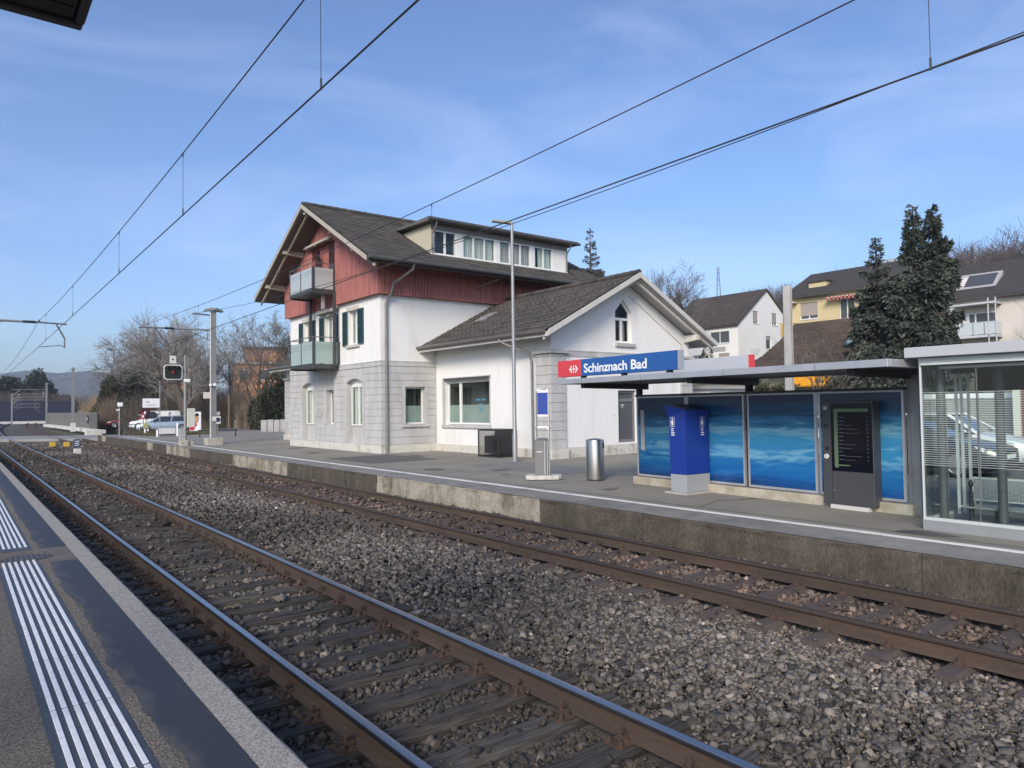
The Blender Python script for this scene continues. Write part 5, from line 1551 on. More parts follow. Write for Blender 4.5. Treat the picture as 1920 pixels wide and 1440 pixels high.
    for i in range(int(h/s)): mm.beam((0, 0, i*s), (0, l, i*s), .006, .006); mm.beam((0, 0, i*s), (w, 0, i*s), .006, .006)
    mm.build('wire_mesh', bk, T, kind='stuff')
    mb = MB(); mb.box((.16, .12, .12), (.7, 1.1, .78)); mb.build('machine', mat('machine_grey', (.09, .09, .092), .6), T, bevel=.03)
    mb = MB(); mb.prism([(.35+.22*math.cos(t*math.pi/10), .45+.22*math.sin(t*math.pi/10)) for t in range(20)], 'x', .145, .159); mb.build('fan', mat('cage_black'), T)

    T = thing('lamp_post', 'tall slim grey lamp post with a flat head in front of the white annex', 'street lamp', (15.11, 19.21, GZ), 0)
    galv = mat('galvanised', (.34, .345, .35), .5, metal=.5, var=.15, scale=3)
    MB().lathe([(.085, 0), (.085, .9), (.07, .95), (.066, 4), (.05, 8.15)], n=14).build('pole', galv, T, smooth=True)
    MB().lathe([(.16, 0), (.16, .02)], n=16).build('foot_plate', galv, T)
    mb = MB(); mb.hexa([(-.62, .30, 8.22), (-.52, .48, 8.22), (.05, .14, 8.15), (-.02, -.06, 8.15)], [(-.6, .30, 8.30), (-.52, .44, 8.30), (.05, .11, 8.25), (-.0, -.03, 8.25)]); mb.build('lamp_head', mat('lamp_head', (.30, .29, .25), .6, var=.3, scale=8), T, bevel=.03)
    MB().lathe([(.055, 8.1), (.055, 8.2)], n=10).build('spigot', galv, T)
small_furniture()

# ------------------------------------------------------------------ overhead line
def hbeam(mb, x, y, z0, z1, b=.2, t=.02):
    mb.box((x-b/2, y-b/2, z0), (x+b/2, y-b/2+t, z1)); mb.box((x-b/2, y+b/2-t, z0), (x+b/2, y+b/2, z1)); mb.box((x-t/2, y-b/2+t, z0), (x+t/2, y+b/2-t, z1))
def overhead():
    galv = mat('mast_steel', (.30, .305, .31), .55, metal=.4, var=.2, scale=2); dkg = mat('arm_steel', (.15, .155, .16), .55, metal=.4)
    ins = mat('insulator', (.03, .025, .025), .3); wire = mat('wire_dark', (.045, .042, .04), .55, metal=.3)
    conc = mat('foundation', (.44, .42, .37), .92, var=.3, scale=3, bump=.4, bscale=30)
    def arm(T, x0, x1, y, z, ix, drop_x, sgn):
        """x0 at mast, x1 tip; ix insulator position; sgn side of the steady arm"""
        s = 1 if x1 > x0 else -1
        MB().tube([(x0, y, z+.02), (ix-s*.25, y, z)], .05, 8).build('arm', galv, T, smooth=True)
        mb = MB()
        for i in range(7): mb.lathe([(.035, 0), (.075, .02), (.035, .04)], (0, 0, 0), 10)
        mb = MB(); mb.tube([(ix-s*.25, y, z), (ix+s*.25, y, z)], .05, 8)
        for i in range(6): xx = ix - .2 + .08*i; mb.tube([(xx-.012, y, z), (xx+.012, y, z)], .078, 10)
        mb.build('insulator', ins, T, smooth=True)
        MB().tube([(ix+s*.25, y, z), (x1, y, z-.03)], .035, 8).build('arm_tip', dkg, T, smooth=True)
    # mast on the far platform with two flat lamp heads
    T = thing('catenary_mast', 'grey steel mast with two flat lamp heads and track arm on the far platform', 'catenary mast', (11.38, 41.4, GZ), 0)
    mb = MB(); hbeam(mb, 0, 0, .38, 7.4, .24, .022); mb.build('mast', galv, T)
    MB().box((-.42, -.36, -.05), (.42, .36, .38)).build('foundation', conc, T, bevel=.02)
    lh = mat('lamp_green_grey', (.20, .22, .19), .6, var=.3, scale=5)
    for s in (-1, 1):
        mb = MB(); mb.hexa([(s*.06, -.28, 7.42), (s*.50, -.2, 7.36), (s*.50, .2, 7.36), (s*.06, .28, 7.42)], [(s*.06, -.24, 7.58), (s*.44, -.15, 7.50), (s*.44, .15, 7.50), (s*.06, .24, 7.58)]); mb.build('lamp_head', lh, T, bevel=.02)
    arm(T, -.1, -3.72, 0, 6.32, -2.25, 0, -1)
    mb = MB(); mb.tube([(-1.5, 0, 6.3), (-.12, 0, 5.75)], .022, 6); mb.tube([(-.35, 0, 6.3), (-.33, 0, 5.85)], .02, 6); mb.build('brace', dkg, T)
    mb = MB(); mb.tube([(-2.95, 0, 6.27), (-2.45, 0, 5.55)], .03, 6); mb.tube([(-2.45, 0, 5.56), (-2.45, 0, 5.0)], .03, 6); mb.tube([(-2.47, 0, 5.06), (-3.55, 0, 4.98)], .018, 6); mb.build('steady_arm', dkg, T)
    mb = MB(); mb.tube([(-.1, 0, 7.16), (-1.06, 0, 7.2)], .04, 6); mb.build('feeder_arm', dkg, T)
    mb = MB(); mb.tube([(-.17, -.1, .4), (-.17, -.1, 7.3)], .05, 8); mb.build('cable_duct', mat('duct_pale', (.45, .45, .45), .5), T)
    mb = MB(); mb.box((-.55, -.1, 2.55), (-.18, -.05, 2.90)); mb.build('notice_plate', mat('plate_cream', (.62, .58, .52), .6), T)
    mb = MB(); mb.sphere((.02, -.2, 3.3), .09); mb.sphere((-.2, -.2, 3.28), .09); mb.build('loudspeaker', mat('sign_white'), T)
    mb = MB(); mb.box((-.10, -.16, 1.3), (.10, -.121, 1.55)); mb.build('small_plate', mat('plate_pale', (.6, .6, .58), .6), T)
    # mast out of frame on the near platform side whose arm reaches over track one
    T = thing('catenary_mast', 'arm over the near track reaching in from a mast past the left edge', 'catenary mast', (-2.3, 38, .5), 0)
    mb = MB(); hbeam(mb, 0, 0, 0, 6.6, .24, .022); mb.build('mast', galv, T)
    arm(T, .1, 6.36, 0, 5.70, 4.95, 0, 1)
    MB().tube([(4.0, 0, 5.68), (.12, 0, 5.0)], .035, 6).build('brace', dkg, T)
    mb = MB(); mb.tube([(5.95, 0, 5.66), (6.28, 0, 5.02)], .035, 8); mb.tube([(6.28, 0, 5.04), (6.28, 0, 4.58)], .03, 8); mb.tube([(6.26, 0, 4.64), (6.12, 0, 4.70), (5.32, 0, 4.60)], .018, 6); mb.build('steady_arm', dkg, T)
    MB().lathe([(.04, 0), (.05, .06), (.02, .12)], (5.3, 0, 5.7), 8).build('clamp', dkg, T)
    # masts farther down the line
    proto = None
    for i, (x, y, h, l, lab) in enumerate(((10.8, 95, 7.3, -4.2, 'plain grey mast rising behind the slatted grey fence'), (13.3, 153, 7.6, -5.2, 'grey mast with several arms at the far end of the slatted fence'),
                                      (17.2, 205, 7.4, -5.2, 'small distant mast with arm in front of the far trees'), (9.0, 168, 6.0, 4.6, 'thin distant pole with arm before the dark blue wall'))):
        T = thing('catenary_mast', lab, 'catenary mast', (x, y, 0), 0, 'masts down the line')
        mb = MB(); hbeam(mb, 0, 0, 0, h, .28, .03); mb.build('mast', galv, T)
        s = 1 if l > 0 else -1
        mb = MB()
        for dy, zz in ((0, h-1.2),) + (((0, h-2.0), (0, h-2.6)) if i in (1, 3) else ()):
            mb.tube([(0, dy, zz), (l, dy, zz-.05)], .05, 6); mb.tube([(l*.75, dy, zz), (l*.95, dy, zz-1.1)], .04, 6); mb.tube([(0, dy, zz-.7), (l*.4, dy, zz)], .03, 6)
        if i != 0: mb.build('arm', galv, T)
        if i == 0: MB().box((-.2, -.2, 0), (.25, .25, 1.0)).build('mast_box', mat('plate_pale'), T)
    # wires: each one a thing, droppers are parts of the messenger
    def wire_thing(name, label, f, ya, yb, r, far=None):
        pts = []; y = ya
        while y < yb: pts.append((f(y)[0], y, f(y)[1])); y += 1.5
        pts.append((f(yb)[0], yb, f(yb)[1]))
        if far: pts += far
        o = MB().tube(pts, r, 6).build(name, wire, None, smooth='all', fix=False)
        return tag(o, label, 'overhead wire')
    f_c1 = lambda y: (3.0, 5.58 - .0125*y); f_m1 = lambda y: (3.0, 6.2 + .44*((y-30)/22.5)**2)
    f_c2 = lambda y: (7.8, 5.55 - .009*y); f_m2 = lambda y: (7.8, 6.32 + .0010*(y-20)**2 - (0 if y < 20 else .0002*(y-20)**2))
    f_fd = lambda y: (10.35, 6.45 + ((y-15)/26.)**2*1.02)
    def span(x0, y0, z0, x1, y1, z1, sag, n=8):
        return [(x0 + (x1-x0)*t/n, y0 + (y1-y0)*t/n, z0 + (z1-z0)*t/n - sag*4*(t/n)*(1-t/n)) for t in range(1, n+1)]
    wire_thing('contact_wire', 'lower contact wire above the near track', f_c1, -4, 38, .0105, span(3, 38, 5.1, 3.4, 95, 5.1, .02) + span(3.4, 95, 5.1, 6.2, 153, 5.1, .02))
    M1 = wire_thing('messenger_wire', 'upper messenger wire with droppers above the near track', f_m1, -4, 38, .009, span(3, 38, 6.26, 3.4, 95, 6.2, .7) + span(3.4, 95, 6.2, 6.2, 153, 6.2, .6))
    wire_thing('contact_wire', 'lower contact wire above the far track', f_c2, -6, 41.4, .0105, span(7.8, 41.4, 5.18, 8.2, 95, 5.2, .02) + span(8.2, 95, 5.2, 11, 153, 5.1, .02))
    M2 = wire_thing('messenger_wire', 'upper messenger wire with droppers above the far track', f_m2, -6, 41.4, .009, span(7.8, 41.4, 6.7, 8.2, 95, 6.4, .8) + span(8.2, 95, 6.4, 11, 153, 6.2, .6))
    wire_thing('feeder_wire', 'single feeder wire sagging to the upper arm of the lamp mast', f_fd, -8, 41.4, .0085, span(10.35, 41.4, 7.47, 10.5, 95, 7.2, 1.3) + span(10.5, 95, 7.2, 12.8, 153, 7.0, 1.2))
    for M, x, fm, fc, ys in ((M1, 3.0, f_m1, f_c1, (1.5, 7.0, 12.68, 18.5, 26.55, 34.9)), (M2, 7.8, f_m2, f_c2, (-4, 3.0, 12.6, 21.5, 30.5, 38.5))):
        for y in ys:
            mb = MB(); a, b = fm(y)[1], fc(y)[1]
            mb.tube([(x, y, a), (x, y, b)], .0042, 5); mb.tube([(x, y, b-.015), (x, y, b+.11)], .011, 6); mb.tube([(x, y, a-.06), (x, y, a+.015)], .012, 6)
            mb.build('dropper', wire, M)
    # lone beam mast behind the shelter
    T = thing('steel_mast', 'bare grey beam mast rising behind the blue shelter roof', 'mast', (18.9, 11.26, GZ), 0)
    mb = MB(); hbeam(mb, 0, 0, -.02, 5.24, .24, .02); o = mb.build('mast', galv, T); o.rotation_euler = (0, 0, R(35))
    # signal
    T = thing('railway_signal', 'black railway signal showing red on a grey post beside the far track', 'railway signal', (9.95, 41.55, GZ), 0)
    MB().lathe([(.075, .3), (.075, 3.4), (.05, 3.42), (.05, 4.9)], n=12).build('post', mat('post_mid', (.27, .28, .28), .5, metal=.3), T, smooth=True)
    mb = MB(); mb.box((-.28, -.28, -.05), (.12, .28, .30)); mb.box((.14, -.2, -.05), (.4, .2, .22)); mb.build('foundation', conc, T, bevel=.03)
    def rr(x0, z0, x1, z1, r, n=5):
        p = []
        for cx_, cz_, a0 in ((x1-r, z0+r, -90), (x1-r, z1-r, 0), (x0+r, z1-r, 90), (x0+r, z0+r, 180)):
            for i in range(n+1): t = R(a0 + 90*i/n); p.append((cx_ + r*math.cos(t), cz_ + r*math.sin(t)))
        return p
    x0, x1, z0, z1 = -1.10, -.16, 3.56, 4.38
    mb = MB(); mb.prism(rr(x0, z0, x1, z1, .17), 'y', -.10, -.05); mb.build('target_rim', mat('rim_pale', (.55, .57, .56), .5), T)
    mb = MB(); mb.prism(rr(x0+.06, z0+.06, x1-.06, z1-.06, .13), 'y', -.115, -.101); bd = mb.build('target_board', mat('board_black', (.015, .015, .017), .6), T)
    mb = MB()
    for dx, dz in ((-.24, .22), (.0, .26), (.24, .22), (0, .03)):
        cx_, cz_ = (x0+x1)/2 + dx, (z0+z1)/2 + dz
        pts = [(cx_ + .085*math.cos(R(t)), cz_ + .085*math.sin(R(t))) for t in range(10, 171, 20)]
        for a, b in zip(pts[:-1], pts[1:]): mb.add([(a[0], -.116, a[1]), (b[0], -.116, b[1]), (b[0], -.32, b[1]-.02), (a[0], -.32, a[1]-.02)], [(0, 1, 2, 3)])
    mb.build('lamp_hood', mat('hood_black', (.03, .035, .035), .5), bd, fix=False)
    mb = MB(); mb.prism([((x0+x1)/2 + .065*math.cos(R(t)), (z0+z1)/2 + .02 + .065*math.sin(R(t))) for t in range(0, 360, 30)], 'y', -.125, -.1155); mb.build('red_lamp', mat('lamp_red', (.8, .03, .04), .4, emit=.12), bd)
    mb = MB(); mb.box((-.80, -.09, 4.44), (-.48, -.06, 4.86)); mb.build('number_plate', mat('plate_pale'), T)
    mb = MB(); mb.prism([(-.64 + .05*math.cos(R(t)), 4.66 + .05*math.sin(R(t))) for t in range(0, 360, 45)], 'y', -.094, -.0905); mb.build('plate_spot', mat('seam_black'), T)
    mb = MB(); mb.box((-.63, -.08, 3.45), (-.05, -.03, 3.52)); mb.box((-.9, -.05, 3.35), (-.4, .35, 3.40)); mb.build('bracket', mat('post_dark'), T)
    mb = MB(); mb.box((-.10, -.12, 3.45), (.22, -.085, 3.62)); mb.build('name_plate', mat('sign_white'), T)
    mb = MB(); mb.box((.08, -.12, 1.0), (.48, .22, 2.02)); mb.build('relay_box', mat('box_cream', (.58, .58, .53), .6, var=.1, scale=3), T, bevel=.012)
    mb = MB(); mb.box((-.30, -.12, .3), (.0, .16, .92)); mb.build('ground_box', mat('box_grey', (.40, .40, .39), .7, var=.2, scale=4), T, bevel=.02)
overhead()
def canopy():
    T = thing('platform_canopy', 'dark underside corner of the near platform roof at the top left', 'canopy', (0, 0, 0), 0)
    dk = mat('canopy_soffit', (.035, .036, .042), .6, var=.1, scale=2)
    MB().box((-2.2, 2.5, 4.22), (.48, 4.32, 4.50)).build('roof', dk, T)
    mb = MB(); mb.box((-2.2, 4.33, 4.20), (.53, 4.40, 4.52)); mb.box((.49, 2.5, 4.20), (.535, 4.325, 4.52)); mb.build('fascia', mat('canopy_fascia', (.05, .048, .052), .5), T, bevel=.01)
    MB().box((-2.2, 4.18, 4.214), (.47, 4.24, 4.219)).build('soffit_groove', mat('seam_black'), T)
    for y in (3.4,): MB().box((-2.0, y-.1, .5), (-1.8, y+.1, 4.22)).build('post', mat('post_slate'), T)
canopy()
# ------------------------------------------------------------------ things down the line and by the crossing
def crossing_things():
    galv = mat('galvanised')
    T = thing('slatted_fence', 'tall grey slatted screen fence beyond the level crossing', 'fence', (12.7, 91.5, 0), 0)
    FEN = T
    g = mat('fence_grey', (.17, .165, .155), .8, var=.25, scale=.6)
    mb = MB(); y = 0.
    n = 0
    slat = None
    while y < 54:
        if slat is None: o = MB().box((-.02, 0, .25), (.02, .17, 2.1)).build('slat', g, T, loc=(0, y, 0)); slat = o.data
        else: o = link('slat', slat, T, loc=(random.uniform(-.012, .012), y, 0))
        y += .19
    for k in range(8): MB().box((.03, k*7.3-.05, 0), (.12, k*7.3+.05, 2.15)).build('fence_post', mat('post_dark'), T)
    MB().box((.025, -.05, 2.1), (.08, 54.2, 2.16)).build('top_rail', g, T)
    MB().box((-.6, -.05, .25), (.02, -.01, 2.08)).build('end_panel', g, T)
    S_ = thing('notice_sign', 'small dark square notice with a white emblem on the grey slatted fence', 'sign', (12.6, 98, 0), 0)
    MB().box((-.02, -.6, .95), (0, .6, 1.85)).build('board', mat('notice_dark', (.03, .03, .06), .6), S_)
    mb = MB(); mb.prism([(.22*math.cos(R(t)), 1.4+.25*math.sin(R(t))) for t in range(0, 360, 60)], 'x', -.03, -.021); mb.build('emblem', mat('sign_white'), S_)
    T = thing('concrete_block', 'large white concrete block at the near end of the fence footing', 'concrete block', (10.95, 81, -.1), 0)
    wc = mat('white_concrete', (.62, .60, .55), .9, var=.2, scale=2)
    MB().box((-.7, -.5, 0), (.72, .5, .55)).build('block', wc, T, bevel=.03)
    me = None
    for i in range(9):
        y = 87 + i*6.2 - 91.5
        if me is None:
            o = MB().box((-.45, -2.6, 0), (.45, 2.6, .38)).build('concrete_footing', wc, FEN, loc=(-.6, y, -.05), bevel=.03); me = o.data
        else: link('concrete_footing', me, FEN, loc=(-.6 + .02*(i % 3), y, -.05), bevel=.03)
    # yellow boxes and shunting sign between the tracks
    yl = mat('box_yellow', (.62, .40, .04), .5, var=.15, scale=6); dk = mat('post_dark')
    for (x, y, lab) in ((5.25, 56.3, 'yellow lineside box between the tracks, farther from the blue sign'), (5.95, 55.4, 'yellow lineside box between the tracks, close to the blue sign')):
        T = thing('lineside_box', lab, 'equipment box', (x, y, -.2), 0, 'yellow boxes between the tracks')
        MB().box((-.16, -.14, .12), (.16, .14, .42)).build('box', yl, T, bevel=.02)
        mb = MB()
        for s in (-1, 1): mb.box((s*.15-.025, -.16, 0), (s*.15+.025, .16, .119))
        mb.build('feet', dk, T)
    T = thing('shunting_sign', 'small dark blue sign with white bars on a white block between tracks', 'track sign', (5.5, 46.8, -.2), 0)
    MB().box((-.13, -.02, .43), (.20, .02, .86)).build('board', mat('board_navy', (.03, .04, .10), .5), T)
    mb = MB()
    for z in (.50, .61, .72): mb.beam((-.09, -.023, z), (.13, -.023, z+.05), .005, .035)
    mb.build('white_bars', mat('sign_white'), T)
    MB().box((-.12, -.2, .0), (.22, .2, .33)).build('foot_block', wc, T, bevel=.02); MB().box((-.02, -.015, .33), (.05, .015, .43)).build('stem', dk, T)
    # barriers, fences
    T = thing('bike_barrier', 'dark green tubular railing at the crossing end of the platform', 'railing', (9.94, 61.95, GZ), R(-9.5))
    gn = mat('rail_green', (.022, .045, .035), .5)
    mb = MB()
    for i in range(6): mb.tube([(i*.32, 0, 0), (i*.32, 0, .9)], .03, 6)
    mb.tube([(0, 0, .9), (1.6, 0, .9)], .03, 6); mb.tube([(0, 0, .12), (1.6, 0, .12)], .025, 6); mb.build('rails', gn, T, smooth=True)
    T = thing('white_rail', 'low pale panel fence beside the silver estate car', 'fence', (12.05, 58.5, GZ), R(-12))
    pl = mat('panel_pale', (.50, .52, .53), .6, var=.1, scale=3)
    MB().box((.1, -.015, .18), (1.25, .015, .62)).build('panel', pl, T)
    for x in (0, 1.36): MB().box((x-.06, -.06, 0), (x+.06, .06, .52 if x == 0 else 1.0)).build('post', mat('sign_white'), T)
    # camera post
    T = thing('camera_post', 'slim grey post with a white camera box by the green railing', 'camera post', (10.08, 61.8, GZ), 0)
    MB().lathe([(.045, 0), (.045, 2.45)], n=8).build('pole', galv, T); MB().box((-.12, -.25, 2.3), (.2, .1, 2.6)).build('camera', mat('sign_white'), T, bevel=.02); MB().box((-.2, -.1, 1.95), (.02, .1, 2.1)).build('fitting', mat('plate_pale'), T)
    # road signal with red sign
    T = thing('crossing_signal', 'level crossing warning signal with red triangle board and dark lamp disc', 'warning signal', (12.26, 63.8, GZ), 0)
    MB().lathe([(.07, 0), (.07, 1.9)], n=10).build('post', mat('sign_white'), T)
    mb = MB(); mb.prism([(-.42, 1.30), (.05, 1.30), (-.15, 1.85)], 'y', -.09, -.06); mb.build('red_board', mat('sign_red'), T)
    mb = MB(); mb.prism([(.14 + .24*math.cos(R(t)), 1.50 + .24*math.sin(R(t))) for t in range(0, 360, 30)], 'y', -.14, -.095); mb.build('lamp_disc', mat('board_black'), T)
    mb = MB(); mb.prism([(-.18 + .10*math.cos(R(t)), 1.50 + .10*math.sin(R(t))) for t in range(0, 360, 45)], 'y', -.11, -.095); mb.build('white_ring', mat('sign_white'), T)
    MB().box((-.14, -.14, .55), (.2, .1, .95)).build('yellow_box', mat('box_lime', (.45, .47, .18), .6), T)
    # billboard
    T = thing('billboard', 'white billboard with faint print above the parked cars', 'billboard', (14.6, 73.6, GZ), 0)
    MB().box((-.68, -.03, 2.25), (.78, .03, 3.1)).build('board', mat('sign_white'), T)
    mb = MB(); mb.prism([(-.45, 2.86), (-.12, 2.78), (-.05, 2.70), (-.35, 2.74)], 'y', -.036, -.0305)
    for i, w in enumerate((.95, .8)): mb.box((-.4, -.035, 2.5-i*.1), (-.4+w, -.0305, 2.53-i*.1))
    mb.build('print', mat('print_grey', (.25, .26, .28), .6), T)
    for x in (-.5, .6): MB().box((x-.03, -.03, 0), (x+.03, .03, 2.25)).build('post', galv, T)
    T = thing('dark_display', 'dark red framed display panel leaning below the billboard', 'display board', (14.1, 73.2, GZ), 0)
    mb = MB(); mb.prism([(-.65, 1.62), (.30, 1.62), (.45, 2.15), (-.25, 2.2)], 'y', -.02, .02); mb.build('panel', mat('panel_dark_red', (.06, .012, .018), .5), T)
    MB().box((-.62, -.025, 1.56), (.3, .025, 1.615)).build('rim', mat('plate_pale'), T); MB().box((-.2, -.03, 0), (-.14, .03, 1.56)).build('post', galv, T)
    # parking sign
    T = thing('parking_sign', 'white sign with a black P on a post behind the estate car', 'parking sign', (16.25, 73.3, GZ), 0)
    MB().box((-.26, -.02, 1.28), (.26, .02, 1.9)).build('board', mat('sign_white'), T)
    text_obj('lettering', 'P', mat('seam_black'), T, (-.15, -.021, 1.42), (R(90), 0, 0), height=.36, extrude=.002, bold=.02); MB().box((-.03, .0, 0), (.03, .05, 1.28)).build('post', galv, T)
    # white tall flag pole with crossarm
    T = thing('thin_pole', 'thin pale pole with a small crossbar in front of the estate car', 'pole', (12.24, 58.5, GZ), 0)
    MB().lathe([(.035, 0), (.028, 4.2)], n=8).build('pole', galv, T); mb = MB(); mb.box((-.3, -.02, 1.75), (-.05, .02, 1.86)); mb.box((.05, -.02, 1.75), (.4, .02, 1.86)); mb.build('crossbar', mat('sign_white'), T)
    # poster
    T = thing('poster_stand', 'poster showing a dark haired figure in red on a white ground', 'poster', (16.1, 63.9, GZ), R(-14))
    MB().box((-.48, -.04, .15), (.48, .04, 1.85)).build('frame', mat('post_dark'), T)
    ps = MB().box((-.44, -.05, .2), (.44, -.041, 1.8)).build('sheet', mat('sheet_white', (.72, .74, .78), .5), T)
    def flat(name, pts, m, d): mb = MB(); mb.prism(pts, 'y', -.05-d-.001, -.05-d); mb.build(name, m, ps)
    flat('print_red', [(-.42, .25), (-.42, .75), (-.2, 1.05), (.05, .95), (.2, .5), (.1, .25)], mat('print_red', (.5, .02, .04), .5), .001)
    flat('print_skin', [(-.1, .9), (.0, 1.45), (.22, 1.5), (.3, 1.25), (.2, .85)], mat('print_skin', (.48, .26, .16), .5), .003)
    flat('print_hair', [(-.15, 1.2), (-.05, 1.6), (.15, 1.72), (.3, 1.55), (.25, 1.42), (.0, 1.42)], mat('seam_black'), .005)
    flat('print_white', [(-.1, .22), (.25, .25), (.42, .6), (.2, .7), (-.0, .5)], mat('sign_white'), .007)
    for x in (-.4, .4): MB().box((x-.03, -.03, 0), (x+.03, .03, .15)).build('foot', mat('post_dark'), T)
    T = thing('round_sign', 'round dark blue traffic sign on a pale plate behind the lamp mast', 'traffic sign', (14.6, 52.1, GZ), 0)
    MB().box((-.2, -.01, .95), (.2, .01, 1.5)).build('plate', mat('plate_pale'), T)
    mb = MB(); mb.prism([(.02 + .16*math.cos(R(t)), 1.24 + .16*math.sin(R(t))) for t in range(0, 360, 24)], 'y', -.02, -.011); mb.build('disc', mat('board_navy'), T)
    mb = MB(); mb.prism([(.04 + .14*math.cos(R(t)), 1.68 + .14*math.sin(R(t))) for t in range(0, 360, 24)], 'y', -.02, -.005); mb.build('ring', mat('box_grey'), T); MB().box((-.025, .0, 0), (.025, .04, 1.6)).build('post', galv, T)
    # bench like dark bar, bins, planters
    T = thing('waste_container', 'bright green container beside the brown hedge', 'waste container', (26.1, 82.9, GZ), R(-15))
    mb = MB(); mb.hexa([(-.4, -.35, .1), (.4, -.35, .1), (.4, .35, .1), (-.4, .35, .1)], [(-.48, -.4, .85), (.48, -.4, .85), (.48, .4, .85), (-.48, .4, .85)]); mb.build('body', mat('bin_green', (.03, .30, .06), .45), T, bevel=.03)
    MB().box((-.5, -.42, .86), (.5, .42, .93)).build('lid', mat('bin_lid_green', (.02, .2, .045), .5), T, bevel=.02)
    T = thing('utility_box', 'small grey green utility cabinet left of the green container', 'cabinet', (23.4, 76.1, GZ), 0)
    MB().box((-.35, -.25, 0), (.35, .25, .82)).build('body', mat('box_olive', (.19, .20, .16), .7, var=.2, scale=3), T, bevel=.02); MB().box((-.38, -.28, .82), (.38, .28, .88)).build('roof', mat('box_grey'), T)
    T = thing('wooden_pole', 'thin brown wooden pole in front of the bare brown hedge', 'pole', (21.5, 72.9, GZ), 0)
    MB().lathe([(.09, 0), (.07, 3.4)], n=8).build('pole', mat('pole_wood', (.20, .16, .12), .9, var=.3, scale=4), T)
    pc = mat('planter_concrete', (.42, .41, .40), .9, var=.25, scale=2, bump=.3, bscale=20)
    for i, (x, y, lab) in enumerate(((20.7, 61.2, 'tall concrete retaining slab row left of the white wing, left length'), (22.2, 58.4, 'concrete retaining slab row next to the white wing, right length'))):
        T = thing('retaining_wall', lab, 'retaining wall', (x, y, GZ), R(-24), 'concrete slab walls')
        for k in range(6): MB().box((k*.52, -.2 + .02*(k % 2), 0), (k*.52+.48, .25, 1.02 + .03*(k % 2))).build('wall_slab', pc, T, bevel=.02)
    T = thing('low_bar', 'low dark bar on short posts behind the lamp mast', 'railing', (13.8, 54, GZ), R(-10))
    mb = MB(); mb.box((0, -.04, .42), (2.6, .04, .52)); mb.build('bar', dk, T)
    for x in (.1, 2.5): MB().box((x-.04, -.04, 0), (x+.04, .04, .42)).build('post', dk, T)
    # dark blue wall far down the line
    T = thing('noise_wall', 'long dark blue noise wall across the far end of the tracks', 'noise wall', (4, 193, 0), R(-3))
    nb = mat('noise_blue', (.010, .013, .036), .7, var=.15, scale=.3)
    for k in range(6): MB().box((-12+k*5, -.1, .4), (-12+k*5+4.9, .1, 4.9)).build('wall_panel', nb, T)
    MB().box((-12, -.4, -.2), (18, .3, .4)).build('footing', wc, T)
crossing_things()

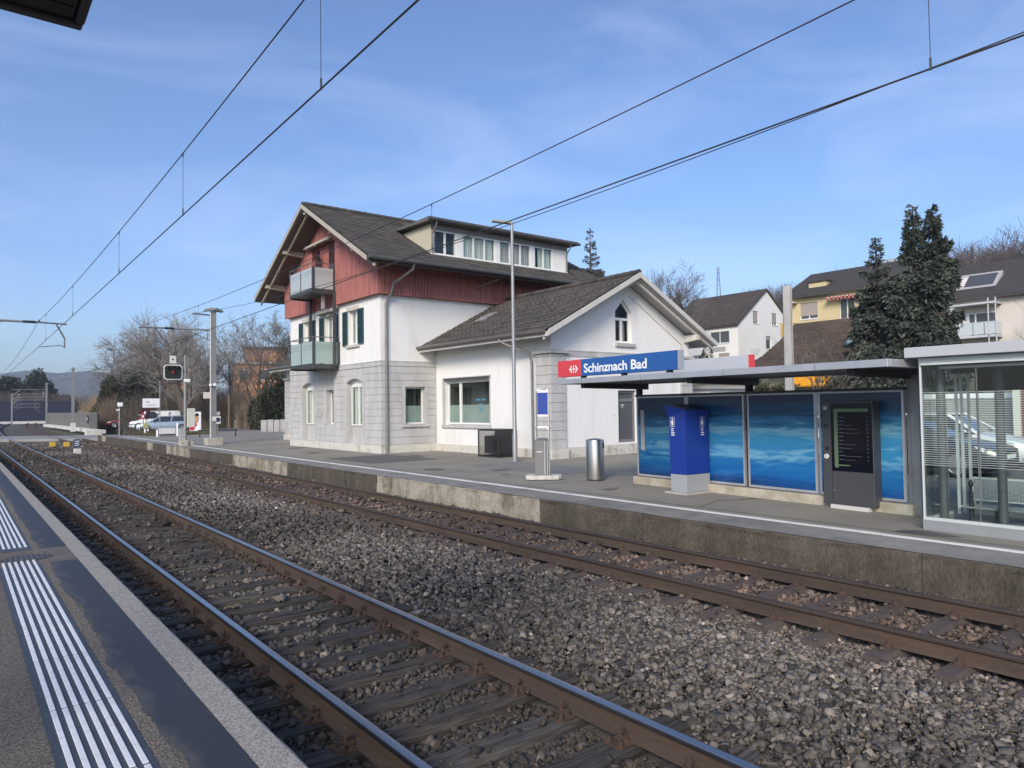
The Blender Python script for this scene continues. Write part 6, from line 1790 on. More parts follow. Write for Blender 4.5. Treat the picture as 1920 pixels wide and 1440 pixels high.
# ------------------------------------------------------------------ vehicles
def car(label, paint, loc, rotz, kind='hatch', L=4.3, W=1.78, H=1.46, rim='spoke'):
    """local x forward"""
    T = thing('parked_car', label, 'car', loc, rotz, 'parked cars')
    gl = mat('car_glass', (.025, .03, .035), .04, coat=.5); blk = mat('car_black', (.015, .015, .016), .6)
    hw = W/2; f, r = L/2, -L/2
    van = kind == 'van'
    hood0, hood1 = (.72, .98) if not van else (.80, 1.12)
    belt = .94 if not van else 1.14
    # lower body: stations of (x, half width, bottom, shoulder, top)
    st = [(f, hw*.62, .34, .50, .60), (f-.06, hw*.82, .24, .58, hood0-.02), (f-.28, hw*.95, .20, .64, hood0+.06), (f-.75, hw, .19, .70, hood0+.15), (f-1.15, hw, .19, .74, hood1-.02),
          (f-1.35, hw, .19, .76, belt), (0, hw*1.01, .19, .78, belt), (r+1.0, hw, .19, .80, belt+.03), (r+.35, hw*.97, .22, .82, belt+.04), (r+.08, hw*.9, .28, .80, belt-.0), (r, hw*.80, .36, .74, belt-.12)]
    mb = MB(); ring = 9
    for x, w, zb, zs, zt in st:
        for y, z in ((-w*.86, zb), (-w*.99, zb+.10), (-w, (zb+zs)/2+.03), (-w*.985, zs), (-w*.90, zt-.02)): mb.v.append((x, y, z))
        mb.v += [(x, -w*.45, zt+.018), (x, 0, zt+.025), (x, w*.45, zt+.018)]
        for y, z in ((w*.90, zt-.02), (w*.985, zs), (w, (zb+zs)/2+.03), (w*.99, zb+.10), (w*.86, zb)): mb.v.append((x, y, z))
    n = 13
    for i in range(len(st)-1):
        for j in range(n-1): mb.f.append((i*n+j, i*n+j+1, (i+1)*n+j+1, (i+1)*n+j)); mb.m.append(0)
        mb.f.append((i*n+n-1, i*n, (i+1)*n, (i+1)*n+n-1)); mb.m.append(0)
    mb.f.append(tuple(range(n))); mb.m.append(0); mb.f.append(tuple(range((len(st)-1)*n, len(st)*n))[::-1]); mb.m.append(0)
    body = mb.build('body', paint, T, smooth=True)
    # cabin
    wb, wr = hw*.90, hw*.66
    xb0, xr0 = f-1.12, f-1.12-(.85 if not van else .55)
    xb1, xr1 = (r+.12, r+.75) if kind == 'hatch' else ((r+.06, r+.42) if kind == 'estate' else (r+.04, r+.16))
    if kind == 'sedan': xb1, xr1 = r+.45, r+1.25
    zb_, zr = belt-.01, H-.03
    lo = [(xb0, -wb, zb_), (xb0, wb, zb_), (xb1, wb, zb_+.03), (xb1, -wb, zb_+.03)]
    hi = [(xr0, -wr, zr-.03), (xr0, wr, zr-.03), (xr1, wr, zr-.02), (xr1, -wr, zr-.02)]
    mb = MB(); mb.hexa(lo, hi); mb.build('windows', gl, T)
    mb = MB()
    top = [(xr0+.06, -wr*.93, zr-.035), (xr0+.06, wr*.93, zr-.035), (xr1-.03, wr*.93, zr-.025), (xr1-.03, -wr*.93, zr-.025)]
    m1 = (xr0+xr1)/2
    k = len(mb.v)
    for x, dz in ((xr0+.05, -.03), (xr0-.35, .0), (m1, .03), (xr1+.25, .015), (xr1-.03, -.02)):
        for y in (-1, -.5, 0, .5, 1): mb.v.append((x, y*wr*1.02, zr + dz + .022*(1-y*y)))
    for i in range(4):
        for j in range(4): mb.f.append((i*5+j, i*5+j+1, (i+1)*5+j+1, (i+1)*5+j)); mb.m.append(0)
    for s in (-1, 1):
        for a, b in ((0, 0), (3, 3)):
            p, q = Vector(lo[a if s < 0 else (1 if a == 0 else 2)]), Vector(hi[b if s < 0 else (1 if b == 0 else 2)])
            mb.beam(p + Vector((0, s*.004, 0)), q + Vector((0, s*.004, .015)), .075, .05, up=(0, s, .6))
        if not van:
            xm = (xb0+xb1)/2 - .05
            mb.beam((xm, s*(wb+.002), zb_), (xm-.12, s*(wr+.004), zr-.02), .09, .03, up=(0, s, .5))
        mb.beam((xr0+.05, s*wr*1.0, zr-.015), (xr1, s*wr*1.0, zr-.005), .07, .05, up=(0, 0, 1))
    if van: 
        for s in (-1, 1): mb.hexa([(xb0-1.5, s*wb-.006, zb_), (xb0-1.5, s*wb+.012, zb_), (xb1, s*wb+.012, zb_+.03), (xb1, s*wb-.006, zb_+.03)], [(xr0-1.2, s*wr-.006, zr-.03), (xr0-1.2, s*wr+.02, zr-.03), (xr1, s*wr+.02, zr-.02), (xr1, s*wr-.006, zr-.02)])
    mb.build('roof', paint, T, smooth=True)
    rm_ = mat('rim_alloy', (.50, .50, .51), .3, metal=.9); ty = mat('tyre', (.018, .018, .018), .85)
    for x in (f-.86, r+.80):
        for s in (-1, 1):
            mb = MB(); mb.lathe([(.30, -.10), (.325, -.07), (.325, .07), (.30, .10), (.22, .105), (.22, -.10)], n=24)
            w = mb.build('wheel', ty, T, smooth=True, loc=(x, s*(hw-.095), .325), rot=(R(-90*s), 0, 0))
            mb = MB()
            for i in range(7):
                a = 2*math.pi*i/7; mb.beam((.04*math.cos(a), .04*math.sin(a), .095), (.215*math.cos(a), .215*math.sin(a), .10), .055, .02, up=(0, 0, 1))
            mb.lathe([(.215, .085), (.228, .10), (.225, .108), (.205, .10)], n=24); mb.lathe([(.055, .08), (.055, .11), (.02, .115)], n=12)
            mb.build('rim', rm_, w)
            mb = MB(); mb.lathe([(.215, .03), (.21, .04)], n=20); mb.build('hub', blk, w)
            # wheel arch
            mb = MB()
            for i in range(12):
                a0, a1 = R(-8 + i*16.4), R(-8 + (i+1)*16.4)
                mb.add([(x+.34*math.cos(a0), s*(hw+.003), .325+.34*math.sin(a0)), (x+.34*math.cos(a1), s*(hw+.003), .325+.34*math.sin(a1)), (x+.40*math.cos(a1), s*(hw+.006), .325+.40*math.sin(a1)), (x+.40*math.cos(a0), s*(hw+.006), .325+.40*math.sin(a0))], [(0, 1, 2, 3)])
            mb.build('wheel_arch', blk, T, fix=False)
    hl = mat('headlight', (.62, .64, .66), .12, coat=.6)
    for s in (-1, 1):
        mb = MB(); mb.hexa([(f-.04, s*hw*.46, .60), (f-.30, s*hw*.965, .63), (f-.42, s*hw*.97, .70), (f-.10, s*hw*.48, .67)], [(f-.06, s*hw*.46, .68), (f-.33, s*hw*.955, .745), (f-.50, s*hw*.955, .77), (f-.16, s*hw*.46, .715)])
        mb.build('headlight', hl, T, bevel=.01)
        mb = MB(); mb.box((r-.005, s*hw*.5, .72), (r+.12, s*hw*.86, .86)); mb.build('tail_light', mat('tail_red', (.3, .01, .015), .25), T, bevel=.01)
        mb = MB(); mb.sphere((f-1.42, s*(hw+.09), belt+.06), .10, sc=(.6, 1., .7)); mb.build('mirror', paint, T, smooth=True)
    mb = MB(); mb.hexa([(f+.005, -hw*.42, .30), (f+.005, hw*.42, .30), (f-.1, hw*.5, .30), (f-.1, -hw*.5, .30)], [(f-.03, -hw*.44, .44), (f-.03, hw*.44, .44), (f-.1, hw*.5, .44), (f-.1, -hw*.5, .44)])
    mb.box((f-.03, -hw*.40, .60), (f+.005, hw*.40, .66)); mb.build('grille', blk, T)
    for s in (-1, 1):
        mb = MB(); mb.hexa([(f-.01, s*hw*.5, .30), (f-.12, s*hw*.84, .30), (f-.2, s*hw*.84, .30), (f-.1, s*hw*.5, .30)], [(f-.025, s*hw*.52, .46), (f-.13, s*hw*.86, .48), (f-.2, s*hw*.86, .48), (f-.1, s*hw*.52, .46)]); mb.build('air_intake', blk, T)
    MB().box((f+.0, -.26, .47), (f+.02, .26, .57)).build('number_plate', mat('sign_white'), T)
    MB().box((r+.3, -hw*.985, .14), (f-.35, hw*.985, .21)).build('underside', blk, T)
    return T
def vehicles():
    P = lambda n, c, m=.0: mat('paint_' + n, c, .28, metal=m, coat=.5, var=.02, scale=1)
    car('black hatchback parked nose forward behind the glass shelter', P('black', (.012, .014, .022), .2), (20.0, 8.35, GZ), R(-90), 'hatch', 4.3)
    car('white car with large windscreen at the right edge, beside the black hatchback', P('white', (.72, .73, .73)), (23.0, 8.6, GZ), R(-90), 'hatch', 4.2, H=1.52)
    car('white car parked behind the black hatchback, mostly hidden', P('white', (.72, .73, .73)), (23.6, 14.0, GZ), R(-90), 'estate', 4.4, H=1.72)
    car('silver blue estate car parked near the level crossing', P('silver', (.36, .42, .48), .5), (15.4, 72.0, GZ), R(168), 'estate', 4.6, H=1.46)
    car('white van parked behind the silver estate car', P('white', (.72, .73, .73)), (17.0, 83.5, GZ), R(172), 'van', 4.9, W=1.9, H=1.95)
    car('dark red car parked at the back, left of the white van', P('red', (.17, .02, .03)), (16.6, 97.5, GZ), R(170), 'hatch', 4.2)
vehicles()

# ------------------------------------------------------------------ houses on the slope
def house(label, cat, x0, y0, x1, y1, zb, ez, rz, wallm, roofm, ridge='y', over=.5, hip=0., wins=(), gwins=(), flare=False):
    T = thing('house', label, cat, (0, 0, 0))
    mb = MB()
    Ff = Fr((x0, y1, 0), (0, -1, 0), (-1, 0, 0)); Fg = Fr((x0, y0, 0), (1, 0, 0), (0, -1, 0))
    hs = [rect(y1-b, c, y1-a, d) for a, b, c, d, *_ in wins]
    Ff.wall(mb, rect(0, zb-3, y1-y0, ez), hs, .22)
    xm = (x0+x1)/2
    hg = [rect(a-x0, c, b-x0, d) for a, b, c, d, *_ in gwins]
    out = [(0, zb-3), (x1-x0, zb-3), (x1-x0, ez), (xm-x0, rz-.25), (0, ez)] if not hip else rect(0, zb-3, x1-x0, ez)
    Fg.wall(mb, out, hg, .22)
    mb.box((x1-.05, y0+.1, zb-3), (x1, y1, ez)); mb.box((x0+.05, y1-.1, zb-3), (x1, y1, ez))
    mb.build('wall', wallm, T, fix=False)
    fm = mat('window_white', (.75, .75, .73), .45); gl = mat('far_glass', (.07, .075, .08), .08); rs = mat('roller_blind', (.34, .30, .27), .7)
    for F, ws, o, sg in ((Ff, wins, y1, -1), (Fg, gwins, x0, 1)):
        for a, b, c, d, *k in ws:
            p0, p1 = (o-b, o-a) if sg < 0 else (a-o, b-o)
            w = MB(); F.box(w, p0, c, p0+.07, d, -.2, -.12); F.box(w, p1-.07, c, p1, d, -.2, -.12); F.box(w, p0+.07, c, p1-.07, c+.07, -.2, -.12); F.box(w, p0+.07, d-.07, p1-.07, d, -.2, -.12)
            if p1-p0 > 1.3: F.box(w, (p0+p1)/2-.05, c+.07, (p0+p1)/2+.05, d-.07, -.2, -.12)
            wo = w.build('window', fm, T)
            g = MB(); F.box(g, p0+.06, c+.06, p1-.06, d-.06, -.19, -.17); g.build('pane', gl, wo)
            s = k[0] if k else 0
            if s:
                g = MB(); F.box(g, p0+.04, d-(d-c)*s, p1-.04, d, -.11, -.09); g.build('roller_blind', rs, wo)
            g = MB(); F.box(g, p0-.08, c-.1, p1+.08, c-.003, -.1, .07); g.build('window_sill', mat('plate_pale'), wo)
    # roof
    o = over; sl = (rz-ez)/(xm-x0)
    exl, exr, ezl = x0-o, x1+o, ez-o*sl
    h = hip
    V = [(exl, y0-o*.6, ezl), (xm, y0-o*.6+h, rz), (exr, y0-o*.6, ezl), (exl, y1+o*.6, ezl), (xm, y1+o*.6-h, rz), (exr, y1+o*.6, ezl)]
    t = .22
    V2 = [(x, y, z-t) for x, y, z in V]
    mb = MB(); mb.add(V + V2, [(0, 1, 4, 3), (1, 2, 5, 4), (6, 9, 10, 7), (7, 10, 11, 8), (0, 3, 9, 6), (2, 8, 11, 5), (0, 6, 7, 1), (1, 7, 8, 2), (3, 4, 10, 9), (4, 5, 11, 10)])
    if hip: mb.add([V[0], V[1], V[2], V[3], V[4], V[5]], [(0, 2, 1), (3, 4, 5)])
    rf = mb.build('roof', roofm, T)
    # courses of tiles as thin overlapping strips on the slope that faces the tracks
    st = MB(); n = max(6, int(math.hypot(xm-exl, rz-ezl)/.34))
    for i in range(n):
        a, b = i/n, (i+1.06)/n
        ya = lambda q: (y0-o*.6 + h*q, y1+o*.6 - h*q)
        pa = (exl+(xm-exl)*a, ezl+(rz-ezl)*a); pb = (exl+(xm-exl)*min(b, 1), ezl+(rz-ezl)*min(b, 1))
        A, B_ = ya(a), ya(min(b, 1))
        st.hexa([(pa[0], A[0], pa[1]+.01), (pa[0], A[1], pa[1]+.01), (pb[0], B_[1], pb[1]+.005), (pb[0], B_[0], pb[1]+.005)],
                [(pa[0]-.01, A[0], pa[1]+.05), (pa[0]-.01, A[1], pa[1]+.05), (pb[0], B_[1], pb[1]+.02), (pb[0], B_[0], pb[1]+.02)])
    st.build('tile_courses', roofm, rf, kind='stuff')
    return T, Ff, Fg, rf
def houses():
    br = mat('far_roof_brown', (.075, .058, .048), .9, col2=(.045, .038, .033), scale=1.2, stretch=(1, .4, 1), fine=.3, bscale=6, bump=.5)
    gb = mat('far_roof_grey', (.062, .056, .054), .9, col2=(.045, .042, .041), scale=1.0, fine=.25, bscale=5, bump=.4)
    wh = mat('house_white', (.78, .78, .75), .9, var=.06, scale=.4); ye = mat("house_yellow", (.60, .50, .29), .9, var=.08, scale=.4); pk = mat('house_cream', (.62, .57, .52), .9, var=.05, scale=.4); cr = mat('house_pale_yellow', (.62, .56, .36), .9, var=.08, scale=.5)
    dk = mat('post_dark')
    T, Ff, Fg, rf = house('white three storey house with brown saddle roof, seen left of the bare grey mast', 'house', 82.5, 56.4, 96, 68.6, 5, 13.1, 18.1, wh, br,
          wins=((57.8, 60.9, 10.4, 12.0, .0), (62.4, 64.0, 10.4, 12.0), (57.8, 59.6, 7.2, 9.0, 1.0), (62.4, 64.0, 7.4, 9.0)),
          gwins=((86.0, 87.3, 13.1, 14.8, .9), (90.6, 91.9, 13.1, 14.8, .8), (89.0, 90.3, 9.7, 11.5, .3), (89.0, 90.3, 6.3, 8.1, .6)), over=.4)
    mb = MB(); Ff.box(mb, 68.6-60.9, 9.3, 68.6-58.4, 9.9, .0, .05); mb.build('vent_panel', mat('box_grey'), T)
    MB().box((84, 66.8, 14.6), (86.5, 68.0, 15.6)).build('roof_dormer', dk, rf)
    T, Ff, Fg, rf = house('yellow apartment house with awnings, above the brown tiled roof', 'house', 73, 30, 85, 43.5, 7, 14.1, 17.1, ye, gb,
          wins=((40.0, 42.0, 11.2, 13.0, .8), (36.0, 37.6, 10.8, 13.0), (31.4, 34.2, 11.4, 13.1, .8), (40.0, 42.0, 8, 9.8), (36, 38, 8, 9.8)), over=.7)
    st = mat('awning_red', (.42, .13, .12), .9); sw = mat('awning_white', (.65, .6, .56), .9)
    for a, b in ((34.6, 38.6), (42.2, 43.4)):
        aw = MB(); Ff.box(aw, 43.5-b, 13.05, 43.5-a, 13.15, .05, .9); ao = aw.build('awning', sw, T)
        k = 0; x = 43.5-b
        while x < 43.5-a-.1:
            if k % 2 == 0:
                s = MB(); Ff.box(s, x, 12.75, x+.2, 13.16, .9, .93); s.build('awning_stripe', st, ao)
            x += .2; k += 1
    mb = MB(); Ff.box(mb, -.1, 9.4, 1.2, 10.9, .0, 1.3); mb.build('balcony', mat('balcony_ochre', (.5, .33, .10), .8), T)
    mb = MB(); p = Ff.P(7.2, 14.4, -1.2)
    MB().box((74.2, 39.6, 14.3), (76.0, 41.6, 15.3)).build('roof_dormer', ye, rf); MB().box((74.0, 39.4, 15.31), (76.6, 41.8, 15.42)).build('dormer_roof', gb, rf)
    mb = MB()
    for y in (35.2, 34.4, 33.6): mb.box((78.6, y, 17.0), (79.4, y+.6, 17.35))
    mb.build('roof_vents', ALU(), rf, kind='stuff')
    # brown house with a swept roof
    T = thing('house', 'low house under a big swept brown tiled roof with a skylight, behind the shelter roof', 'house', (0, 0, 0))
    cw = MB(); F = Fr((38.4, 24.2, 0), (0, -1, 0), (-1, 0, 0)); F.wall(cw, rect(0, -1, 8.1, 4.3), [rect(4.6, 2.2, 6.0, 3.6), rect(6.5, 2.2, 7.9, 3.6)], .2); cw.box((38.45, 16.0, -1), (44, 24.15, 4.2)); cw.build('wall', cr, T, fix=False)
    for a in (4.6, 6.5):
        w = MB(); F.box(w, a, 2.2, a+1.4, 2.3, -.15, -.08); F.box(w, a, 3.5, a+1.4, 3.6, -.15, -.08); F.box(w, a, 2.3, a+.1, 3.5, -.15, -.08); F.box(w, a+1.3, 2.3, a+1.4, 3.5, -.15, -.08); F.box(w, a+.65, 2.3, a+.75, 3.5, -.15, -.08)
        wo = w.build('window', mat('window_white'), T); g = MB(); F.box(g, a+.1, 2.3, a+1.3, 3.5, -.14, -.12); g.build('pane', mat('far_glass'), wo)
    prof = [(36.9, 4.1, 0), (37.8, 4.4, .35), (38.8, 4.98, .8), (40.0, 5.95, 1.25), (41.2, 7.05, 1.6)]   # x, z, inset of the left end
    mb = MB(); yl, yr = 25.2, 15.5
    for x, z, i in prof: mb.v += [(x, yl-i*1.05+.55, z), (x, yr, z)]
    n = len(prof)
    for i in range(n-1): mb.f.append((2*i, 2*i+1, 2*i+3, 2*i+2)); mb.m.append(0)
    k = len(mb.v); 
    for x, z, i in prof[::-1]: mb.v += [(41.2*2-x, yl-i*1.05+.55, z), (41.2*2-x, yr, z)]
    for i in range(n-1): mb.f.append((k+2*i, k+2*i+1, k+2*i+3, k+2*i+2)); mb.m.append(0)
    # left end, swept too
    for i in range(n-1):
        a, b = prof[i], prof[i+1]
        mb.add([(a[0], yl-a[2]*1.05+.55, a[1]), (b[0], yl-b[2]*1.05+.55, b[1]), (82.4-b[0], yl-b[2]*1.05+.55, b[1]), (82.4-a[0], yl-a[2]*1.05+.55, a[1])], [(0, 1, 2, 3)])
    brm = mat('swept_roof', (.095, .066, .048), .9, col2=(.055, .045, .033), scale=1.1, stretch=(1, .5, 1), fine=.35, bscale=7, bump=.6)
    rf = mb.build('roof', brm, T, fix=False)
    cs = MB()
    pts = []
    for i in range(n-1):
        a, b = prof[i], prof[i+1]; m = max(2, int(math.hypot(b[0]-a[0], b[1]-a[1])/.24))
        for j in range(m): t = j/m; pts.append(tuple(a[q] + (b[q]-a[q])*t for q in range(3)))
    pts.append(prof[-1])
    for a, b in zip(pts[:-1], pts[1:]):
        y = yl-a[2]*1.05+.5
        while y > yr:
            y2 = y - .2; e = random.uniform(.025, .045)
            cs.add([(a[0]-.01, y, a[1]+e), (a[0]-.01, y2+.01, a[1]+e), (b[0], y2+.01, b[1]+.01), (b[0], y, b[1]+.01), (a[0]-.01, y, a[1]), (a[0]-.01, y2+.01, a[1])], [(0, 1, 2, 3), (0, 4, 5, 1)]); y = y2
    cs.build('roof_tiles', brm, rf, kind='stuff')
    mb = MB(); a = Vector((38.95, 19.9, 5.2)); u = Vector((1.2, 0, 1.0)).normalized()
    mb.hexa([a, a+Vector((0, -.75, 0)), a+Vector((0, -.75, 0))+u*.95, a+u*.95], [q+Vector((-.08, 0, .1)) for q in (a, a+Vector((0, -.75, 0)), a+Vector((0, -.75, 0))+u*.95, a+u*.95)]); sk = mb.build('skylight', mat('skylight_dark', (.05, .06, .06), .5), rf)
    b = a + Vector((-.085, -.14, .108)) + u*.15; mb = MB(); mb.add([b, b+Vector((0, -.47, 0)), b+Vector((0, -.47, 0))+u*.65, b+u*.65], [(0, 1, 2, 3)]); mb.build('pane', mat('skylight_glass', (.25, .32, .30), .1), sk, fix=False)
    mb = MB(); y = 24.8
    while y > 15.8: mb.box((37.0, y, 3.95), (38.3, y+.1, 4.05)); y -= .7
    mb.build('rafter_ends', mat('sign_white'), T, kind='stuff')
    mb = MB(); F.box(mb, 2.4, 3.0, 4.3, 3.9, .05, 1.6); mb.build('orange_awning', mat('awning_orange', (.80, .36, .02), .8), T, bevel=.1)
    # right apartment house
    T, Ff, Fg, rf = house('cream apartment house with glass fronted balconies at the right edge', 'apartment house', 71, 8, 83, 27, 3, 11.6, 15.1, pk, gb,
          wins=((18.6, 20.6, 8.2, 10.2), (18.6, 20.6, 5.2, 7.2), (13, 15, 8.2, 10.2), (13, 15, 5.2, 7.2)), over=.7)
    bg = mat('balcony_glass_pale', (.48, .53, .56), .25); bf = mat('balcony_frame', (.55, .57, .58), .5, metal=.2)
    for z in (4.9, 7.75):
        mb = MB(); Ff.box(mb, 1.2, z-.2, 4.7, z, 0, 1.5); b = mb.build('balcony', bf, T)
        for k in range(4): mb = MB(); Ff.box(mb, 1.25+k*.86, z+.05, 1.25+k*.86+.80, z+1.05, 1.44, 1.48); mb.build('balcony_panel', bg, b)
        mb = MB(); Ff.box(mb, 4.64, z+.05, 4.68, z+1.05, .1, 1.42); mb.build('balcony_panel', bg, b)
        mb = MB(); Ff.box(mb, 1.2, z+1.06, 4.7, z+1.12, 1.42, 1.5); mb.build('handrail', bf, b)
        mb = MB(); Ff.box(mb, 1.5, z, 4.3, z+2.1, .005, .02); w = mb.build('window', mat('window_white'), T)
        mb = MB(); Ff.box(mb, 2.2, z+.1, 2.6, z+2.0, .021, .03); Ff.box(mb, 2.75, z+.1, 4.2, z+2.0, .021, .03); mb.build('pane', mat('far_glass'), w)
    mb = MB()
    for x in (1.2, 4.1, 4.66): Ff.box(mb, x, 2, x+.08, 10.9, 1.42, 1.5)
    mb.build('balcony_posts', bf, T, kind='stuff')
    mb = MB(); Ff.box(mb, 1.2, 10.4, 4.75, 10.55, .02, 1.6); mb.build('balcony_roof', bf, T)
    sl = (15.1-11.6)/6
    q = lambda x, y, d=.0: Vector((x, y, 11.6 + sl*(x-71) + d))
    mb = MB(); mb.hexa([q(71.9, 26.3), q(71.9, 23.0), q(73.9, 23.0), q(73.9, 26.3)], [q(71.9, 26.3, .06), q(71.9, 23.0, .06), q(73.9, 23.0, .45), q(73.9, 26.3, .45)]); lo = mb.build('loggia', mat('loggia_grey', (.36, .35, .34), .7), rf)
    mb = MB(); mb.hexa([q(72.15, 25.6, .09), q(72.15, 23.3, .09), q(73.6, 23.3, .36), q(73.6, 25.6, .36)], [q(72.15, 25.6, .12), q(72.15, 23.3, .12), q(73.6, 23.3, .46), q(73.6, 25.6, .46)]); mb.build('loggia_opening', mat('far_glass'), lo)
    mb = MB(); mb.hexa([q(72.15, 26.1, .10), q(72.15, 25.62, .10), q(73.4, 25.62, .34), q(73.4, 26.1, .34)], [q(72.15, 26.1, .13), q(72.15, 25.62, .13), q(73.4, 25.62, .42), q(73.4, 26.1, .42)]); mb.build('loggia_wall', pk, lo)
    # orange blocks behind the bare trees on the left
    og = mat('house_orange', (.46, .23, .12), .9, var=.15, scale=.5)
    for lab, x, y, w, h, d in (('stepped orange brick block behind the hedge beside the station roof', 37, 106, 10, 9.2, 8), ('small orange house behind the thick bare tree', 28, 124, 9, 5.2, 8)):
        T = thing('house', lab, 'house', (x, y, 0), R(-20))
        mb = MB(); mb.box((-w/2, 0, -1), (w/2, d, h)); mb.build('wall', og, T)
        MB().box((-w/2+1.5, 1, h+.002), (w/2-2.5, d-1, h+2.1)).build('upper_wall', og, T); MB().box((-w/2-.3, -.3, h-.25), (w/2+.3, -.02, h+.1)).build('cornice', mat('plinth_concrete'), T)
        MB().box((-w/2+1.2, .7, h+2.105), (w/2-2.2, d-.7, h+2.4)).build('roof', gb, T)
        for i in range(3):
            wo = MB().box((-w/2+.8+i*2.9, -.08, h-2.6), (-w/2+2.2+i*2.9, .02, h-1.0)).build('window', mat('window_white'), T); MB().box((-w/2+.9+i*2.9, -.1, h-2.5), (-w/2+2.1+i*2.9, -.081, h-1.1)).build('pane', mat('far_glass'), wo)
    # wall, garage and fence at the back of the car park
    T = thing('boundary_wall', 'grey boundary wall with pale coping at the back of the car park', 'wall', (28.6, 0, GZ), 0)
    MB().box((0, -8, -.1), (.3, 12.2, 1.95)).build('wall', mat('wall_grey', (.30, .31, .29), .9, var=.2, scale=1, bump=.2, bscale=10), T)
    MB().box((-.06, -8, 1.951), (.36, 12.2, 2.12)).build('coping', mat('sign_white'), T)
    T = thing('garage', 'white framed garage with a dark red ribbed door behind the white car', 'garage', (27.9, 8.35, GZ), 0)
    cwm = mat('garage_white', (.66, .64, .56), .8)
    MB().box((0, -3.2, 0), (.5, -3.0, 2.45)).build('door_frame', cwm, T); MB().box((0, -.0, 0), (.5, .2, 2.45)).build('door_frame', cwm, T); MB().box((0, -3.2, 2.451), (.6, .2, 2.75)).build('door_frame', cwm, T)
    rd = mat('garage_red', (.16, .022, .03), .6)
    for i in range(10): MB().box((.12, -2.99, .02+i*.24), (.2, -.01, .02+i*.24+.225)).build('door_slat', rd, T)
    T = thing('gate_fence', 'thin iron railings with a cream post beside the blue shelter end', 'fence', (27.2, 12.4, GZ), R(15))
    MB().box((-.12, 1.8, 0), (.12, 2.05, 2.3)).build('post', cwm, T)
    for i in range(26): MB().box((-.015, -1.6+i*.13, 0), (.015, -1.57+i*.13, 1.9)).build('railing_bar', mat('post_dark'), T)
    mb = MB(); mb.box((-.02, -1.6, 1.75), (.02, 1.8, 1.8)); mb.box((-.02, -1.6, .2), (.02, 1.8, .25)); mb.build('railing_rail', mat('post_dark'), T)
    # small white unit seen between the wing and the shelter panels
    T = thing('white_shed', 'low white walled shed between the annex and the blue panels', 'shed', (27.0, 22.0, GZ), 0)
    MB().box((0, -2.0, 0), (3, 3, 2.55)).build('wall', wh, T); MB().box((-.2, -2.2, 2.551), (3.2, 3.2, 2.7)).build('roof', mat('box_grey'), T)
    # power pylon
    T = thing('power_pylon', 'slim lattice power pylon far behind the white house', 'pylon', (324.8, 233.5, 45), R(30))
    pm = mat('pylon_grey', (.20, .21, .23), .6, metal=.3); mb = MB()
    for s, t in ((-1, -1), (1, -1), (1, 1), (-1, 1)): mb.beam((s*1.5, t*1.5, 0), (s*.35, t*.35, 31), .22, .22)
    for k in range(14):
        z0, z1 = k*2.2, (k+1)*2.2; a, b = 1.5-1.15*z0/31, 1.5-1.15*z1/31
        mb.beam((-a, -a, z0), (b, -b, z1), .12, .12); mb.beam((a, -a, z0), (-b, -b, z1), .12, .12); mb.beam((a, -a, z0), (b, b, z1), .12, .12)
    mb.build('lattice', pm, T)
    mb = MB()
    for z in (24, 27.5): mb.beam((-2.6, 0, z), (2.6, 0, z), .2, .2)
    mb.build('cross_arm', pm, T)
houses()
# ------------------------------------------------------------------ trees
BARK = lambda: mat('bark', (.105, .088, .072), .95, col2=(.055, .047, .038), scale=3, bump=.5, bscale=20, fine=.2)
TWIG = lambda n='twig', c=(.165, .148, .135): mat(n, c, .9, var=.3, scale=.7)
def bare_tree_mesh(seed, H=10., spread=.45, trunk=.3, levels=5, fork=.18, up=.35, kids_=(7, 6, 5, 5), twigr=.013):
    """trunk with limbs, then the fine branching as a crown mesh"""
    rng = random.Random(seed); tr, cr = MB(), MB()
    def branch(p, d, L, r, lv):
        n = 4 if lv < 2 else 3
        pts = [Vector(p)]; rs = [r]; dd = Vector(d).normalized()
        for i in range(n):
            dd = (dd + Vector((rng.gauss(0, .13), rng.gauss(0, .13), rng.gauss(.03, .09) + up*.10*(lv > 0)))).normalized()
            pts.append(pts[-1] + dd*(L/n)); rs.append(max(twigr*.6, r*(1 - .78*(i+1)/n)))
        (tr if lv < 2 else cr).tube(pts, rs, 7 if lv == 0 else (5 if lv == 1 else 3), cap=False)
        if lv >= levels-1: return
        k = kids_[min(lv, len(kids_)-1)]
        for j in range(k):
            t = (fork if lv == 0 else .22) + (1-(fork if lv == 0 else .22))*(j + rng.random()*.8)/k
            q = min(n-1, int(t*n)); f = t*n - q
            b = pts[q].lerp(pts[q+1], f)
            ax = (pts[q+1]-pts[q]).normalized(); o = ax.orthogonal().normalized()
            o = Matrix.Rotation(rng.random()*6.283, 3, ax) @ o
            a = rng.uniform(.45, 1.05) if lv else rng.uniform(.35, .95)
            nd = (ax*math.cos(a) + o*math.sin(a))
            branch(b, nd, L*rng.uniform(.42, .68)*(1.15-.45*t if lv == 0 else 1), max(twigr, (rs[q]*(1-f)+rs[q+1]*f)*rng.uniform(.4, .6)), lv+1)
    branch((0, 0, -.3), (rng.gauss(0, .05), rng.gauss(0, .05), 1), H*.72, trunk, 0)
    return tr, cr
TREES = {}
def bare_tree(key, seed, label, x, y, z, rot=0., sc=1., cat='tree', tw=None, **kw):
    if key not in TREES:
        tr, cr = bare_tree_mesh(seed, **kw)
        TREES[key] = (tr.mesh('trunk', BARK()), cr.mesh('crown', tw or TWIG()))
    T = thing('bare_tree', label, cat, (x, y, z), rot, 'bare winter trees')
    T.scale = (sc, sc, sc)
    a, b = TREES[key]
    link('trunk', a, T); link('crown', b, T)
    return T
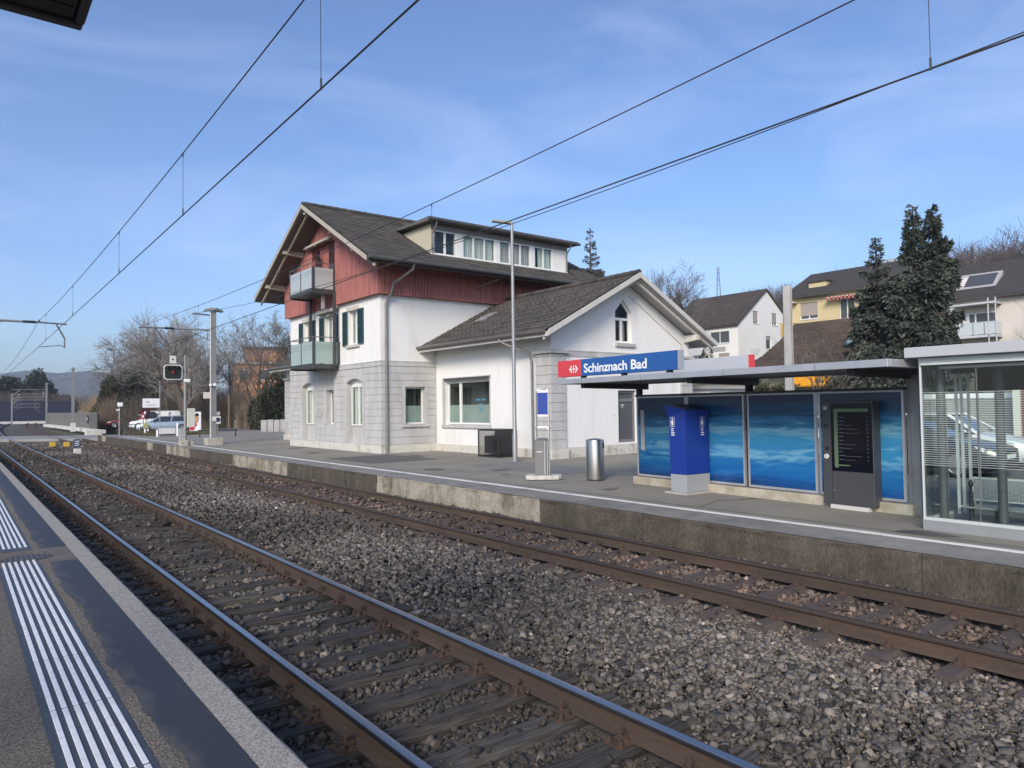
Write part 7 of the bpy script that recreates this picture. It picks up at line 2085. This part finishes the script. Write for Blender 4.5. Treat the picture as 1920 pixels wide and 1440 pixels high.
def leaf_cards(n, fn, size, rng, wid=.28):
    """n small pointed leaves at points from fn(n) -> (n,3)"""
    P, D = fn(n)
    s = size*rng.uniform(.6, 1.4, n)
    side = np.cross(D, rng.normal(size=(n, 3))); side /= np.linalg.norm(side, axis=1)[:, None] + 1e-9
    a = P; b = P + D*s[:, None]; w = side*(s*wid)[:, None]; m = P + D*(s*.45)[:, None]
    V = np.stack([a, m-w, b, m+w], 1).reshape(-1, 3)
    F = np.arange(n*4).reshape(-1, 4)
    return V, F
def spruce(label, x, y, z, H, W, n, seed, second=None, mname='spruce_needles', col=(.074, .092, .072), col2=(.030, .042, .034)):
    """whorls of drooping branches carrying hanging sprays; second: (dx, dy, share of height) of a twin leader"""
    rng = np.random.default_rng(seed)
    T = thing('spruce_tree', label, 'spruce tree', (x, y, z), 0)
    tb = MB(); tb.tube([(0, 0, -.5), (0, 0, H*.5), (0, 0, H*.985)], [.26, .15, .02], 7)
    if second: tb.tube([(0, 0, H*.55), (second[0], second[1], H*.7), (second[0], second[1], H*second[2]*.985)], [.13, .09, .02], 6)
    tb.build('trunk', BARK(), T)
    Vs, Fs, br = [], [], MB(); k = 0
    axes = [(0., 0., H, .03)] + ([(second[0], second[1], H*second[2], .66)] if second else [])
    for dx, dy, h, t0 in axes:
        nb = int(150*(1-t0)); q0 = rng.random(nb)
        t = np.sort(t0 + (.985-t0)*q0); zz = h*t
        az = np.cumsum(rng.uniform(1.7, 3.0, nb))
        Lb = W/2*((1-t)**.88*(.64 + .5*rng.random(nb)) + .022)
        if second: Lb = np.where(t > .66, Lb*.8, Lb)
        wgt = Lb**1.5; per = np.maximum(14, (n*(1 if t0 < .1 else .16)*wgt/wgt.sum()).astype(int))
        for i in range(nb):
            q = per[i]; u = rng.random(q)**.75; L_ = Lb[i]
            d = np.array([math.cos(az[i]), math.sin(az[i]), 0.]); sd = np.array([-d[1], d[0], 0])
            dr = (-.42*u + .40*u*u - .02) if t[i] < .8 else (.25*u)
            wd = L_*.20*(1-u)**.8 + .03
            c = np.array([dx, dy, zz[i]]) + d*(L_*u)[:, None] + sd*(rng.normal(size=q)*wd)[:, None]
            c[:, 2] += dr*L_ - np.abs(rng.normal(size=q))*(.10 + .07*L_) + .04
            D = d*rng.uniform(.2, .9, q)[:, None] + sd*rng.normal(0, .6, q)[:, None]; D[:, 2] += rng.normal(-.45, .35, q)
            if t[i] > .8: D[:, 2] += .5
            D /= np.linalg.norm(D, axis=1)[:, None]
            V, F = leaf_cards(q, lambda _: (c, D), (.26 if t[i] < .8 else .17)*min(1., W/5.6), rng, .17)
            Vs.append(V); Fs.append(F+k); k += len(V)
            e = -.42+.40 if t[i] < .8 else .25
            br.tube([(dx, dy, zz[i]), (dx+d[0]*L_*.5, dy+d[1]*L_*.5, zz[i] + (-.11 if t[i] < .8 else .12)*L_), (dx+d[0]*L_*.97, dy+d[1]*L_*.97, zz[i]+e*L_)], [.04, .025, .01], 3, cap=False)
    br.build('branch', BARK(), T, fix=False, kind='stuff')
    me = np_mesh('crown', np.concatenate(Vs), np.concatenate(Fs), mat(mname, col, .8, col2=col2, scale=1.1, fine=.35, bscale=5, thr=(.4, .62)))
    link('crown', me, T)
    return T
def leafy(name, label, cat, x, y, z, dims, n, size, m, seed, lobes=9, trunk=True, group=None):
    rng = np.random.default_rng(seed)
    T = thing(name, label, cat, (x, y, z), 0, group)
    L = rng.uniform(-1, 1, (lobes, 3)); L[:, 2] = rng.uniform(.15, 1, lobes); L[:, :2] *= (1-.5*L[:, 2:]**2)
    rad = rng.uniform(.28, .52, lobes)
    def fn(n):
        i = rng.integers(0, lobes, n); d = rng.normal(size=(n, 3)); d /= np.linalg.norm(d, axis=1)[:, None]
        P = L[i]*np.array([.68, .68, .78]) + d*(rad[i]*rng.uniform(.55, 1.05, n)**.5)[:, None]
        P[:, 2] = np.abs(P[:, 2])
        return P*np.array(dims)*np.array([.5, .5, 1.]), d + rng.normal(0, .5, (n, 3))
    P, D = fn(n); D /= np.linalg.norm(D, axis=1)[:, None]
    V, F = leaf_cards(n, lambda _: (P, D), size, rng)
    link('crown', np_mesh('crown', V, F, m), T)
    if trunk:
        mb = MB()
        for i in range(lobes): mb.tube([(0, 0, -.2), tuple(L[i]*np.array(dims)*np.array([.2, .2, .35])), tuple(L[i]*np.array(dims)*np.array([.34, .34, .75]))], [.09, .06, .02], 5)
        mb.build('trunk', BARK(), T)
    return T
def twig_bush(name, label, x, y, z, dims, n, seed, m, group='bare winter bushes', arch_=.5):
    """many thin rising stems"""
    rng = random.Random(seed); mb = MB()
    for i in range(n):
        a = rng.random()*6.283; r = rng.random()**.5
        bx, by = math.cos(a)*r*dims[0]*.42, math.sin(a)*r*dims[1]*.42
        h = dims[2]*rng.uniform(.45, 1.0)*(1-.35*r*r)
        lx, ly = math.cos(a)*rng.uniform(-.1, arch_), math.sin(a)*rng.uniform(-.1, arch_)
        p = [(bx, by, -.1), (bx+lx*h*.25, by+ly*h*.25, h*.5), (bx+lx*h*.6+rng.gauss(0, .08)*h, by+ly*h*.6+rng.gauss(0, .08)*h, h)]
        r0 = rng.uniform(.014, .03)
        mb.tube(p, [r0, r0*.7, r0*.25], 3, cap=False)
        for k in range(3):
            t = rng.uniform(.35, .95); q = Vector(p[1]).lerp(Vector(p[2]), max(0, t*2-1)) if t > .5 else Vector(p[0]).lerp(Vector(p[1]), t*2)
            e = q + Vector((rng.gauss(0, .5), rng.gauss(0, .5), rng.uniform(.1, .7)))*h*.22
            mb.tube([q, e], [r0*.5, r0*.2], 3, cap=False)
    T = thing(name, label, 'bush', (x, y, z), 0, group)
    mb.build('stems', m, T, fix=False)
    return T
def vegetation():
    tw1 = TWIG(); tw2 = TWIG('twig_pale', (.235, .215, .195)); br = TWIG('stem_brown', (.185, .145, .105)); bg = TWIG('stem_grey', (.12, .10, .085)); oc = TWIG('stem_ochre', (.30, .23, .13))
    dg = mat('leaf_dark', (.034, .042, .026), .75, col2=(.016, .020, .014), scale=1.0, fine=.4, bscale=6); og = mat('leaf_olive', (.060, .062, .028), .8, col2=(.028, .030, .016), scale=.9, fine=.4, bscale=5); ivy = mat('leaf_ivy', (.045, .050, .024), .7, col2=(.018, .024, .014), scale=1.2, fine=.4, bscale=6)
    # the big pollard behind the signal
    P = dict(H=12.5, trunk=.62, levels=5, fork=.16, up=.9, kids_=(13, 8, 6, 5), twigr=.017)
    bare_tree('pollard', 3, 'big many limbed bare tree with a thick trunk behind the signal', 18.8, 75.7, GZ-.3, .4, 1.0, tw=tw2, **P)
    bare_tree('round', 11, 'tall bare tree with fine crown, left of the thick trunked tree', 17.6, 97, 0, 0, 1.25, H=10.5, trunk=.34, levels=5, kids_=(11, 7, 6, 5), up=.6, twigr=.016)
    bare_tree('slim', 21, 'bare tree with a leaning leader above the ivy bush', 25.8, 78, 0, 0, 1.12, H=11, trunk=.26, levels=5, kids_=(10, 6, 5, 5), up=.5, twigr=.014)
    bare_tree('round', 11, 'bare tree crown beside the red gable edge', 31.5, 83, 0, 2.1, 1.22)
    bare_tree('slim', 21, 'bare tree between the lamp mast and the orange block', 27.5, 92, 0, 3.9, 1.15)
    bare_tree('pollard', 3, 'bare crown between the lamp mast and the pollard tree', 24.0, 90, 0, 2.6, .92)
    bare_tree('round', 11, 'distant bare tree rising over the brown bush by the far fence', 20.2, 124, 0, 4.4, 1.1)
    bare_tree('slim', 21, 'distant bare tree behind the evergreen bush by the fence', 21.0, 112, 0, 1.0, 1.1)
    bare_tree('round', 11, 'bare tree low behind the parked red car', 20.8, 104, 0, 5.4, .95)
    bare_tree('round', 11, 'round bare tree with ivied trunk between the annex gable and white house', 71.5, 57.9, hill(71.5, 57.9)-.2, 3.0, 1.33)
    leafy('ivy_growth', 'ivy clump on the trunk of the round bare tree by the white house', 'ivy', 71.5, 57.9, hill(71.5, 57.9)+3.5, (2.2, 2.2, 6.5), 5000, .3, ivy, 31, 7, False)
    bare_tree('slim', 21, 'thin bare tree just behind the station roof end', 62, 62, 3.5, .6, 1.15)
    bare_tree('small', 41, 'small bare tree seen through the gap under the shelter roof', 29.6, 16.1, GZ-.4, 0, 1., H=5.2, trunk=.13, levels=4, kids_=(7, 6, 5), up=.3, twigr=.008)
    bare_tree('small', 41, 'tiny bare tree in front of the cream apartment house', 68.6, 19.0, 5.2, 1.2, .95)
    # bushes on the left
    leafy('evergreen_bush', 'dark evergreen bush behind the slatted fence end', 'bush', 17.6, 95, -.2, (5.2, 5.2, 6.8), 14000, .26, dg, 1, 13)
    leafy('olive_bush', 'olive green bush at the far end of the slatted fence', 'bush', 17.0, 110, -.2, (5, 5, 6.2), 11000, .26, og, 2, 9)
    leafy('evergreen_bush', 'dark bush mass behind the white van', 'bush', 19.4, 101, -.2, (8, 6, 5.2), 15000, .28, dg, 5, 13)
    leafy('ivy_bush', 'dark ivy covered bush below the small station roof', 'bush', 24.6, 69, -.1, (4.2, 4.2, 5.0), 11000, .24, ivy, 6, 9)
    twig_bush('brown_bush', 'pale brown leafless bush in front of the evergreen by the fence', 16.3, 99, -.2, (5, 5, 4.9), 1300, 1, br)
    twig_bush('brown_bush', 'dense brown hedge right of the lamp mast', 24.0, 81, -.1, (8, 6, 5.4), 2300, 2, br)
    twig_bush('brown_bush', 'brown scrub between the hedge and the ivy bush', 25.0, 74.5, -.1, (5, 4, 3.9), 1200, 3, br)
    twig_bush('brown_bush', 'grey brown scrub behind the estate car', 19.2, 93, -.2, (9, 6, 5.6), 1700, 4, bg)
    twig_bush('brown_bush', 'grey brown scrub below the thick bare tree', 22.0, 97, -.2, (8, 6, 6.2), 1600, 5, bg)
    twig_bush('brown_bush', 'low brown scrub beside the green container', 27.6, 84, -.1, (5, 4, 3.6), 900, 6, br)
    twig_bush('brown_bush', 'ochre scrub behind the slatted fence middle', 17.4, 124, -.2, (5, 6, 5.6), 900, 8, oc)
    # far conifers
    for i, (x, y, w, h) in enumerate(((6.0, 231, 10, 10.5), (11.5, 236, 10, 10.0), (18.0, 229, 9, 11.5), (24, 240, 8, 6.5))):
        leafy('pine_tree', ['dark pine at the far left above the blue wall', 'dark pine between two others above the blue wall', 'green pine, tallest above the blue wall', 'low pine right of the tallest one above the blue wall'][i], 'pine tree', x, y, 0,
              (w, w*.8, h), 9000, .8, mat('pine_green', (.035, .055, .028), .8, col2=(.014, .022, .016), scale=.35, fine=.4, bscale=2) if i == 2 else dg, 50+i, 13, group='far pines')
    for i in range(5): twig_bush('brown_bush', ['grey scrub over the left end of the blue wall', 'grey scrub over the blue wall, second from the left', 'grey scrub over the middle of the blue wall', 'grey scrub over the blue wall, left of the masts', 'grey scrub over the right end of the blue wall'][i], 2 + i*6.2, 201 + i, 3.6 - .2*i, (9, 5, 5.0), 420, 60+i, bg, 'scrub behind the blue wall')
    # the big spruces on the right
    spruce('tall dark spruce with a double top on the right', 34.2, 14.1, -.2, 11.35, 6.2, 120000, 5, second=(.25, -.72, .985))
    spruce('slimmer dark spruce close on the left of the double topped one', 33.8, 15.6, -.2, 10.15, 5.0, 70000, 8)
    leafy('evergreen_bush', 'low dark conifer spread in front of the swept brown roof', 'bush', 33.6, 16.9, -.2, (2.6, 3.4, 3.6), 7000, .17, mat('spruce_needles'), 12, 9)
    spruce('lone spruce rising behind the dormer roof', 42.6, 43.4, .2, 17.2, 6.8, 50000, 9, col=(.040, .062, .048))
    leafy('hedge', 'green clipped hedge seen through the gap under the shelter roof', 'hedge', 31.0, 19.8, 0, (2.2, 5.2, 2.75), 9000, .16, og, 14, 10)
    leafy('hedge', 'dark hedge behind the iron railings', 'hedge', 29.6, 13.2, 0, (1.5, 4.5, 2.5), 6000, .16, dg, 15, 8)
    leafy('topiary_bush', 'small round green bush in front of the white house', 'bush', 70.0, 52.0, hill(70, 52)-.2, (2.4, 2.4, 3.9), 3000, .22, og, 16, 6)
    twig_bush('brown_bush', 'brown bush beside the orange awning', 30.2, 14.9, .1, (3, 3, 2.6), 500, 9, br)
    # verge grass by the crossing
    rng = np.random.default_rng(9); n = 9000
    P = np.stack([rng.uniform(11.6, 17, n), rng.uniform(60.5, 70, n), np.full(n, GZ)], 1); D = np.stack([rng.normal(0, .4, n), rng.normal(0, .4, n), np.ones(n)], 1); D /= np.linalg.norm(D, axis=1)[:, None]
    V, F = leaf_cards(n, lambda _: (P, D), .16, rng)
    g = link('verge_grass', np_mesh('verge_grass', V, F, mat('grass_dull', (.085, .085, .035), .9, col2=(.12, .09, .05), scale=1.5)), kind='stuff'); g['label'] = 'dull winter grass on the verge by the crossing'
    # bare woods on the hill, one mass
    parts = []; k = 0
    tr, cr = bare_tree_mesh(77, H=13, trunk=.3, levels=4, kids_=(10, 7, 5), up=.7, twigr=.035)
    V0 = np.array(cr.v + tr.v); nV = len(cr.v)
    Fq = np.array([f for f in cr.f] + [tuple(i+nV for i in f) for f in tr.f if len(f) == 4])
    Vs, Fs = [], []
    rg = random.Random(4)
    spots = []
    for i in range(150):
        az = R(rg.uniform(54.5, 76)); d = rg.uniform(180, 250)
        x, y = d*math.sin(az), d*math.cos(az); spots.append((x, y))
    for x, y in spots:
        a = rg.random()*6.28; s = rg.uniform(.85, 1.1)*(1.0 + .42*min(1, max(0, (math.degrees(math.atan2(x, y))-55)/19))); c, sn = math.cos(a)*s, math.sin(a)*s
        V = np.stack([V0[:, 0]*c - V0[:, 1]*sn + x, V0[:, 0]*sn + V0[:, 1]*c + y, V0[:, 2]*s + hill(x, y)], 1)
        Vs.append(V); Fs.append(Fq + k); k += len(V0)
    w = link('hill_woods', np_mesh('hill_woods', np.concatenate(Vs), np.concatenate(Fs), TWIG('far_twig', (.155, .125, .115))), kind='stuff'); w['label'] = 'leafless woods along the hill crest behind the houses'
vegetation()
